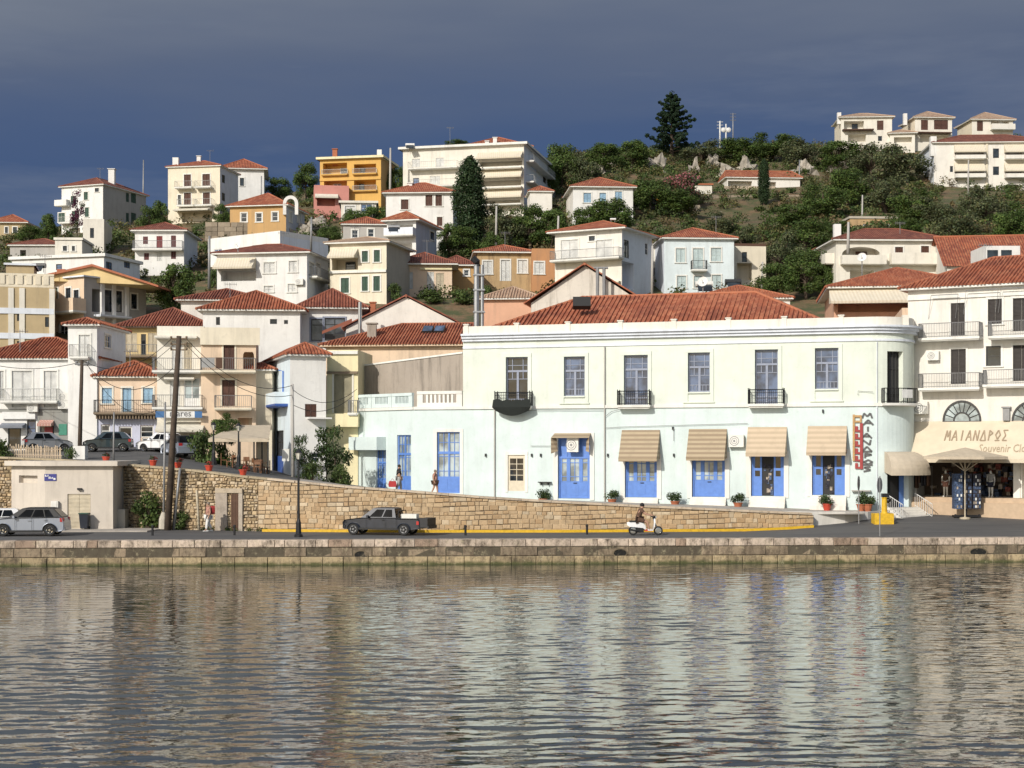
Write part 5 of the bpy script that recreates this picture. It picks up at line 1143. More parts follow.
for i in range(n_):
    t0,t1=pi*i/n_,pi*(i+1)/n_; zs_=z0+.45*(z1-z0); c=lambda t,o:h.F.p(uc+(uw+.02)*math.cos(t),zs_+(z1-zs_)*math.sin(t)**.7,o); e=lambda t:h.F.p(uc+(uw+.02)*math.cos(t),z1+.02,.012)
    m.poly([c(t0,.012),c(t1,.012),e(t1),e(t0)])
m.build('arch_head','cream_pale',h.root); h.inwin([('sb',860,249,872,262)],depth=2)
h.balc(840,884,263.5,proj=1.0,h=.75,rail='cream_pale',style='solid',slab='cream_pale'); h.balc(889,945,263.5,proj=1.0,h=1.0,rail='cream_pale',style='solid',slab='cream_pale'); h.balc(817,834,266,k='L',proj=.9,h=.9,rail='cream_pale',style='solid',slab='cream_pale'); h.hip(229,mat='roof_brown',over=.5); h.chimney(837,223,'white',.7,1,3.2,False)
h=House('stone_hut','small flat roofed stone house with tiny blue windows above the arched house',850,899,212,3,218.5,235,depth=6,col='stone_ochre'); h.win([('gwb',863,224,867,231),('gwb',875,224,880,231),('gwb',886,224,890,230)],trim=None).walls(); h.flat(.3,over=.15,mat='concrete')
# ================================================================= MIDDLE TERRACES
h=House('stone_house','ochre stone house with white shutters under a red hipped roof',477,533,178,4,253,292,depth=9,col='stone_ochre'); h.win([('sw',483,261,492,274),('sw',501,260,510,281),('sw',518,260,527,273)],trim='trim').walls(); h.hip(245,mat='roof_red',over=.5)
h=House('brick_house','orange brick annex with one white shutter joined to the stone house',532,556,177,4,251,292,depth=9,col='brick_orange'); h.win([('sw',534.5,262,544,274)],trim='trim').walls(); h.flat(.3)
h=House('balcony_house','white two storey house with a full width balcony and red hipped roof',555,622,164,6,234,292,col='white_warm',side='white_cool',xs=652,face='R')  # right side's bluish shade is put into a cooler white
h.win([('sw',561,240,578,258),('sw',596,240,612,258),('gkd',589,236,595,241)],trim='trim').win([('o1.5',620,262,634,288),('gwg',645,243,648,255),('gkd',624,240,629,258)],'R',trim=None).walls(); h.balc(555,624,259.5,proj=1.3,rail='iron_grey',slab='trim'); h.balc(556,621,283,proj=.6,style='none',slab='cream'); m=MB(); h.F.fbox(m,.02,h.W-.02,h.zb-2,h.F.z_of(263,2),.003,.05); m.build('lower_wall','cream_pale',h.root); h.hip(221,mat='roof_red',over=.7)
h=House('mint_house','pale blue white house with six tall shuttered windows and a red roof',664,734,166,4,239,297,col='mint',side='white_cool',depth=8)
h.win([('sm',676,248.5,685,262.5),('sm',693,248.5,703,268),('sm',711,248,721,261.5),('sm',677,276,686,288),('sm',694,276,703,288),('sm',712,275,721,288)],trim='trim').walls(); h.balc(690.5,706,270,proj=.8,rail='iron',step=.13); h.hip(228,mat='roof_red',over=.4)
h=House('lane_house','small cream wall with a dark doorway beside the pale blue house',734,766,170,6,246,297,depth=7,col='cream'); h.win([('o1.3',737,263,752,280),('kkd',742,252,747,262)],trim=None).walls(); h.flat(.3,mat='fr_brown'); 
h=House('cream_cottage','narrow cream cottage squeezed between the white balcony house and a pole',649,663,172,0,246,292,depth=7,col='cream_pale').win([('o1',652,268,661,276)]).walls().flat(.3)
h=House('hill_house','small white house with light blue shutters and a red hipped roof below the pines',573,633,216,4,187.5,215,col='white',side='white_warm',depth=9); h.win([('sl',583.5,193,591,202.5),('sl',599.5,193,606,201.5),('sl',615,191.5,622,201)],trim='trim').walls(); h.hip(177.5,mat='roof_red',over=.5)
h=House('peach_cottage','small peach cottage with white shutters and brown hipped roof',397,452,168,3,265,293,depth=9,col='peach'); h.win([('sw',404,272,413,289),('sw',427,272,434,290),('sc',436,273,444,289)],trim=None).walls(); h.hip(252.5,mat='roof_brown',over=.7); h.band(268,.2,.25,'yellow_pale',x0=420,x1=452)
h=House('annex_house','little ochre annex with a brown roof behind the peach cottage',440,474,173,3,266,290,depth=9,col='ochre').win([('gwd',464,270,469,276)]).walls().hip(255.5,mat='roof_brown',over=.4)
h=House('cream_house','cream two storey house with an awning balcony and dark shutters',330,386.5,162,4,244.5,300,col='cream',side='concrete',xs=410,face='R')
h.win([('o1.8',332,258,358,270),('sg',362,251,368,262),('sg',374,250,380,262),('sg',341,278,349,293),('sg',362,276.5,368,291),('sg',373.5,276,380,291)],trim='trim').walls(); h.inwin([('kkd',340,260,350,269)],depth=1.8); h.awn(331,249,358,259,proj=1.2,mat='canvas_cream'); h.band(270.5,.25,.2,'trim'); h.hip(237,mat='roof_tan',over=.5)
sh=lambda *a,**k:None
h=House('awning_villa','white villa with a side balcony awning under a brown roof',217,307,161,3,255,300,col='white',side='white_cool',xs=328,face='R')
h.win([('o1.8',221,270,256,281),('sw',264,262.5,275,273),('sw',289,261,297,272),('sw',264,286,273,292),('sw',288,284,296,292)],trim='trim').win([('sw',309,263,314,274),('sw',316,264,320,275)],'R').walls(); h.awn(217,258,256,270,proj=1.4,mat='canvas_cream'); h.balc(309,325,279,k='R',proj=.9,rail='iron_grey'); h.hip(244.5,mat='roof_brown',over=.5); h.ac(300,282)
h=House('flat_white_house','long low white flat roofed house with rooftop rails',208,280,182,6,244,262,col='white',side='white_cool',xs=328,face='R'); h.win([('gkb',252,245,262,248),('gwb',214,249,222,253)],trim=None).walls(); h.flat(.6)
h=House('white_bungalow','long white flat roofed bungalow with a dark solar tank on its roof',12,104,178,4,260,275,col='white',side='white_cool',xs=140,face='R'); h.win([('gkb',56,264,62,270)],trim=None).win([('gkb',106,262,112,270),('gkb',124,262,130,268)],'R',trim=None).walls(); h.flat(.35,over=.3,mat='white')
h=House('red_shutter_house','white two storey house with wine red shutters and a brown hipped roof',135,184,186,5,231.5,272,col='white',side='white_cool',xs=197,face='R')
h.win([('sn',143,236.5,148,244),('sr',156.5,236,162.5,248),('sn',171,235.5,176,247),('sn',144,253,149,260),('sw',157,252,162,261),('sn',171,251,176,259)],trim=None).walls(); h.balc(134,184,249.5,proj=1.0,rail='iron_grey'); h.hip(222.5,mat='roof_brown',over=.5)
h=House('cream_hut','small cream flat roofed house with a dark pergola on its right',83,104,205,8,221,250,col='cream_pale',side='cream',xs=112,face='R'); h.win([('gkd',90,228,94,238)],trim=None).walls(); h.flat(.3)
h=House('stone_outhouse','low grey stone outhouse with a pergola and white chimney',10,62,196,0,246,262,depth=6,col='grey_wall').win([('o1',20,250,26,258)]).walls().hip(239,mat='roof_brown',over=.3)
h=House('low_white_house','low white walled house with two small windows beside the cream hut',55,82,192,3,240,262,depth=6,col='cream_pale').win([('gkd',63,246,67,251),('gkd',72,246,75,251)]).walls().flat(.3,over=.15)
h=House('grey_blue_house','grey and white house with red roof strips and a corner balcony',343,388,188,4,225,250,depth=7,col='grey_wall'); h.win([('gwd',352,230,358,238),('gwd',368,229,374,237)],trim='trim').walls(); h.hip(217,mat='roof_red',over=.3)
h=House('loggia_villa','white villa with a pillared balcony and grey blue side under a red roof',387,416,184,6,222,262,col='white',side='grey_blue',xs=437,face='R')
h.win([('o1.6',391,223.5,413,234),('o1.6',393,242,412,252)],trim=None).win([('gkb',430,232,434,240)],'R').walls(); h.balc(387,416,235.5,proj=1.2,h=.8,rail='white_cool',style='solid'); h.hip(211.5,mat='roof_orange',over=.6)
h=House('terrace_house','narrow cream house with glazed balcony doors below the yellow house',341,376,206,4,203,228,depth=7,col='cream_pale'); h.win([('sw',345,206,355,213),('gwb',361,204,372,213)],trim='fr_white').walls(); h.flat(.3,over=.3)
h=House('shuttered_house','white house with three brown shuttered windows and a red roof beside the cypress',386,453,202,3,194,250,col='white',side='white_cool',xs=458,face='R')
h.win([('sb',401,199.5,408.5,209.5),('sb',425.5,195,432.5,206),('sb',435.5,195,442,206),('sb',437,217,442.5,226),('gkb',400,217,404,224)],trim='trim').walls(); h.hip(183,mat='roof_red',over=.5); h.chimney(410,183,'white',.6,3,2.5)
# ================================================================= SKYLINE
h=House('yellow_villa','bright yellow house with arched balconies and dark loggias on the skyline',320,381,234,8,160,206,col='yellow',side='ochre',xs=395,face='R')
u=[('o1.8',323,163,347,174),('o1.8',354,164,376,173),('o1.8',324,180,347,190),('o1.8',354,180,376,190)]; h.win(u).walls(); h.inwin([('kwd',337,166,344,174),('kkd',357,166,362,173),('kwd',330,182,338,190),('dkd',356,182,361,190)],depth=1.8)
for x0,x1,py in ((322,348,174.5),(353,377,173.5),(353,377,190.5)): h.balc(x0,x1,py,proj=.5,h=.7,rail='iron_white',slab='yellow')
h.band(178,.35,.15,'yellow'); h.flat(.35,over=.5,mat='yellow_pale'); h.chimney(335,149,'terracotta',.7,2,2.6); h.chimney(379.5,149,'white',.7,2,2.6,False)
h2=House('pink_annex','pink ground floor annex with a white canopy at the foot of the yellow house',314,349,231,8,187,208,depth=5,col='pink').win([('o1.2',317,198,335,206)]).walls().flat(.3,mat='pink'); h2.awn(315,194,338,199,proj=1.2,mat='canvas_white')
h=House('apartment_house','large cream apartment block with awnings and balconies on the hill crest',403,524,232,3,150,212,depth=20,col='cream_pale',side='white_cool',xs=551,face='R')
h.win([('sw',412,159,420,167),('sw',436,158,444,167),('gkb',413,178,419,185),('sw',430,176,440,184),('o1.4',480,161,522,166),('o1.4',480,180,521,186),('o1.2',482,200,520,205)],trim=None).win([('o1.2',531,160,537,170),('gkd',543,175,546,183)],'R',trim=None).walls()
h.balc(410,459,168.5,proj=1.2,h=.9,rail='rail_pale',step=.3); h.balc(410,459,186.5,proj=1.2,h=.9,rail='rail_pale',step=.3)
for py in (168.5,188,205): h.balc(478,523,py,proj=1.3,h=.05,rail='cream_pale',style='none')
for y0,y1 in ((152,160),(169,179),(188.5,199)): h.awn(478,y0,523,y1,proj=1.5,mat='canvas_cream')
h.flat(.35,over=.6,mat='trim'); h.balc(526,548,170,k='R',proj=1.2,rail='rail_pale',step=.3); h.balc(526,548,190,k='R',proj=1.2,rail='rail_pale',step=.3)
k=House('penthouse','red roofed penthouse on top of the large cream apartment block',468,530,236,3,147,152,depth=9,col='cream_pale',found=1).walls().hip(137.5,mat='roof_red',over=.5); k.chimney(487,141,'white',.6,1,2.2); k.chimney(495,137.5,'white',.6,1,3)
h=House('garage_annex','small pink and white annex with a red lean-to roof beside the apartment block',530,552,222,4,192,210,depth=5,col='white_warm').walls().hip(186,mat='roof_red',over=.3)
h=House('white_block','white three storey house, dimmer right face coloured grey, with dark shutters at the left skyline',103,146,250,32,185,226,col='grey_wall',side='white',xs=57,face='L')  # grey front: weak sun on a white wall, put into the colour
h.win([('sg',126,193,129,202),('sg',131,193.5,136,203),('sg',126,213,129,222),('sg',131,213,136,223)],trim=None).win([('sg',58.5,213,65,222),('sg',71,196,76,205),('sg',72,211,77,220),('sg',84,192,88,200),('sg',85,207.5,89,217),('gkd',95,188,99,192),('o1',69,228,80,236)],'L',trim='trim').walls()
h.balc(58,70,205.5,k='L',proj=1,h=.8,rail='white',style='solid'); h.balc(62,78,223,k='L',proj=1,h=.9,rail='iron_white',step=.3); h.hip(180,mat='roof_brown',over=.4); h.chimney(112,169,'white',1.0,3,3.2)
h=House('peach_block','peach three storey house, shaded side coloured cool white, with brown shutters on the skyline',168,220,238,6,168,222,col='cream',side='white_cool',xs=238,face='R')  # side wall's shade is put into a cooler colour than the front
h.win([('sb',184,174.5,191,186.5),('sb',202.5,174,210,186),('sb',184,193,191,206),('sb',203,192.5,210,205),('kkd',178,195,181,205),('o1',182,212,212,222)],trim='trim').win([('gkd',222,175,225,183),('gkd',222,193,225,201)],'R',trim=None).walls()
for x0,x1,py in ((177,194,188),(197,213,187.5),(179,196,206),(197,214,205.5)): h.balc(x0,x1,py,proj=1.1,h=.9,rail='rail_pale',step=.25)
h.awn(177,207.5,212,212,proj=1.8,mat='canvas_white'); h.hip(161,mat='roof_red',over=.3); h.chimney(176,157,'white',.9,2,3.5,False); h.chimney(199,156,'white',.6,4,2)
h=House('red_roof_villa','white house with a bright red roof tucked behind the peach skyline house',222,264,252,8,169,195,depth=9,col='white',side='white_cool').win([('gkd',240,178,244,186)]).walls().hip(159,mat='roof_red',over=.6)
h=House('ochre_house','ochre house with brown roof and a white arched belfry wall beside it',230,286,216,5,207.5,240,col='ochre',side='grey_blue',xs=305,face='R')
h.win([('kwd',241,213,247,222),('kwd',256,213,262,222),('kwd',272,212,278,221)],trim='trim').win([('sw',289,212,292,222),('sw',297,213,301,223)],'R').walls(); h.hip(193.5,mat='roof_red',over=.5)
m=MB(); c=P(290.5,203,214); ring=[]; n_=10
for o_ in (0,.4): 
    pass
A=[(c.x+1.05*math.cos(t*pi/n_),c.z+1.05*math.sin(t*pi/n_)) for t in range(n_+1)]; I=[(c.x+.6*math.cos(t*pi/n_),c.z+.6*math.sin(t*pi/n_)) for t in range(n_+1)]; A=[(c.x+1.05,c.z-1.6)]+A+[(c.x-1.05,c.z-1.6)]; I=[(c.x+.6,c.z-1.6)]+I+[(c.x-.6,c.z-1.6)]
m.loft([[V((a[0],c.y,a[1])),V((a[0],c.y+.5,a[1])),V((b[0],c.y+.5,b[1])),V((b[0],c.y,b[1]))] for a,b in zip(A,I)]); m.build('arched_gable','white',h.root)
h=House('far_left_house','brown stone house with a red roof at the left edge of the skyline',-10,26,262,3,223,242,depth=8,col='olive_beige').win([('gkd',13,227,17,233),('gkd',5,227,8,233)]).walls().hip(214.5,mat='roof_red',over=.5)
vl=[(841,892,300,118,147,834.5,'cream villa with a brown pergola balcony, leftmost of three on the right skyline'),(915,952,300,118,143,902,'cream villa with a wide brown shutter wall, middle of three on the right skyline'),(972,1013,300,120,142,957,'cream villa with a dark covered terrace, rightmost of three on the right skyline')]
for i,(x0,x1,Y,zt,zb,xs,lab) in enumerate(vl):
    h=House('hilltop_villa',lab,x0,x1,Y,0,zt,zb,depth=8,col='cream_pale',side='cream',xs=xs,face='L',group='cream villas on the right skyline')
    if i==0: h.win([('o1.5',844,121,864,129),('sb',877,120.5,883.5,130),('o1.5',848,134,866,142),('gkd',878,136,882,141)],trim=None).walls(); h.inwin([('kkd',853,122.5,859,129)],depth=1.5); h.balc(842,873,130,proj=1.2,h=.1,style='none',slab='fr_brown'); h.hip(113.5,mat='roof_tan',over=.5)
    if i==1: h.win([('sb',921,120,928,130),('sb',934,120,948,129.5),('o1.4',920,135,948,142)],trim=None).walls(); h.balc(916,950,133,proj=1.2,h=.1,style='none',slab='fr_brown'); h.hip(111.5,mat='roof_tan',over=.5)
    if i==2: h.win([('sb',977,121,983,131),('o1.6',991,119.5,1009,128)],trim=None).walls(); h.balc(990,1013,129.5,proj=1.2,h=.9,rail='white_warm',style='solid'); h.hip(112.5,mat='roof_tan',over=.5)
    h.chimney([839,905,1000][i],[112,113,118][i],'white',.7,1,2.4,False)
h=House('terrace_wing','low tan roofed wing with a covered terrace between two hilltop villas',890,915,299,-6,134,148,depth=7,col='cream_pale').win([('o1.2',894,137,912,143)]).walls().hip(129.5,mat='roof_tan',over=.5)
h=House('right_apartments','white apartment house with big cream awnings on two rows of balconies',934,1050,272,-3,143.5,196,col='white_warm',side='white_cool',depth=12)
h.win([('gkd',993,148.5,999,158),('gkd',993,166.5,999,175),('o1.8',955,150,984,160.5),('o1.8',955,168,984,179),('o1.8',1006,150,1022,160.5),('o1.8',1006,168,1022,179),('o1.2',1004,185,1019,196),('gkd',950,166,953,172)],trim=None).walls()
for x0,x1 in ((954,984),(1004,1030)):
    for y0,y1,pb in ((144.5,153.5,161.5),(162.5,172.5,180)): h.awn(x0,y0,x1,y1,proj=1.4,mat='canvas_cream'); h.balc(x0,x1,pb-2.5,proj=1.4,h=.5,rail='white_warm',style='solid')
m=MB(); u=h.F.u_of(987); h.F.fbox(m,u-.2,u+.1,h.zb,h.z1,.01,.2); m.build('downpipe','cream',h.root); h.hip(135,mat='roof_brown',over=.5); h.chimney(933,136,'white',1.0,1,3.6,False)
h=House('long_red_house','long low white house with a red roof and rubble terrace on the right hillside',727,800,258,4,178,194,depth=7,col='white_warm'); h.win([('o1.2',728,181,752,188),('o1',768,182,776,188)]).walls(); h.hip(171,mat='roof_orange',over=.4,rid=.5)
h=House('cream_shed','small cream shed behind the oleander on the terraced hillside',695,712,250,3,185,196,depth=5,col='cream_pale').walls().flat(.25,over=.2,mat='roof_orange')
# ================================================================= VEGETATION
def leafq(mb,c,nrm,s,col,r,asp=1.0):
    t=nrm.orthogonal().normalized(); a=r.uniform(0,2*pi); b=nrm.cross(t); x=(t*math.cos(a)+b*math.sin(a))*s; y=(b*math.cos(a)-t*math.sin(a))*s*asp
    c=V(c); k=r.uniform(.5,.9)
    mb.poly([c-x*.5-y*.15,c-y*.5+x*.1,c+x*.5*k+y*.1,c+y*.5-x*.1],0,col)
def rv(r):
    while True:
        v=V((r.uniform(-1,1),r.uniform(-1,1),r.uniform(-1,1)))
        if .05<v.length<1: return v.normalized()
def gcol(r,g,v=.35,k=1):
    f=k*(1+r.uniform(-v,v)); return (g[0]*f*r.uniform(.85,1.2),g[1]*f,g[2]*f*r.uniform(.8,1.2))
def clump(mb,c,rad,n,ls,g,r,flat=.8):
    tone=r.uniform(.65,1.3)
    for _ in range(n):
        d=rv(r); rr=rad*(r.random()**.38); p=V(c)+V((d.x*rr,d.y*rr,d.z*rr*flat)); nn=(d*1.0+rv(r)*.9+V((0,0,.35))).normalized()
        leafq(mb,p,nn,ls*r.uniform(.6,1.35),gcol(r,g,.3,tone),r)
def tree_mesh(kind,seed):
    r=random.Random(seed); cr=MB(); tr=MB()
    if kind=='broad':
        H=7;g=(.078,.122,.030); ts=[V((0,0,-.8)),V((.1,0,.6)),V((-.1,.15,1.8)),V((.15,0,3.2)),V((.1,.1,4.8))]; tr.path(ts,[.26,.2,.17,.12,.05],7)
        for i in range(30):
            a=r.uniform(0,2*pi); z=r.uniform(.9,6.2); rm=2.7*math.sin(min(1,max(.18,(z-.5)/6.3))*pi)**.6; q=V((math.cos(a)*rm*r.uniform(.35,1.05),math.sin(a)*rm*r.uniform(.35,1.05),z))
            clump(cr,q,r.uniform(.8,1.3),260,.24,g,r); tr.path([ts[2].lerp(ts[3],r.random()),q.lerp(ts[3],.3)+V((0,0,-.3)),q],[.07,.045,.02],5)
    elif kind=='olive':
        H=5;g=(.105,.125,.058); ts=[V((0,0,-.8)),V((.2,0,.5)),V((-.1,.2,1.3)),V((.2,.1,2.4))]; tr.path(ts,[.3,.24,.2,.1],7)
        for i in range(22):
            a=r.uniform(0,2*pi); z=r.uniform(.5,4.6); rm=2.5*math.sin(min(1,max(.2,(z-.2)/4.8))*pi)**.5; q=V((math.cos(a)*rm*r.uniform(.3,1.05),math.sin(a)*rm*r.uniform(.3,1.05),z))
            clump(cr,q,r.uniform(.65,1.1),230,.20,g,r); tr.path([ts[2],q.lerp(ts[2],.5)+V((0,0,.2)),q],[.09,.05,.02],5)
    elif kind=='bush':
        H=2.4;g=(.075,.112,.033)
        for i in range(14):
            a=r.uniform(0,2*pi); z=r.uniform(.2,1.9); rm=1.5*(1-(z/2.6)**2); q=V((math.cos(a)*rm*r.uniform(.1,1),math.sin(a)*rm*r.uniform(.1,1),z)); clump(cr,q,r.uniform(.45,.8),120,.2,g,r)
            tr.path([V((0,0,-.5)),V((q.x*.3,q.y*.3,q.z*.5)),q],[.06,.04,.015],5)
    elif kind=='cypress':
        H=11;g=(.034,.062,.024); tr.path([V((0,0,-1)),V((0,0,3)),V((.05,0,10))],[.28,.2,.03],7)
        for i in range(95):
            z=.6+10.2*(i/95); rm=1.75*max(.05,math.sin(min(1,(z+1.0)/12.0)*pi)**.62); a=i*2.4; k=r.uniform(.45,.85); q=V((math.cos(a)*rm*k,math.sin(a)*rm*k,z)); clump(cr,q,.68*(1 if z<10.2 else .7),210,.19,g,r,1.5)
        for i in range(10): tr.path([V((0,0,i)),V((math.cos(i*2)*.9,math.sin(i*2)*.9,i+1.3))],[.05,.015],4)
    elif kind=='pine':
        H=11;g=(.022,.045,.022); tr.path([V((0,0,-1)),V((.1,0,4)),V((-.1,.1,8)),V((.1,0,11))],[.35,.27,.15,.03],8)
        for k in range(14):
            z=1.0+k*.72; L=4.3*(1-(k/14.5)**1.3)**.9*r.uniform(.8,1.1)+.4
            for j in range(5):
                a=j*pi/2.5+k*.7+r.uniform(-.3,.3); l=L*r.uniform(.42,1.25); tip=V((math.cos(a)*l,math.sin(a)*l,z+l*r.uniform(.12,.38))); b=V((0,0,z)); tr.path([b,b.lerp(tip,.5)+V((0,0,-.12)),tip],[.09,.05,.015],4)
                for t in (.4,.6,.8,1.0): clump(cr,b.lerp(tip,t)+V((0,0,r.uniform(-.1,.2))),.50*(1.25-t*.45)*(.6+.1*l),120,.27,g,r,.75)
        clump(cr,(0,0,11),.5,60,.22,g,r,1.6)
    elif kind=='oleander':
        H=3.4;g=(.060,.090,.035)
        for i in range(20):
            a=r.uniform(0,2*pi); z=r.uniform(.4,3.1); rm=2.2*(1-(z/3.7)**2.2); q=V((math.cos(a)*rm*r.uniform(.2,1),math.sin(a)*rm*r.uniform(.2,1),z)); clump(cr,q,.7,90,.2,g,r); tr.path([V((0,0,-.5)),q*.6,q],[.06,.04,.02],5)
            if z>1.0: clump(cr,q+V((0,-.1,.25)),.72,80,.17,(.42,.16,.17),r)
    elif kind=='vine':
        H=5;g=(.10,.028,.055)
        for i in range(18): q=V((r.uniform(-1,1),r.uniform(-.25,.3),r.uniform(.3,5.2))); clump(cr,q,.62,90,.2,g if r.random()<.75 else (.045,.065,.022),r)
        tr.path([V((0,.1,-.5)),V((.2,0,2)),V((-.1,.1,4.5))],[.09,.07,.03],6)
    elif kind=='creeper':
        H=3.4;g=(.040,.068,.020)
        for i in range(20): q=V((r.uniform(-1.3,1.3)*(1-.1*i/20),r.uniform(-.5,.5),r.uniform(.0,3.3))); clump(cr,q,.62,120,.17,g,r)
        tr.path([V((0,.1,-.5)),V((.2,0,1.5)),V((-.1,.1,3))],[.08,.06,.03],6)
    return cr,tr,H
TREES={}
def tree_kind(key,kind,seed,name,cat): TREES[key]=(tree_mesh(kind,seed),name,cat,[None])
def plant(key,px,py,Y,h,label,group=None,wx=1.0,rot=None,z=None):
    (cr,tr,H),name,cat,proto=TREES[key]; x=XP(px,Y); zz=ZP(py,Y) if z is None else z; s=h/H; rot=rnd.uniform(0,6.28) if rot is None else rot
    if proto[0] is None:
        t=thing(name,label,cat,(0,0,0),group); tr.build('trunk' if name.endswith('tree') else 'stem','bark',t); cr.build('crown' if name.endswith('tree') else 'leafage','leaf',t); proto[0]=t
        t.location=(x,Y,zz); t.rotation_euler=(0,0,rot); t.scale=(s*wx,s*wx,s); return t
    o=dup(proto[0],(x,Y,zz),rot,label,group,(s*wx,s*wx,s))
    if not group and 'group' in o: del o['group']
    return o
for i in range(3): tree_kind('b%d'%i,'broad',20+i,'broadleaf_tree','tree')
for i in range(2): tree_kind('o%d'%i,'olive',30+i,'olive_tree','tree'); tree_kind('s%d'%i,'bush',40+i,'bush','bush')
tree_kind('cy','cypress',50,'cypress_tree','tree'); tree_kind('pi','pine',51,'pine_tree','tree'); tree_kind('ol','oleander',52,'oleander_bush','bush'); tree_kind('vi','vine',53,'climbing_plant','plant'); tree_kind('cp','creeper',54,'creeper_bush','plant')
def ground_Y(px,pb,Y):
    if Y<135: return Y
    best=None
    for i in range(-40,41):
        y=Y+i*1.5
        if not 136<y<338: continue
        x=XP(px,y); e=abs(HY-(tz(x,y)-CZ)*F/y-pb)+abs(i)*.02
        if best is None or e<best[0]: best=(e,y)
    return best[1]
def T(k,px,ptop,pbase,Y,label,wpx=None,group=None,**kw):
    Y=ground_Y(px,pbase,Y)
    h=(pbase-ptop)/F*Y; H={'b':5.4/7,'o':5/5,'s':3.2/2.4,'c':1,'p':1,'v':2.4/5}.get(k[0],1); wx=1
    if wpx: wx=(wpx/F*Y)/(h*H) if k not in('cy','pi') else (wpx/F*Y)/(h*(3.6/11 if k=='cy' else 8.2/11))
    plant(k,px,pbase,Y,h,label,group,wx,**({'rot':0} if k in('cp','vi') else {}),**kw)
T('pi',672,94,158,306,'tall dark pine standing alone against the sky on the ridge',45)
T('cy',470,158,252,196,'tall narrow dark cypress beside the white brown-shuttered house',36)
T('cy',764,160,204,246,'slim dark cypress left of the long red roofed house on the hillside',13)
T('ol',683,175,206,244,'pink flowering oleander bush above the terraced wall',40)
T('vi',77,192,234,240,'purple bougainvillea climbing the white three storey house',12)
T('b0',174,262,318,158,'bushy bright green tree below the red shutter house',40)
T('b1',225,410,446,114,'small round bright green street tree in front of the balcony block',30)
T('s0',204,428,470,112,'dark green leafy shrub beside the parked silver car',36)
T('s1',222,438,470,113,'low dark green shrub at the left end of the cafe canopy',24)
T('cp',303,436,478,112,'dark creeper column against the white corner house',20); T('cp',333,428,486,113.5,'large dark flowering creeper between corner house and yellow house',38)
T('s1',341,462,488,112,'bright green low shrub at the foot of the pale blue wing',24); T('s0',312,458,481,111,'low green bush at the foot of the flowering creeper',22)
T('s0',73,445,466,108.5,'green bush behind the kiosk roof beside the white pole base',20); T('b2',-2,435,505,108,'dark leafy tree cut by the left frame edge beside the kiosk',36); T('s1',20,470,505,109,'dark bush in the shade at the left kiosk corner',18)
T('s0',183,509,529,101,'rounded green bush at the foot of the retaining wall beside the poles',25); T('s1',148,488,528,101.6,'dark bush standing in for a dark patch on the rough wall right of the kiosk',40)  # last bush stands in for an unexplained dark patch on the wall
for px,pt,pb,Y,w,l in ((48,213,245,215,18,'dark tree at the left of the white three storey house'),(30,225,250,210,26,'dark scrubby tree below the far left brown house'),(160,200,236,222,20,'green tree between the two left skyline houses'),(150,205,240,215,22,'spreading green tree right of the white three storey house'),(222,203,232,222,16,'small green tree at the foot of the peach skyline house'),(252,175,205,240,26,'dark tree behind the ochre house on the left'),(278,177,205,238,26,'dark green tree between ochre house and yellow villa'),(306,162,200,240,24,'light green tree hard against the yellow villa'),(398,165,206,245,20,'dark tree right of the yellow villa wall'),
    (372,205,243,200,34,'dark tree below the yellow villa'),(352,208,245,202,26,'bushy tree left of the grey house roof'),(330,225,250,195,24,'scrubby tree on the rocky slope below the ochre house'),(462,226,262,185,36,'dark bushy tree at the foot of the cypress'),(448,222,262,186,22,'rounded green tree left of the cypress foot'),(492,232,262,184,24,'green tree right of the cypress above the stone house'),
    (505,203,250,200,40,'broad green tree under the apartment block'),(530,204,248,200,36,'rounded green tree below the apartment annex'),(552,208,248,200,34,'green tree left of the small white hill house'),(612,198,238,205,46,'dark green tree in front of the small white hill house'),(588,206,238,204,30,'lower green tree left of the hill house front'),
    (562,142,190,240,34,'tall dark tree between apartment block and hill house'),(585,150,186,244,34,'dense dark tree on the slope above the hill house'),(548,158,196,232,22,'dark tree touching the apartment block side'),(604,142,172,262,36,'light green tree on the ridge above the hill house'),(632,140,170,268,36,'green tree on the ridge left of the pine'),(650,178,212,238,40,'round bright green tree left of the oleander'),(676,190,214,234,46,'wide green tree below the oleander')):
    T(('b0','b1','b2','o0')[(px*7)%4],px,pt,pb,Y,l,w)
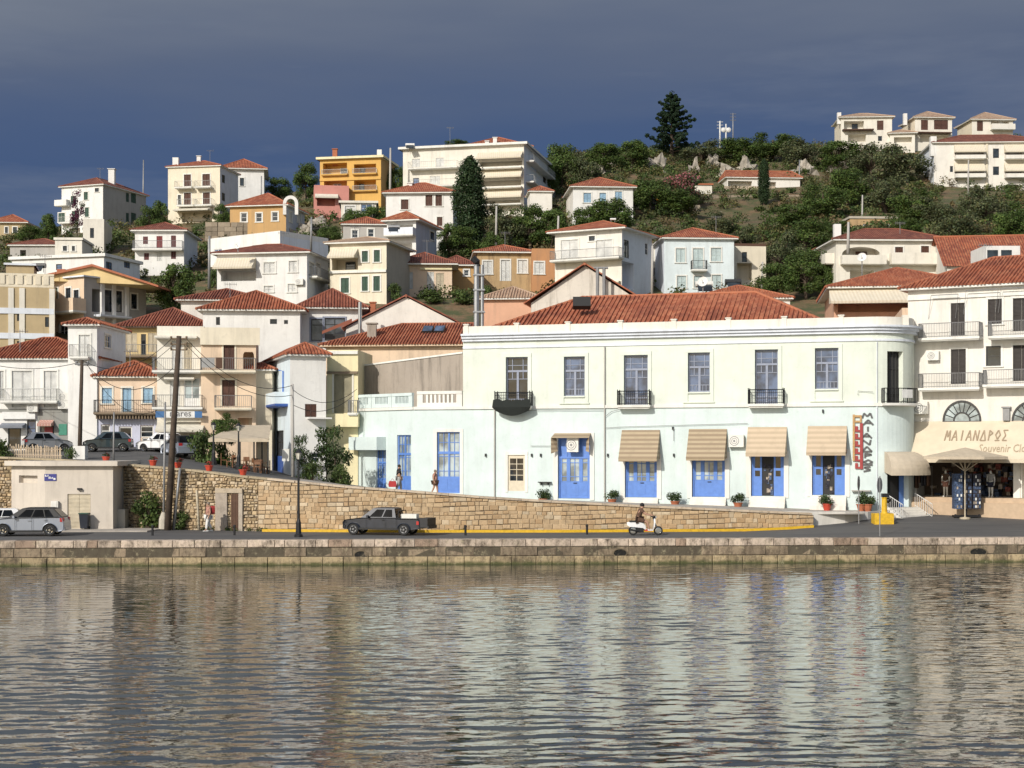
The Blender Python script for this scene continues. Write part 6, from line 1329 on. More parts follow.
for px,pt,pb,Y,w,l in ((700,140,165,285,46,'green ridge tree right of the pine'),(738,138,164,288,44,'dark ridge tree below the antenna masts'),(772,130,160,292,46,'bright green ridge tree right of the antenna masts'),(805,136,166,286,44,'dark green ridge tree between masts and villas'),(838,140,172,280,44,'dark tree below the leftmost hilltop villa'),(870,140,180,276,46,'large dark tree below the villas'),(905,142,182,276,50,'broad dark tree below the middle hilltop villa'),(935,196,226,232,40,'green tree below the right apartment house'),
    (848,168,206,250,44,'dark green tree above the stone hut to the left'),(884,172,212,246,52,'very broad green tree in the middle of the right hillside'),(912,186,226,238,40,'rounded green tree right of the broad hillside tree'),(822,182,218,240,44,'bright green tree right of the long red roofed house'),(792,200,232,228,40,'olive green tree below the long red roofed house'),(985,184,226,244,46,'dense round dark tree in front of the right apartments'),(1012,200,244,230,40,'dark tree at right edge below the apartments'),(955,206,244,222,46,'pale green tree above the arched house roof'),
    (832,216,240,216,30,'pale olive tree left of the stone hut'),(908,218,240,218,32,'pale olive tree right of the stone hut'),(806,218,262,196,46,'large pale green tree left of the arched house'),(780,230,275,186,40,'bright green tree right of the lane house'),(806,248,296,172,44,'dense bright green tree beside the arched house wall'),(776,262,300,166,34,'green tree above the corner building roof'),(826,262,296,168,26,'low green tree hard against the arched house'),(740,226,250,205,36,'greenish bush like tree on the brown terrace'),(720,212,236,222,34,'pale green tree on the terraced slope')):
    T(('o0','b1','o1','b2','b0')[(px*3)%5],px,pt,pb,Y,l,w)
T('b1',458,138,152,250,'dark treetop showing above the apartment block roof',24)
for px,pt,pb,Y,w,l in ((430,288,303,160,34,'clipped dark hedge bush under the peach cottage'),(395,282,300,161,18,'green bush left of the peach cottage'),(462,288,304,158,32,'dark hedge bush under the annex'),(488,284,300,165,18,'small bush in front of the stone house'),(215,266,288,170,18,'bush left of the white villa awning'),(270,246,262,180,18,'green bush behind the white villa roof')):
    T('s0' if px%2 else 's1',px,pt,pb,Y,l,w)
# --- scrub on the open hillside: one mass nobody could count
r=random.Random(77); sc=MB()
def scrub(px0,px1,Y0,Y1,n,dens=1.0):
    for _ in range(n):
        px=r.uniform(px0,px1); Y=r.uniform(Y0,Y1); x=XP(px,Y); z=tz(x,Y); s=r.uniform(.5,1.5); py=HY-(z-CZ)*F/Y
        if any(a<px<b and c<py<d for a,b,c,d in ((936,988,190,222),(700,800,184,197),(700,760,208,226))) and r.random()<.85: continue
        g=r.choice([(.075,.112,.030),(.058,.092,.027),(.105,.125,.045),(.115,.115,.042),(.125,.105,.048)])
        for k in range(r.randint(2,4)): clump(sc,(x+r.uniform(-s,s),Y+r.uniform(-s,s),z+r.uniform(0,s*.7)),s*.7,34,.30,g,r)
scrub(545,1060,240,345,900); scrub(480,860,190,262,420); scrub(860,1060,180,262,330); scrub(640,840,165,215,120); scrub(-20,420,185,262,330); scrub(740,900,165,205,60); scrub(430,660,165,205,60); scrub(-20,330,160,205,70); scrub(540,720,262,300,110)
tag(sc.build('hillside_scrub','leaf'),'rough green scrub covering the hillside between houses','scrub',kind='stuff')
# low weeds at the foot of the wall
sc=MB()
for _ in range(46):
    px=r.uniform(255,470) if r.random()<.6 else r.uniform(160,262); Y=kerbline(px)+.75 if px>262 else wt(px)[0]-.6; x=XP(px,Y); clump(sc,(x,Y,1.55),r.uniform(.10,.28),30,.10,(.06,.09,.03),r)
tag(sc.build('wall_weeds','leaf'),'green weeds growing at the foot of the stone wall','weeds',kind='stuff')
# rock outcrops on the hill
for px,py,w,h in ((657,163,14,22),(694,167,10,18),(712,160,10,20),(726,170,14,16),(748,166,18,20),(806,168,18,18),(836,166,14,16),(600,168,12,14),(470+140,160,8,12),(846,160,12,10),(300,232,22,18),(318,222,14,14)):
    Y=262 if px>400 else 205
    Y=ground_Y(px,py+h*.3,Y); m=MB(); c=P(px,py+h*.35,Y); rr=random.Random(px); W=w/F*Y*.62; Hh=h/F*Y*.62; ph=[rr.uniform(0,6) for _ in range(4)]; rings=[]
    for i in range(8):
        t=pi*i/7; rings.append([])
        for a in range(14):
            x,y_,z_=math.sin(t)*math.cos(a*pi/7),math.sin(t)*math.sin(a*pi/7),-math.cos(t); k=1+.28*math.sin(x*5+ph[0]+z_*3)+.22*math.sin(y_*7+z_*6+ph[1])+.18*math.sin(z_*9+x*8+ph[2])+rr.uniform(-.08,.08)
            rings[-1].append(c+V((x*W*k,y_*W*.8*k,z_*Hh*k)))
    m.loft(rings); tag(m.build('rock_outcrop','rock_pale',origin=c),'pale limestone rock sticking out of the green hillside scrub' if px>400 else 'pale rock face below the ochre house','rock','rock outcrops on the hillside' if px>400 else 'rocks below the ochre house')
# terraced retaining walls on the hillside
for px0,px1,py,Y,hpx,l in ((640,700,214,232,9,'low grey terrace wall below the oleander'),(706,800,203,244,8,'rubble terrace wall below the long red roofed house'),(205,262,236,214,14,'stone terrace wall below the ochre house'),(725,775,194,256,8,'white garden wall in front of the long red house')):
    a,b=P(px0,py,Y),P(px1,py,Y+2); m=MB(); d=(b-a); n=int(d.length/.8); rr=random.Random(px0)
    for i in range(n):
        for j in range(4):
            hh=hpx/F*Y/3; q=a+d*(i/n)+V((rr.uniform(-.1,.1),rr.uniform(-.05,.05),(j-1)*hh)); k=rr.uniform(.7,1.2)*(1 if px0!=725 else 1.6); m.obox(q,d/n*.97,V((0,.5,0)),V((0,0,hh*.96)),0,(.33*k,.27*k,.20*k))
    tag(m.build('terrace_wall','stone',origin=a.lerp(b,.5)),l,'wall')
# ================================================================= VEHICLES
def wheel(par,x,y,r,w=.2,rim='chrome'):
    m=MB(); n=20
    def ring(rr,yy): return [V((x+rr*math.cos(2*pi*j/n),y+yy,r+rr*math.sin(2*pi*j/n))) for j in range(n)]
    o=wloc(par)
    tyre=MB(); tyre.loft([ring(r*.66,-w/2),ring(r*.92,-w/2),ring(r,-w/2+.03),ring(r,w/2-.03),ring(r*.92,w/2),ring(r*.66,w/2)],0,False)
    for v in range(len(tyre.v)): tyre.v[v]=tuple(V(tyre.v[v])+o)
    wh=tyre.build('wheel','rubber',par,smooth=False); s=-1 if y<0 else 1
    rm=MB(); rm.loft([ring(r*.68,s*(w/2-.05)),ring(r*.62,s*(w/2+.0)),ring(r*.55,s*(w/2-.02)),ring(r*.16,s*(w/2-.03)),ring(r*.12,s*(w/2+.01))],0,True)
    for v in range(len(rm.v)): rm.v[v]=tuple(V(rm.v[v])+o)
    rm.build('rim',rim,wh)
    sp=MB()
    for k in range(5):
        a=2*pi*k/5; c=V((x,y+s*(w/2-.012),r)); d=V((math.cos(a),0,math.sin(a))); t=V((-d.z,0,d.x))
        sp.poly([c+d*r*.18-t*.09+o+V((0,s*.004,0)),c+d*r*.52-t*.05+o+V((0,s*.004,0)),c+d*r*.52+t*.05+o+V((0,s*.004,0)),c+d*r*.18+t*.09+o+V((0,s*.004,0))])
    sp.build('wheel_gap','rubber',wh)
def arc_pts(cx,r,z0,n=9):   # wheel arch going front to back (left to right) above z0
    a0=math.asin((z0-r*.98)/(r*1.16)) if abs((z0-r*.98)/(r*1.16))<1 else 0
    return [(cx-r*1.16*math.cos(lerp(a0,pi-a0,i/n)),r*.98+r*1.16*math.sin(lerp(a0,pi-a0,i/n))) for i in range(n+1)]
def car(name,label,cat,loc,rotz,paint,sp,group=None,parts=True):
    t=thing(name,label,cat,loc,group); o=V(loc); W=sp['w']; r=sp['r']; f,b=sp['axles']; z0=sp.get('z0',.24)
    low=[(sp['x0']+.08,z0)]+arc_pts(f,r,z0)+arc_pts(b,r,z0)+[(sp['x1']-.08,z0+.05)]; prof=low+sp['top'][::-1]      # closed side outline
    m=MB(); cx=(sp['x0']+sp['x1'])/2
    def ring(y,k,dz=0): return [o+V((cx+(x-cx)*k,y,(z if z<.5 else .5+(z-.5)*(1-(1-k)*1.2)))) for x,z in prof]
    m.loft([ring(-W/2+.10,.965),ring(-W/2+.02,.99),ring(-W/2,1),ring(W/2,1),ring(W/2-.02,.99),ring(W/2-.10,.965)],0,True); bd=m.build('body',paint,t); bv=bd.modifiers.new('Bevel','BEVEL'); bv.width=.035; bv.segments=2; bv.limit_method='ANGLE'; bv.angle_limit=R(28)
    m=MB()
    for x in (f,b):
        for s in (-1,1):
            n=14; pts_=[o+V((x-r*1.10*math.cos(pi*i/n),s*(W/2-.012),r*.95+r*1.10*math.sin(pi*i/n))) for i in range(n+1)]; m.path(pts_,.035,5)
    m.build('wheel_arch',sp.get('arch','black'),t)
    # cabin
    if 'cab' in sp:
        (xb0,xr0,xr1,xb1),zb,zr=sp['cab']; yb,yr=W/2-.07,W/2-.24
        B=[V((xb0,-yb,zb)),V((xb1,-yb,zb)),V((xb1,yb,zb)),V((xb0,yb,zb))]; T_=[V((xr0,-yr,zr)),V((xr1,-yr,zr)),V((xr1,yr,zr)),V((xr0,yr,zr))]
        U=[V((xr0+.18,-yr+.1,zr+.045)),V((xr1-.18,-yr+.1,zr+.045)),V((xr1-.18,yr-.1,zr+.045)),V((xr0+.18,yr-.1,zr+.045))]
        m=MB(); m.loft([[o+q for q in B],[o+q for q in T_],[o+q for q in U]]); m.build('cabin',sp.get('roofmat',paint),t)
        for s,i0,i1 in ((-1,0,1),(1,3,2)):
            for a,c in sp['panes']:
                def sd_(u,v): 
                    lo=B[i0].lerp(B[i1],u); hi=T_[i0].lerp(T_[i1],u); return o+lo.lerp(hi,v)+V((0,s*.012,0))
                m=MB(); m.poly([sd_(a,.10),sd_(c,.10),sd_(c-.008,.88),sd_(a+.008,.88)]); m.build('side_window','glass_car',t)
        for nm,i0,i1,sx in (('windscreen',0,3,-1),('rear_window',1,2,1)):
            g=lambda u,v:o+B[i0].lerp(B[i1],u).lerp(T_[i0].lerp(T_[i1],u),v)+V((sx*.012,0,.008))
            m=MB(); m.poly([g(.06,.08),g(.94,.08),g(.92,.92),g(.08,.92)]); m.build(nm,'glass_car',t)
    for x in (f,b):
        for s in (-1,1): wheel(t,x,s*(W/2-.12),r,.21,sp.get('rim','chrome'))
    for s in (-1,1):
        m=MB(); c=o+V((sp['x0']+.10,s*(W/2-.30),sp['lz'])); m.obox(c+V((-.06,-.2,-.08)),V((.2,0,0)),V((0,.40,0)),V((0,0,.15))); m.build('headlight','light_clear',t)
        m=MB(); c=o+V((sp['x1']-.10,s*(W/2-.20),sp['tz'])); m.obox(c+V((-.12,-.13,-.12)),V((.2,0,0)),V((0,.28,0)),V((0,0,.22))); m.build('tail_light','light_red',t)
        mr=sp['mirror']; m=MB(); m.obox(o+V((mr[0],s*(W/2)+(0 if s>0 else -.18),mr[1])),V((.12,0,0)),V((0,.18,0)),V((0,0,.14))); m.build('mirror',paint,t)
        for x,za,zb_ in sp['seams']:
          m=MB(); m.obox(o+V((x,s*(W/2+.002) if s>0 else s*(W/2+.002)-.004,za)),V((.018,0,0)),V((0,.004,0)),V((0,0,zb_-za)))
          m.build('door_seam','black',t)
        m=MB()
        for x,z in sp['handles']: m.obox(o+V((x,s*W/2+(0 if s>0 else -.03),z)),V((.2,0,0)),V((0,.03,0)),V((0,0,.035)))
        m.build('door_handle',paint if sp.get('hb') else 'black',t)
    m=MB(); m.obox(o+V((sp['x0']-.03,-W/2+.05,z0+.02)),V((.16,0,0)),V((0,W-.1,0)),V((0,0,.22))); m.build('front_bumper',sp.get('bump',paint),t)
    m=MB(); m.obox(o+V((sp['x1']-.12,-W/2+.05,z0+.06)),V((.16,0,0)),V((0,W-.1,0)),V((0,0,.2))); m.build('rear_bumper',sp.get('bump',paint),t)
    m=MB(); [m.obox(o+V((f+r*1.1,s*(W/2-.01)-.02,z0-.03)),V((b-f-r*2.2,0,0)),V((0,.04,0)),V((0,0,.12))) for s in (-1,1)]; m.build('sill','black',t)
    t.rotation_euler=(0,0,rotz); return t
SUV=dict(w=1.82,r=.34,axles=(-1.28,1.31),x0=-2.12,x1=2.10,top=[(-2.12,.45),(-2.13,.70),(-2.02,.86),(-1.55,.98),(-.95,1.03),(.5,1.05),(1.85,1.10),(2.02,1.02),(2.10,.75),(2.10,.4)],cab=((-1.05,-.28,1.45,2.0),1.03,1.55),panes=((.17,.42),(.44,.68),(.70,.86)),lz=.78,tz=.92,mirror=(-.72,1.02),seams=((-.62,.35,1.03),(.32,.35,1.03),(1.12,.55,1.03)),handles=((.02,.9),(.92,.92)),roofmat='black',hb=1)
HATCH=dict(w=1.70,r=.30,axles=(-1.15,1.15),x0=-1.82,x1=1.78,top=[(-1.82,.45),(-1.80,.70),(-1.5,.86),(-.9,.94),(.6,.96),(1.65,.98),(1.78,.85),(1.80,.4)],cab=((-1.0,-.3,1.2,1.72),.94,1.45),panes=((.18,.46),(.48,.78)),lz=.66,tz=.86,mirror=(-.65,.95),seams=((-.55,.3,.94),(.45,.3,.94)),handles=((.2,.82),),bump='black')
SEDAN=dict(w=1.74,r=.31,axles=(-1.3,1.3),x0=-2.1,x1=2.1,top=[(-2.1,.45),(-2.08,.68),(-1.8,.82),(-1.0,.92),(1.2,.95),(2.0,.93),(2.1,.75),(2.1,.4)],cab=((-1.0,-.35,.9,1.5),.92,1.42),panes=((.2,.48),(.5,.78)),lz=.68,tz=.80,mirror=(-.62,.95),seams=((-.55,.3,.92),(.35,.3,.92)),handles=((.1,.82),(.9,.82)))
gz=lambda px,Y:road_z(XP(px,Y),Y)
car('parked_car','silver blue compact SUV with black roof parked facing left by the kiosk','car',(XP(30,94.3),94.3,1.46),R(3),'car_silver',SUV).scale=(1.07,)*3
car('parked_car','white car half hidden behind the silver blue SUV','car',(XP(-2,98.6),98.6,1.46),R(12),'car_white',HATCH)
def street_car(px,Y,rot,paint,sp,label):
    car('parked_car',label,'car',(XP(px,Y),Y,street_z(px,Y)),R(rot),paint,sp)
street_car(108.5,117.5,8,'car_dark',HATCH,'dark blue green hatchback parked on the upper street by the lavender shop front')
street_car(47,118.5,205,'car_grey',HATCH,'grey car parked before the grey shop front with a white board beside it')
street_car(181,114.6,-60,'car_silver',SUV,'silver car seen from behind on the upper street beside the dark shrub')
street_car(164,117.2,-30,'car_white',SEDAN,'white car on the upper street behind the wooden pole')
# pickup truck
TR=dict(w=1.72,r=.36,axles=(-1.78,1.52),x0=-2.45,x1=2.55,z0=.36,top=[(-2.45,.5),(-2.47,.78),(-2.38,.92),(-1.75,1.01),(-1.25,1.06),(.98,1.08),(1.0,1.02),(2.52,1.02),(2.55,.8),(2.55,.45)],cab=((-1.30,-.52,.85,1.0),1.06,1.64),panes=((.22,.58),(.62,.90)),lz=.78,tz=.78,mirror=(-.85,1.08),seams=((-.95,.45,1.06),(.30,.45,1.06),(1.02,.45,1.0)),handles=((.05,.95),),rim='iron_grey',bump='truck_tray',arch='truck_grey')
loc=(XP(385,95.3),95.3,1.45); tk=car('pickup_truck','dark grey extended cab pickup truck parked facing left along the yellow kerb','pickup truck',loc,R(-16),'truck_grey',TR)
o=V(loc); m=MB(); m.box(o.x+1.05,o.y-.74,o.z+1.015,o.x+2.48,o.y+.74,o.z+1.03); m.build('bed_liner','truck_tray',tk)
m=MB(); m.box(o.x+2.5,o.y-.80,o.z+.50,o.x+3.05,o.y+.80,o.z+1.06); m.box(o.x+3.05,o.y-.8,o.z+.42,o.x+3.12,o.y+.8,o.z+.6); m.build('tail_box','truck_tray',tk)
m=MB(); [m.path([o+V((x,s*.72,1.02)),o+V((x,s*.66,1.5))],.025,5) for x in (1.12,) for s in (-1,1)]; m.path([o+V((1.12,-.66,1.5)),o+V((1.12,.66,1.5))],.025,5); m.build('roll_bar','iron',tk)
cg=tag((lambda b:(b.obox(V((0,0,0)),V((1.0,0,0)),V((0,.6,0)),V((0,0,.26))),b.build('cool_box','plastic_white',origin=(0,0,0)))[1])(MB()),'white cool box lying in the bed of the pickup truck','box'); cg.location=(o.x+1.02,o.y-.72,o.z+1.035); cg.rotation_euler=(0,0,R(-13))
# scooter, built facing right (+x)
sc_o=V((XP(645.5,94.4),94.4,1.455)); so=thing('motor_scooter','white motor scooter with red footboard panel ridden along the quay road','scooter',sc_o)
def swheel(x,nm='wheel'):
    m=MB(); n=20; c=sc_o+V((x,0,.25)); ring=lambda rr,yy:[c+V((rr*math.cos(2*pi*j/n),yy,rr*math.sin(2*pi*j/n))) for j in range(n)]
    m.loft([ring(.17,-.05),ring(.22,-.055),ring(.25,-.02),ring(.25,.02),ring(.22,.055),ring(.17,.05)],0,False); w=m.build(nm,'rubber',so)
    m=MB(); m.loft([ring(.18,-.045),ring(.15,-.05),ring(.14,-.02),ring(.05,-.03)],0,True); m.loft([ring(.05,.03),ring(.14,.02),ring(.15,.05),ring(.18,.045)],0,True); m.build('rim','chrome',w)
swheel(-.68); swheel(.70)
S_=lambda *p:sc_o+V(p)
m=MB(); m.loft([[S_(x,s*w,z) for s,z in ((-1,z0),(-1,z1),(-.6,z1+.05),(.6,z1+.05),(1,z1),(1,z0))] for x,w,z0,z1 in ((-1.02,.08,.56,.66),(-.85,.15,.46,.68),(-.5,.17,.44,.70),(-.15,.15,.40,.68),(.0,.13,.28,.5))]); m.build('rear_body','car_white',so,smooth=False)
m=MB(); m.loft([[S_(x,s*w,z) for s,z in ((-1,z0),(-1,z1),(1,z1),(1,z0))] for x,w,z0,z1 in ((-.05,.17,.22,.32),(.36,.18,.22,.30))]); m.build('footboard','red_paint',so)
m=MB(); m.loft([[S_(x,s*w,z) for x,z in ((x0,z_),(x0+.07,z_+.03))for s in ((-1,1) if x==x0 else (1,-1))] for x0,w,z_ in ((.34,.16,.25),(.42,.21,.45),(.46,.20,.68),(.44,.12,.92))]); m.build('leg_shield','car_white',so)
m=MB(); n=10; m.loft([[S_(.70+.31*math.cos(a),y,.25+.31*math.sin(a)) for a in [R(15+16*k) for k in range(n)]] for y in (-.075,.075)],0,False,closed=False); m.build('mudguard','car_white',so)
m=MB(); m.path([S_(.70,0,.25),S_(.52,0,.62),S_(.42,0,.98)],[.045,.05,.05],8); m.build('fork','iron_grey',so)
m=MB(); m.path([S_(.30,-.34,1.02),S_(.40,-.12,1.02),S_(.40,.12,1.02),S_(.30,.34,1.02)],.022,6); m.ball(S_(.47,0,.98),.10,8,6); m.build('handlebar','iron',so); so.scale=(1.12,)*3
m=MB(); m.ball(S_(.55,0,.98),.065,8,6); m.build('headlight','light_clear',so)
m=MB(); m.loft([[S_(x,s*w,z) for s,z in ((-1,.71),(-1,.80),(1,.80),(1,.71))] for x,w in ((-.88,.12),(-.55,.16),(-.1,.15),(.0,.08))]); m.build('seat','black',so)
m=MB(); m.box(sc_o.x-.55,sc_o.y-.16,sc_o.z+.16,sc_o.x-.1,sc_o.y+.16,sc_o.z+.34); m.path([S_(-.3,-.2,.2),S_(-.95,-.22,.33)],[.03,.055],7); m.box(sc_o.x-.5,sc_o.y-.13,sc_o.z+.30,sc_o.x-.02,sc_o.y+.13,sc_o.z+.47); m.build('engine','iron',so)
for s in (-1,1): m=MB(); m.path([S_(.36,s*.25,1.02),S_(.34,s*.3,1.22)],.01,4); m.ball(S_(.34,s*.31,1.25),.05,6,4,0,None,(.4,1,.8)); m.build('mirror','iron',so)
# ================================================================= PEOPLE
def skin(name,vs,es,mat,par,sub=2,rootv=0,origin=None):
    o=wloc(par) if par else V(origin); me=bpy.data.meshes.new(name); me.from_pydata([tuple(V(v[:3])) for v in vs],es,[]); ob=bpy.data.objects.new(name,me); COL.objects.link(ob); me.materials.append(MAT[mat])
    if par: ob.parent=par
    else: ob.location=o
    md=ob.modifiers.new('Skin','SKIN'); md.use_smooth_shade=True; RS=1.22
    for i,v in enumerate(vs):
        sv=me.skin_vertices[0].data[i]; rr_=v[3] if isinstance(v[3],(tuple,list)) else (v[3],v[3]); k_=RS if max(rr_)>.028 else 1; sv.radius=(rr_[0]*k_,rr_[1]*k_); sv.use_root=(i==rootv)
    ob.modifiers.new('Sub','SUBSURF').levels=sub; ob.modifiers['Sub'].render_levels=sub; return ob
def person(label,loc,rotz,J,top='cloth_black',bottom='cloth_grey',shorts=False,hair='hair_dark',sleeve=.6,scale=1.0,name='person',cat='person',dress=False,skinm='skin',head=True,cap=None):
    """J: joint overrides, local metres, facing +x, feet at z=0"""
    j=dict(pel=(0,0,.93),sp=(.0,0,1.12),ch=(.0,0,1.33),nk=(.01,0,1.47),hd=(.03,0,1.60),tp=(.02,0,1.70),
        shL=(0,.18,1.40),shR=(0,-.18,1.40),elL=(-.03,.23,1.12),elR=(-.03,-.23,1.12),wrL=(.06,.22,.88),wrR=(.06,-.22,.88),
        hpL=(0,.09,.88),hpR=(0,-.09,.88),knL=(.12,.09,.50),knR=(-.04,-.09,.49),anL=(.16,.09,.09),anR=(-.22,-.09,.12),toL=(.32,.10,.03),toR=(-.06,-.10,.03))
    j.update(J); t=thing(name,label,cat,loc); t.rotation_euler=(0,0,rotz); t.scale=(scale,)*3
    order=['pel','sp','ch','nk','hd','tp','shL','elL','wrL','shR','elR','wrR','hpL','knL','anL','toL','hpR','knR','anR','toR']
    rad=dict(pel=(.15,.11),sp=(.135,.10),ch=(.16,.11),nk=.055,hd=(.088,.10),tp=.06,shL=.068,shR=.068,elL=.043,elR=.043,wrL=.03,wrR=.03,hpL=.095,hpR=.095,knL=.060,knR=.060,anL=.04,anR=.04,toL=.038,toR=.038)
    vs=[(*j[k],rad[k]) for k in order]; ix={k:i for i,k in enumerate(order)}
    E=[('pel','sp'),('sp','ch'),('ch','nk'),('nk','hd'),('hd','tp'),('ch','shL'),('shL','elL'),('elL','wrL'),('ch','shR'),('shR','elR'),('elR','wrR'),('pel','hpL'),('hpL','knL'),('knL','anL'),('anL','toL'),('pel','hpR'),('hpR','knR'),('knR','anR'),('anR','toR')]
    es=[(ix[a],ix[b]) for a,b in E]
    vs.append((j['hd'][0]+.105,j['hd'][1],j['hd'][2]-.01,.016)); es.append((ix['hd'],len(vs)-1))      # nose
    for s in ('L','R'):
        w=V(j['wr'+s]); e=V(j['el'+s]); d=(w-e).normalized(); sd_=V((0,1,0)) if abs(d.y)<.9 else V((1,0,0)); sd_=(sd_-d*sd_.dot(d)).normalized(); up=d.cross(sd_)
        pm=w+d*.07; vs.append((*pm,(.034,.018))); ip=len(vs)-1; es.append((ix['wr'+s],ip))
        for k,(off,ln) in enumerate(((-.030,.062),(-.010,.075),(.010,.070),(.028,.055))):
            a=pm+sd_*off*1.2+d*.035; b=a+d*ln*.6+up*.012; c=b+d*ln*.4+up*.025
            vs+= [(*a,.010),(*b,.009),(*c,.008)]; n=len(vs); es+= [(ip,n-3),(n-3,n-2),(n-2,n-1)]
        a=w+d*.035+up*.03; b=a+d*.035+up*.03; vs+= [(*a,.012),(*b,.010)]; n=len(vs); es+= [(ip,n-2),(n-2,n-1)]
    b=skin('body',vs,es,skinm,t,1)
    L=lambda a,b,f:tuple(V(j[a]).lerp(V(j[b]),f))
    tv=[(*L('pel','sp',.1),(.175,.13)),(*j['sp'],(.165,.125)),(*j['ch'],(.185,.135)),(*L('ch','nk',.75),(.08,.075)),(*j['shL'],.085),(*L('shL','elL',sleeve),.065),(*j['shR'],.085),(*L('shR','elR',sleeve),.065)]
    skin('shirt',tv,[(0,1),(1,2),(2,3),(2,4),(4,5),(2,6),(6,7)],top,t,1)
    f=.75 if shorts else 1.0
    if shorts: bv=[(*j['pel'],(.18,.14)),(*j['hpL'],.115),(*L('hpL','knL',f),.095),(*j['hpR'],.115),(*L('hpR','knR',f),.095)]; be=[(0,1),(1,2),(0,3),(3,4)]
    else: bv=[(*j['pel'],(.18,.14)),(*j['hpL'],.115),(*j['knL'],.08),(*L('knL','anL',.92),.065),(*j['hpR'],.115),(*j['knR'],.08),(*L('knR','anR',.92),.065)]; be=[(0,1),(1,2),(2,3),(0,4),(4,5),(5,6)]
    skin('shorts' if shorts else 'trousers',bv,be,bottom,t,1)
    if head:
        o=wloc(t); h=V(j['hd']); m=MB(); m.ball(o+h+V((-.02,0,.045)),.108,10,7,0,None,(1.0,.92,.95)); m.build('cap' if cap else 'hair',cap or hair,t,smooth=True)
        m=MB(); [m.ball(o+h+V((.085,s*.035,.012)),.013,6,4) for s in (-1,1)]; m.build('eyes','black',t)
    for s in ('L','R'):
        a=V(j['an'+s])+wloc(t); b=V(j['to'+s])+wloc(t); m=MB(); m.loft([[q+V((0,y,z)) for y,z in ((-.045,0),(.045,0),(.04,h_),(-.04,h_))] for q,h_ in ((V((a.x-.07,a.y,b.z-.03)),.09),(V((a.x+.05,a.y,b.z-.03)),.09),(V((b.x+.05,b.y,b.z-.03)),.045))]); m.build('shoe','cloth_white' if top!='cloth_black' else 'cloth_brown',t)
    return t
p=person('pedestrian with red backpack and loose white trousers walking below the stone wall',(XP(208.5,98.6),98.6,1.47),R(-150),{},top='cloth_pink',bottom='cloth_white',sleeve=.4,hair='hair_grey',scale=1.08)
o=wloc(p); m=MB(); m.loft([[o+V((x,s*w,z)) for x,s in ((-.14,-1),(-.14,1),(-.34,.9),(-.34,-.9))] for w,z in ((.14,1.02),(.19,1.12),(.19,1.38),(.13,1.50))]); tag(m.build('backpack','cloth_red',p))
rp=lambda px,Y:(XP(px,Y),Y,street_z(px,Y))
q=rp(399,105); person('pedestrian in dark shirt and grey trousers carrying a red bag on the ramp',q,R(15),{'wrL':(.12,.25,.84)},top='cloth_black',bottom='cloth_grey',scale=1.05,sleeve=.95)
bg=V((q[0]-.42,q[1]-.32,q[2]+.30)); m=MB(); m.loft([[bg+V((x,y,z)) for x,y in ((-w,-.12),(w,-.12),(w,.12),(-w,.12))] for w,z in ((.24,0),(.28,.18),(.22,.40))]); m.path([bg+V((-.15,0,.38)),bg+V((0,0,.58)),bg+V((.15,0,.38))],.015,5); tag(m.build('hand_bag','cloth_red',origin=bg),'red bag carried by the dark shirted pedestrian on the ramp','bag')
person('pedestrian in a pink patterned top walking on the ramp by the tall blue door',rp(435,104.8),R(-20),{},top='cloth_pink',bottom='cloth_brown',shorts=True,hair='hair_grey',sleeve=.5,scale=.97)
rd=person('scooter rider in a dark shirt and cap with bare legs',tuple(sc_o+V((-.45,0,-.10))),0,dict(pel=(0,0,.86),sp=(.04,0,1.04),ch=(.12,0,1.24),nk=(.17,0,1.37),hd=(.21,0,1.50),tp=(.20,0,1.60),shL=(.12,.18,1.31),shR=(.12,-.18,1.31),elL=(.34,.27,1.10),elR=(.34,-.27,1.10),wrL=(.58,.30,1.06),wrR=(.58,-.30,1.06),
    hpL=(.04,.09,.84),hpR=(.04,-.09,.84),knL=(.44,.14,.72),knR=(.44,-.14,.72),anL=(.52,.13,.36),anR=(.52,-.13,.36),toL=(.66,.13,.33),toR=(.66,-.13,.33)),top='cloth_brown',bottom='cloth_brown',shorts=True,cap='cloth_black',sleeve=.7,scale=1.27)
# shop mannequins
def manq(px,top,bot,label,dz=0):
    u=S.F.u_of(px); q=S.F.p(u,shz0+.02+dz,.35); person(label,tuple(q),R(-120),{'knL':(.02,.09,.5),'knR':(.0,-.09,.5),'anL':(.0,.09,.09),'anR':(0,-.09,.09),'toL':(.12,.1,.03),'toR':(.12,-.1,.03)},top=top,bottom=bot,shorts=True,name='mannequin',cat='mannequin',skinm='plastic_white',head=False,scale=1.08)
manq(947,'cloth_brown','cloth_pink','mannequin in brown top and pale pink shorts at the souvenir shop entrance'); manq(992,'cloth_grey','cloth_navy','mannequin in grey shirt and dark shorts at the souvenir shop front')
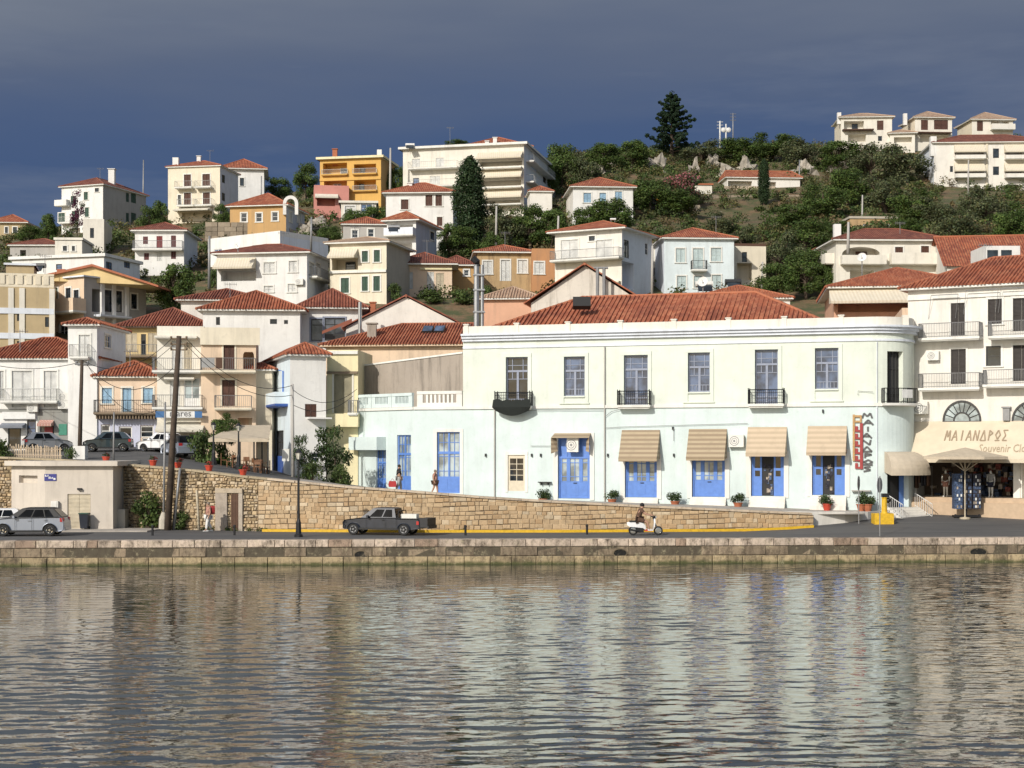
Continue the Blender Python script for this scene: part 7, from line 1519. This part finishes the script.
# ================================================================= KIOSK
K=[(XP(113,100.4),100.4),(XP(45,100.4),100.4),(XP(11.5,102.6),102.6),(XP(11.5,102.6),106),(XP(113,100.4),106)][::-1]
zk=1.5; ztop=ZP(466,100.4); kio=thing('utility_kiosk','cream rendered flat roofed utility kiosk with a beige metal door by the road','kiosk',(XP(62,101),102.5,zk))
KF=Facade((XP(45,100.4),100.4),V((1,0)),V((0,-1))); kd=V((K[3][0]-K[2][0],K[3][1]-K[2][1])); A0=V((XP(11.5,102.6),102.6)); A1=V((XP(45,100.4),100.4)); kd=(A1-A0).normalized(); KL=Facade(A0,kd,V((kd.y,-kd.x)))
hd=KF.rect(67.5,494,90.5,528.5); KFW=XP(113,100.4)-XP(45,100.4); m=MB(); wallmesh(m,KF,0,KFW,zk-.3,ztop,[(*hd,.15)])
hs=KL.rect(19,475.5,37.5,483); wallmesh(m,KL,0,(A1-A0).length,zk-.3,ztop,[(*hs,.35)])
Kr=Facade((XP(113,100.4),100.4),V((0,1)),V((1,0))); wallmesh(m,Kr,0,5.6,zk-.3,ztop,[]); Kl=Facade((A0.x,106),V((0,-1)),V((-1,0))); wallmesh(m,Kl,0,3.4,zk-.3,ztop,[]); m.build('wall','kiosk',kio)
m=MB(); off=.38; pl=[(XP(113,100.4)+off,100.4-off),(XP(45,100.4)-.15,100.4-off),(A0.x-off,102.6-off*.8),(A0.x-off,106.3),(XP(113,100.4)+off,106.3)]; m.prism(pl,ztop+.002,ztop+.32); m.build('roof_slab','kiosk',kio)
m=MB(); a,b,c,d=hd; KF.fbox(m,a+.03,(a+b)/2-.01,c,d-.03,-.12,-.07); KF.fbox(m,(a+b)/2+.01,b-.03,c,d-.03,-.12,-.07); KF.fbox(m,a,b,c,c+.62,-.07,-.055); dk=m.build('metal_door','sh_cream',kio)
u0,u1,z0,z1=KF.rect(52,501,59,508.5); m=MB(); KF.fbox(m,u0,u1,z0,z1,.005,.28); KF.fbox(m,u0+.05,u1-.08,z0+.08,z1-.06,.28,.30); m.build('meter_box','plastic_white',kio)
u0,u1,z0,z1=KF.rect(78,488,82,490); m=MB(); KF.fbox(m,u0,u1,z0,z1,.005,.22); m.build('door_lamp','iron',kio)
m=MB(); u0,u1,z0,z1=KF.rect(60.5,471.5,72.5,475.5); 
sgn=thing('street_sign','purple blue enamel street sign with white lettering on the kiosk wall','sign',KF.p(.0,z0,.05)); u0,u1,z0,z1=KF.rect(44.5,474,56.5,480.8); m=MB(); KF.fbox(m,u0,u1,z0,z1,.005,.04); m.build('plate','sign_blue',sgn)
m=MB(); 
for (a,b,c,d) in ((.06,.14,.62,.9),(.17,.26,.62,.74),(.28,.34,.66,.9),(.36,.44,.3,.62),(.47,.52,.3,.62),(.54,.63,.34,.46),(.66,.72,.3,.55),(.76,.93,.15,.42)): KF.fbox(m,lerp(u0,u1,a),lerp(u0,u1,b),lerp(z0,z1,c),lerp(z0,z1,d),.04,.048)
m.build('lettering','sign_text',sgn)
bn=V((XP(84.5,99.9),99.9,1.54)); t=thing('wheelie_bin','dark grey wheelie bin with a greenish lid standing before the kiosk door','bin',bn); m=MB(); m.loft([[bn+V((x*w,y*w,z)) for x,y in ((-1,-1),(1,-1),(1,1),(-1,1))] for w,z in ((.22,.05),(.29,.98))]); m.build('bin_body','truck_grey',t); m=MB(); m.loft([[bn+V((x*w,y*w-.03,z)) for x,y in ((-1,-1),(1,-1),(1,1),(-1,1))] for w,z in ((.32,.985),(.30,1.06))]); m.build('lid','sh_green',t)
m=MB(); [m.path([bn+V((s*.2,.28,.09)),bn+V((s*.27,.28,.09))],.09,10) for s in (-1,1)]; m.build('wheel','rubber',t)
# concrete block right of the kiosk
cb=V((XP(120,102),102,1.5)); m=MB(); m.prism([(cb.x-.5,cb.y-.5),(cb.x+.45,cb.y-.5),(cb.x+.45,cb.y+.5),(cb.x-.5,cb.y+.5)],1.4,2.75); tag(m.build('concrete_block','concrete',origin=cb),'small concrete block between the kiosk and the stone wall','block')
# fence behind the kiosk roof
fa,fb=P(4,464,108),P(62,464,108); ft=thing('picket_fence','low wooden picket fence with sagging rails behind the kiosk roof','fence',fa); m=MB(); rr=random.Random(4); n=34
for i in range(n): q=fa.lerp(fb,i/n); q.z=street_z(512+q.x/q.y*F,108)-.1; m.obox(q,V((.07,0,0)),V((0,.03,0)),V((rr.uniform(-.05,.05),0,.95+rr.uniform(-.1,.15))))
m.build('picket','canvas_sand',ft); m=MB(); [m.path([V((fa.x,fa.y,street_z(4,108)+z)),V((fb.x,fb.y,street_z(62,108)+z))],.03,4) for z in (.2,.65)]; m.build('rail','canvas_sand',ft)
wb=P(80.5,462,108.5); m=MB(); m.box(wb.x-.42,wb.y-.4,wb.z-1,wb.x+.42,wb.y+.4,ZP(446,108.5)); tag(m.build('pole_base','white',origin=wb),'white block at the foot of the wooden pole behind the kiosk','block')
# ================================================================= POLES, LAMPS, CABLES
def pole(name,label,cat,px0,py0,px1,py1,Y,r,mat,group=None):
    a=P(px0,py0,Y); b=P(px1,py1,Y); t=thing(name,label,cat,a,group); m=MB(); m.path([a+V((0,0,-.4)),a.lerp(b,.5),b],[r*1.15,r,r*.8],9); m.build('post',mat,t,smooth=True); return t,b
t,top=pole('utility_pole','tall leaning dark wooden utility pole rising in front of the rough stone wall','pole',167.5,527,179,336,100.2,.20,'wood_pole')
m=MB(); 
for k,a in enumerate((.3,.9,1.5)): m.path([top+V((-.55,0,-a*.6-.0)),top+V((.55,0,-a*.6))],.05,5)
for s in (-.5,.5):
    for k in (.3,.9,1.5): m.ball(top+V((s,-.05,-k*.6+.1)),.08,6,5)
m.build('insulator_bracket','dark_stone',t); POLE_A=top
t,_=pole('utility_pole','short grey stay post leaning beside the tall wooden pole','pole',173.5,527,180,468,100.5,.10,'iron_grey')
t,_=pole('utility_pole','slim grey metal pole standing left of the tall wooden pole','pole',163.5,526,165.2,402,100.6,.075,'iron_grey'); m=MB(); q=P(163.5,526,100.6); m.lathe(q,[(.32,-.2),(.30,.45),(.12,.9),(.1,.9)],10); m.build('footing','concrete',t)
t,top=pole('utility_pole','rusty brown utility pole standing in a white block behind the kiosk','pole',79.5,452,82,360,108.5,.14,'wood_pole'); POLE_B=top; m=MB(); m.path([top+V((-.5,0,-.3)),top+V((.5,0,-.3))],.06,5); [m.ball(top+V((s,0,-.15)),.09,6,5) for s in (-.4,0,.4)]; m.build('insulator_bracket','iron_grey',t)
pole('utility_pole','thin pale grey pole on the upper street before the lavender shop','pole',113.5,462,114,412,106.5,.06,'iron_grey')
t,top=pole('utility_pole','grey concrete utility pole against the white corner house','pole',293,478,292.5,384,112.5,.11,'grey_wall'); POLE_C=top; m=MB(); q=P(286,455,112.5); m.box(q.x-.25,q.y-.25,q.z-.45,q.x+.25,q.y+.1,q.z+.45); m.build('meter_box','plastic_white',t)
pole('wooden_post','pale wooden post leaning by the walled up doorway','post',199,524,196.5,490,99.8,.08,'sh_cream')
for px,p0,p1,Y,r,l in ((143,222,160,262,.12,'slim lamp mast on the skyline right of the white three storey house'),(390,206,148,228,.16,'grey pole rising in front of the yellow villa'),(311,247,217,176,.12,'pale pole above the cream house roof'),(261,208,176,226,.10,'pale pole right of the ochre house arch'),(496,245,206,196,.14,'grey pole standing among the trees under the apartment block'),(558,236,216,166,.12,'white pole at the left eave of the balcony house'),(652,290,246,158,.13,'brown post right of the white balcony house'),(209,285,236,168,.14,'grey pole left of the white awning villa'),(862,232,195,216,.12,'pole above the stone hut'),(848,250,222,150,.14,'brown pole rising before the arched house'),(799,196,160,262,.10,'slim pale pole on the right hillside'),(968,195,160,262,.14,'slim pole before the right apartments'),(1015,245,208,190,.14,'grey pole at the right edge above the big red roof'),(762,288,262,162,.12,'short pale post among the trees right of the lane house')):
    pole('utility_pole',l,'pole',px,p0,px+.5,p1,Y,r,'iron_grey' if px%2 else 'grey_wall')
for px,p0,p1,l in ((720,146,121,'shorter white antenna mast with drum aerials on the ridge'),(726,146,124,'white antenna mast with two round dishes on the ridge'),(733,148,113,'tallest lattice antenna mast on the ridge')):
    t,b=pole('antenna_mast',l,'mast',px,p0,px,p1,300,.16 if px!=733 else .10,'iron_white' if px!=733 else 'iron_grey'); m=MB()
    if px==726: [m.ball(b+V((s*.5,-.2,-1.2)),.5,8,6,0,None,(1,.5,1)) for s in (-1,1)]
    else: [m.path([b+V((-.6,0,-k)),b+V((.6,0,-k))],.06,4) for k in (.2,.8,1.4)]
    m.build('aerial','iron_white' if px!=733 else 'iron_grey',t)
def lamp(px,p0,p1,Y,label,s=1.0):
    a=P(px,p0,Y); b=P(px,p1,Y); H=b.z-a.z; t=thing('street_lamp',label,'street lamp',a); m=MB()
    m.lathe(a,[(.22*s,-.1),(.22*s,.12),(.15*s,.2),(.13*s,.75*s),(.075*s,.95*s),(.06*s,H*.6),(.045*s,H-.62*s),(.09*s,H-.60*s),(.05*s,H-.56*s)],10); m.build('post','iron',t)
    c=b+V((0,0,-.5*s)); m=MB(); m.lathe(c,[(.09*s,-.04),(.17*s,.30*s)],6); g=m.build('lantern_glass','lamp_glass',t); m=MB(); m.lathe(c,[(.21*s,.30*s),(.10*s,.43*s),(.03*s,.5*s)],6); m.build('lantern_cap','iron',t)
    m=MB(); [m.path([c+V((.09*s*math.cos(k),.09*s*math.sin(k),-.04)),c+V((.175*s*math.cos(k),.175*s*math.sin(k),.31*s))],.012,4) for k in [pi/3*i for i in range(6)]]; m.build('lantern_frame','iron',t); return t
lamp(298.5,536.8,449,92.8,'tall black street lamp on the quay edge left of the pickup truck',1.15)
lamp(213.5,463.5,422,107,'black street lamp at the left end of the cafe canopy',1.0); lamp(238.5,468,423,106,'black street lamp in front of the cafe canopy middle',1.0)
def bollard(px,py,label):
    Y=5.36*F/(py-HY); a=V((XP(px,Y),Y,1.44)); m=MB(); m.lathe(a,[(.07,-.05),(.07,.5),(.09,.52),(.09,.58),(.05,.64)],10); tag(m.build('bollard','iron',origin=a),label,'bollard','black bollards along the road')
bollard(152.5,535.5,'black bollard in front of the dark bush right of the kiosk'); bollard(234.5,535.2,'black bollard right of the pedestrian with the red backpack'); bollard(465.5,535.5,'black bollard right of the pickup truck'); bollard(587,534.5,'black bollard left of the scooter')
def cable(a,b,sag,label,r=.022,grp=None):
    m=MB(); n=14; m.path([a.lerp(b,i/n)+V((0,0,-sag*4*(i/n)*(1-i/n))) for i in range(n+1)],r,4); tag(m.build('power_cable','iron',origin=a),label,'cable',grp)
cable(POLE_A+V((-.5,0,-.2)),POLE_B,1.2,'overhead cable between the two wooden poles on the left')
cable(POLE_A+V((.5,0,-.2)),POLE_C+V((0,0,-.1)),1.3,'overhead cable from the wooden pole to the corner house pole'); cable(POLE_A+V((.5,0,-.6)),POLE_C+V((0,0,-.8)),1.2,'lower overhead cable from the wooden pole to the corner house pole')
cable(POLE_C+V((0,0,-.4)),P(357,389,118),1.0,'sagging cable from the corner house pole to the yellow house'); cable(POLE_C+V((0,0,-1.5)),P(353,396,118),.8,'lower sagging cable from corner house pole to yellow house bay')
cable(POLE_B+V((.3,0,-.2)),P(157,410,118),1.5,'cable from the left pole down to the balcony block'); cable(POLE_B+V((-.3,0,-.2)),P(-30,358,118),.6,'cable leaving the left pole toward the frame edge'); cable(POLE_A+V((-.3,0,-.5)),P(100,375,120),.8,'cable from the wooden pole to the tower house'); cable(POLE_B+V((.3,0,-.3)),P(173,368,100.3),1.6,'thick cable from the left pole to the wooden pole middle')
# ================================================================= STREET THINGS, RIGHT
def pot(px,py,label,h=1.0,red=False,grp=None,Yk=None):
    Y=Yk or (bl(px)[0]-.75); a=V((XP(px,Y),Y,ZP(py,Y)-(.3 if py<508 else .0))); t=thing('flower_pot',label,'flower pot',a,grp); m=MB(); m.lathe(a,[(.20,-.25),(.22,0),(.30,.34),(.34,.34),(.34,.40),(.28,.40),(.26,.33)],12); m.build('pot','terracotta' if not red else 'red_paint',t)
    m=MB(); r=random.Random(int(px)); [clump(m,a+V((r.uniform(-.3,.3),r.uniform(-.2,.2),.60+r.uniform(-.05,.25)*h)),.36,110,.10,(.055,.085,.03),r) for _ in range(6)]; m.build('shrub','leaf',t)
pot(543,500,'potted round bush left of the first large blue door'); pot(612,500.5,'potted round bush between the first and second large blue doors'); pot(675,502.5,'potted round bush between the second and third large blue doors'); pot(738,504,'potted round bush below the wall air conditioner'); pot(827,509.5,'red pot with a small leafy plant under the last tan awning',1.2,True); pot(861,510,'terracotta pot with a leafy plant under the vertical shop sign',1.6,False); pot(868,510,'small bare terracotta pot at the corner of the building',.4,False)
# white plinth wall of the raised pavement
A=[(770,99.9),(815,100.9),(845,101.6),(868,102.8),(880,104.2)]; m=MB(); pv=None
for px,Y in A:
    q=V((XP(px,Y),Y,0)); zt=ZP(pw(px,[(770,511.5),(868,511.8),(880,511)]),Y)
    if pv: 
        (a,za),(b,zb_)=pv,(q,zt); d=b-a; m.loft([[a+V((0,0,1)),a+V((0,.35,1)),a+V((0,.35,za)),a+V((0,0,za))],[b+V((0,0,1)),b+V((0,.35,1)),b+V((0,.35,zb_)),b+V((0,0,zb_))]])
    pv=(q,zt)
tag(m.build('pavement_wall','white_warm',origin=(XP(830,101),101,1.6)),'low white wall edging the raised pavement under the vertical shop sign','wall')
yb=V((XP(882.5,100.2),100.2,road_z(XP(882.5,100.2),100.2))); m=MB(); m.box(yb.x-.62,yb.y-.5,yb.z-.1,yb.x+.62,yb.y+.5,yb.z+.66); t=tag(m.build('yellow_block','yellow_paint',origin=yb),'yellow painted concrete block with a yellow post at the pavement corner','block')
m=MB(); m.lathe(yb+V((.12,0,.66)),[(.24,0),(.19,.1),(.17,.95),(.2,1.0),(.17,1.05)],12); m.build('post','yellow_paint',t); m=MB(); m.box(yb.x-.05,yb.y-.2,yb.z+1.72,yb.x+.4,yb.y+.2,yb.z+1.95); m.ball(yb+V((.38,.1,1.5)),.18,8,6); m.build('valve_cap','iron',t)
def signpost(px,p0,Y,p1,ps,label,rot):
    a=P(px,p0,Y); t=thing('road_sign',label,'road sign',a); m=MB(); m.path([a+V((0,0,-.1)),P(px,p1,Y)],.035,7); m.build('post','iron_grey',t); c=P(px,ps,Y); m=MB(); d=V((math.cos(rot),math.sin(rot),0)); nn=V((-d.y,d.x,0)); n=14
    r1=[c+d*(.42*math.cos(2*pi*k/n))+V((0,0,.48*math.sin(2*pi*k/n))) for k in range(n)]; m.loft([r1,[q+nn*.025 for q in r1]]); m.build('sign_plate','plastic_grey',t)
signpost(858.8,524,100.4,476,483,'road sign on a thin post beside the low white wall, seen edge on',1.15); signpost(879.8,536.5,93.5,476,485,'road sign on a thin grey post at the quay edge before the yellow block',.95)
# umbrella and postcard stand in front of the shop
fo=lambda px,k:S.F.p(Facade((S.F.o.x+S.F.n.x*k,S.F.o.y+S.F.n.y*k),S.F.d,S.F.n).u_of(px),0,k)
q=fo(965,3.4); q.z=road_z(q.x,q.y); um=thing('market_umbrella','tan canvas umbrella open over the postcard stand at the souvenir shop','umbrella',q)
m=MB(); m.path([q,q+V((0,0,3.9))],.045,8); m.lathe(q,[(.35,0),(.35,.1),(.08,.14)],12); m.build('pole','sh_cream',um); zt=ZP(447.5,q.y); ze=ZP(456.5,q.y); ru=46/F*q.y*.96; m=MB(); n=8
for k in range(n):
    a0,a1=2*pi*k/n+.2,2*pi*(k+1)/n+.2; e0=V((q.x+ru*math.cos(a0),q.y+ru*math.sin(a0)*.8,ze)); e1=V((q.x+ru*math.cos(a1),q.y+ru*math.sin(a1)*.8,ze)); tp=V((q.x,q.y,zt)); m.poly([e0,e1,tp]); m.poly([e1,e0,e0-V((0,0,.18)),e1-V((0,0,.18))]); m.poly([tp-V((0,0,.03)),e1-V((0,0,.03)),e0-V((0,0,.03))])
m.build('canopy','umbrella_cloth',um); m=MB(); [m.path([V((q.x,q.y,zt-1.6)),V((q.x+ru*.6*math.cos(k),q.y+ru*.5*math.sin(k),lerp(zt,ze,.6)-.04))],.025,4) for k in [2*pi*i/8+.2 for i in range(8)]]; m.build('rib','sh_cream',um)
q2=fo(966.5,2.5); q2.z=road_z(q2.x,q2.y)+.05; ps=thing('postcard_stand','dark revolving postcard stand crammed with cards under the tan umbrella','display stand',q2); m=MB(); m.path([q2,q2+V((0,0,3.0))],.05,6); m.box(q2.x-.9,q2.y-.3,q2.z,q2.x+.9,q2.y+.3,q2.z+.12); [m.ball(q2+V((x,-.2,.1)),.1,6,4) for x in (-.8,.8)]; m.build('frame','iron',ps)
rr=random.Random(9)
for x,mt in ((-.62,'goods_blue'),(0,'goods_dark'),(.62,'goods_dark')):
    m=MB(); m.box(q2.x+x-.27,q2.y-.3,q2.z+.55,q2.x+x+.27,q2.y+.3,q2.z+2.9); rk=m.build('card_rack',mt,ps); m=MB()
    for i in range(4):
        for k in range(9): 
            if rr.random()<.55: a=q2+V((x-.25+i*.128,-.315,.62+k*.25)); m.obox(a,V((.095,0,0)),V((0,.012,0)),V((0,0,.17)),rr.choice((1,2,2,0,2)))
    tag(m.build('postcards',['goods_pale','sign_text','goods_blue'],rk),kind='stuff')
pr=thing('clothes_rail','clothes rail with patterned dark garments at the left of the souvenir shop','clothes rail',S.F.p(S.F.u_of(922),shz0,.4)); m=MB(); f=S.F; u=f.u_of(922); m.path([f.p(u-.8,shz0,.4),f.p(u-.8,shz0+2.1,.4),f.p(u+.8,shz0+2.1,.4),f.p(u+.8,shz0,.4)],.03,6); m.build('rail','iron_grey',pr); rr=random.Random(8)
for i in range(7): m=MB(); uu=u-.7+i*.2; f.fbox(m,uu,uu+.12,shz0+.55+rr.uniform(0,.5),shz0+2.02,.15,.65); m.build('garment',rr.choice(['goods_dark','cloth_brown','goods_red','goods_dark']),pr)
# cafe canopy, chairs and tables on the left terrace
ca,cb_=P(213,437,113),P(276,437,112.5); ct=thing('cafe_canopy','tan cloth canopy on dark posts over the cafe terrace','canopy',P(245,470,112.5)); zt,ze=ZP(425,115),ZP(438.5,111.5); m=MB(); x0,x1=XP(211,111.5),XP(271,111.5); x2,x3=XP(236,115.5),XP(271,115.5)
A,B,C,D=V((x0,110.5,ze)),V((x1,110.5,ze)),V((x3,115.5,zt)),V((x2,115.5,zt)); m.poly([A,B,C,D]); m.poly([A,D,V((x0,115.8,ze+.2))]); m.poly([q-V((0,0,.03)) for q in (D,C,B,A)]); m.poly([A,A-V((0,0,.25)),B-V((0,0,.25)),B]); m.build('canopy_cloth','umbrella_cloth',ct)
for px,Y in ((214,110.6),(240,110.6),(254,110.6),(268,110.6),(262,115)): m=MB(); x=XP(px,Y); m.path([V((x,Y,street_z(px,Y)-.1)),V((x,Y,ze))],.06,6); m.build('post','fr_dark',ct)
m=MB(); m.box(x0+.1,110.55,ze-.14,x1,110.7,ze-.02); m.build('canopy_beam','fr_dark',ct)
ch0=None
def chair(loc,rot):
    global ch0
    if ch0 is None:
        t=thing('cafe_chair','brown wooden cafe chair on the terrace under the tan canopy','chair',(0,0,0),'cafe chairs under the canopy'); m=MB(); m.box(-.22,-.22,.42,.22,.22,.47); m.build('seat','wood_chair',t); m=MB(); m.box(-.22,.18,.62,.22,.22,.95); m.build('backrest','wood_chair',t)
        for x in (-.2,.2):
            for y in (-.2,.2): m=MB(); m.path([V((x,y,0)),V((x,y,.95 if y>0 else .42))],.025,5); m.build('leg','wood_chair',t)
        ch0=t; t.location=loc; t.rotation_euler=(0,0,rot); return t
    return dup(ch0,loc,rot)
rr=random.Random(6); tb=None
for i,(px,Y) in enumerate(((243,109.6),(250,109.9),(258,109.6),(264,110.3),(246,111.4),(254,111.8),(261,111.6),(267,112.2),(236,111.2),(230,110.4),(224,111.0))): chair((XP(px,Y),Y,street_z(px,Y)),rr.uniform(0,6.28))
for px,Y in ((247,110.5),(255,110.7),(262,110.9),(233,110.9)):
    loc=V((XP(px,Y),Y,street_z(px,Y)))
    if tb is None:
        tb=thing('cafe_table','small square cafe table on the terrace under the tan canopy','table',(0,0,0),'cafe tables under the canopy'); m=MB(); m.box(-.35,-.35,.72,.35,.35,.76); m.build('tabletop','wood_chair',tb); m=MB(); m.path([V((0,0,0)),V((0,0,.72))],.04,6); m.lathe((0,0,0),[(.25,0),(.25,.04),(.05,.06)],8); m.build('leg','iron',tb); tb.location=loc
    else: dup(tb,loc,0)
for px,l in ((153,'red flower pot on the stone wall left of the wooden pole'),(178,'red flower pot on the stone wall right of the wooden pole'),(209,'red flower pot on the stone wall below the parked cars'),(243,'red flower pot on the stone wall below the cafe chairs'),(106,'red flower pot on the upper street beside the thin pale pole')):
    Y,py=wt(px); Y+=.2 if px>110 else 1.5; a=P(px,py,Y); t=thing('wall_flower_pot',l,'flower pot',a+V((0,0,-.05))); m=MB(); m.lathe(a+V((0,0,-.04)),[(.16,0),(.26,.36),(.29,.36),(.29,.42),(.22,.42)],10); m.build('pot','red_paint',t); m=MB(); r=random.Random(px); [clump(m,a+V((r.uniform(-.15,.15),r.uniform(-.1,.1),.52)),.2,40,.09,(.05,.075,.03) if k else (.3,.05,.04),r) for k in range(3)]; m.build('shrub','leaf',t)
# rooftop tanks and dishes
def tank(px,py,Y,label,mat='dark_tank',s=1.0,panel=True):
    a=P(px,py,Y); t=thing('solar_water_heater',label,'water heater',a); m=MB(); m.path([a+V((-.75*s,0,.75*s)),a+V((.75*s,0,.75*s))],.28*s,10); m.build('tank',mat,t,smooth=False)
    m=MB(); [m.path([a+V((x*s,0,0)),a+V((x*s,0,.6*s))],.03,4) for x in (-.5,.5)]; m.build('frame','iron_grey',t)
    if panel: m=MB(); m.obox(a+V((-.6*s,-1.2*s,.02)),V((1.2*s,0,0)),V((0,1.0*s,.65*s)),V((0,-.03,.05))); m.build('collector','glass_dark',t)
tank(39,272.5,170,'dark solar water heater tilted on the long white bungalow roof'); tank(410,149.5,231,'white solar water heater on the large cream apartment roof','white',.9); tank(672,150,303,'pale flat solar collector beside the ridge pine','iron_grey',.5); tank(704,293,145,'solar water heater with white tank before the pale blue white house','plastic_white',1.1); tank(733,290,145,'dark solar water heater on the low roof behind the corner building','dark_tank',1.0); tank(394,233,178,'solar water heater with sloping panel on the cream house roof','iron_grey',.9); tank(613,222,163,'small white water tank on the balcony house roof','white',.4,False)
def dish(px,py,Y,label,pb,r=.5):
    a=P(px,py,Y); b=P(px,pb,Y); t=thing('satellite_dish',label,'satellite dish',b); m=MB(); n=14; nn=V((-.35,-.85,.35)).normalized(); x=nn.cross(V((0,0,1))).normalized(); y=x.cross(nn); rings=[[a+nn*(-.16*r*(1-k*k)*2+.1)+(x*math.cos(2*pi*j/n)+y*math.sin(2*pi*j/n))*r*k for j in range(n)] for k in (.05,.5,.8,1.0)]; m.loft(rings,0,False); m.loft([[q-nn*.03 for q in rg] for rg in rings[::-1]],0,False); m.poly(rings[0]); m.build('reflector','white',t); m=MB(); m.path([b,a],.05,6); m.path([a,a+nn*r*1.0],.02,4); m.build('mount','iron_grey',t)
dish(862,257.5,146,'white satellite dish on a post before the arched house',280,.45); dish(238,246,158,'small satellite dish on the white villa roof',252,.35)
dish(90-73,283,149,'white satellite dish at the stair room of the olive apartment block',290,.55); dish(703,282,143,'grey satellite dish above the red roof behind the corner building',292,.5)
# excavator on the hillside
eo=P(657,211,ground_Y(657,211,226)); ex=thing('excavator','orange excavator with a bent boom working on the hillside terrace','excavator',eo); E=lambda x,y,z:eo+V((x,y,z))
m=MB(); [m.loft([[E(x,y,z) for x,z in ((-1.6,.1),(-1.9,.45),(-1.6,.8),(1.6,.8),(1.9,.45),(1.6,.1))] for y in (s-.25,s+.25)]) for s in (-.9,.9)]; m.build('track','black',ex); m=MB(); m.box(eo.x-.2,eo.y-1.0,eo.z+.85,eo.x+2.0,eo.y+1.0,eo.z+1.7); m.build('body','digger_orange',ex); m=MB(); m.box(eo.x-.9,eo.y-1.0,eo.z+.85,eo.x+.2-.41,eo.y+.1,eo.z+2.5); m.build('cab','glass_dark',ex)
m=MB(); m.loft([[c+V((0,y,0))+V(k)*w for y,k in ((-.18,(0,0,1)),(.18,(0,0,1)),(.18,(0,0,-1)),(-.18,(0,0,-1)))] for c,w in ((E(-.6,.5,1.3),.25),(E(-1.2,.5,2.6),.3),(E(-2.8,.5,2.7),.22))]); m.build('boom','digger_orange',ex); m=MB(); m.path([E(-2.5,.5,3.0),E(-2.9,.5,2.6),E(-3.3,.5,1.2)],[.16,.2,.13],6); ar=m.build('stick','digger_orange',ex); m=MB(); m.loft([[E(x,y,z) for x,z in ((-3.5,1.3),(-3.1,1.2),(-2.9,.6),(-3.4,.5))] for y in (.1,.9)]); m.build('bucket','iron',ar)

# thin roof aerials
def aerial(px,pt,pb,Y,label):
    a=P(px,pb,Y); b=P(px,pt,Y); t=thing('tv_aerial',label,'aerial',a); m=MB(); m.path([a+V((0,0,-.6)),b],.03,5); m.build('mast','iron_grey',t); m=MB(); m.path([b+V((-.5,0,-.1)),b+V((.6,.2,-.1))],.018,4)
    for k in range(6): c=b+V((-.45+k*.2,k*.04,-.1)); m.path([c+V((.05,-.3,0)),c+V((-.05,.3,0))],.014,4); m.path([c+V((0,0,-.16)),c+V((0,0,.16))],.012,4)
    m.build('element','iron_grey',t)
for a in ((230,283,296,142,'thin TV aerial on the stepped red roofs'),(283,232,248,163,'thin TV aerial on the white villa with the awning'),(355,226,240,166,'thin TV aerial on the cream house with the awning balcony'),(427,240,255,170,'thin TV aerial on the peach cottage roof'),(505,232,247,180,'thin TV aerial on the stone house roof'),(716,216,232,168,'thin TV aerial on the pale blue white house'),(900,222,236,160,'thin TV aerial on the arched house roof'),(985,244,262,120,'thin TV aerial on the shop building roof'),(450,127,141,240,'thin TV aerial on the large cream apartment block'),(100,168,184,252,'thin TV aerial on the white three storey skyline house'),(210,150,165,240,'thin TV aerial on the peach skyline house'),(45,255,272,150,'thin TV aerial over the olive apartment roof'),(20,330,350,124,'thin TV aerial on the white shop house roof'),(130,350,370,124,'thin TV aerial on the small peach house roof')): aerial(*a)
h=House('roof_house','low house showing only a red roof ridge behind the corner building roof',694,790,136,-4,300,340,depth=8,col='white_warm').walls().hip(286,mat='roof_orange',over=.3)
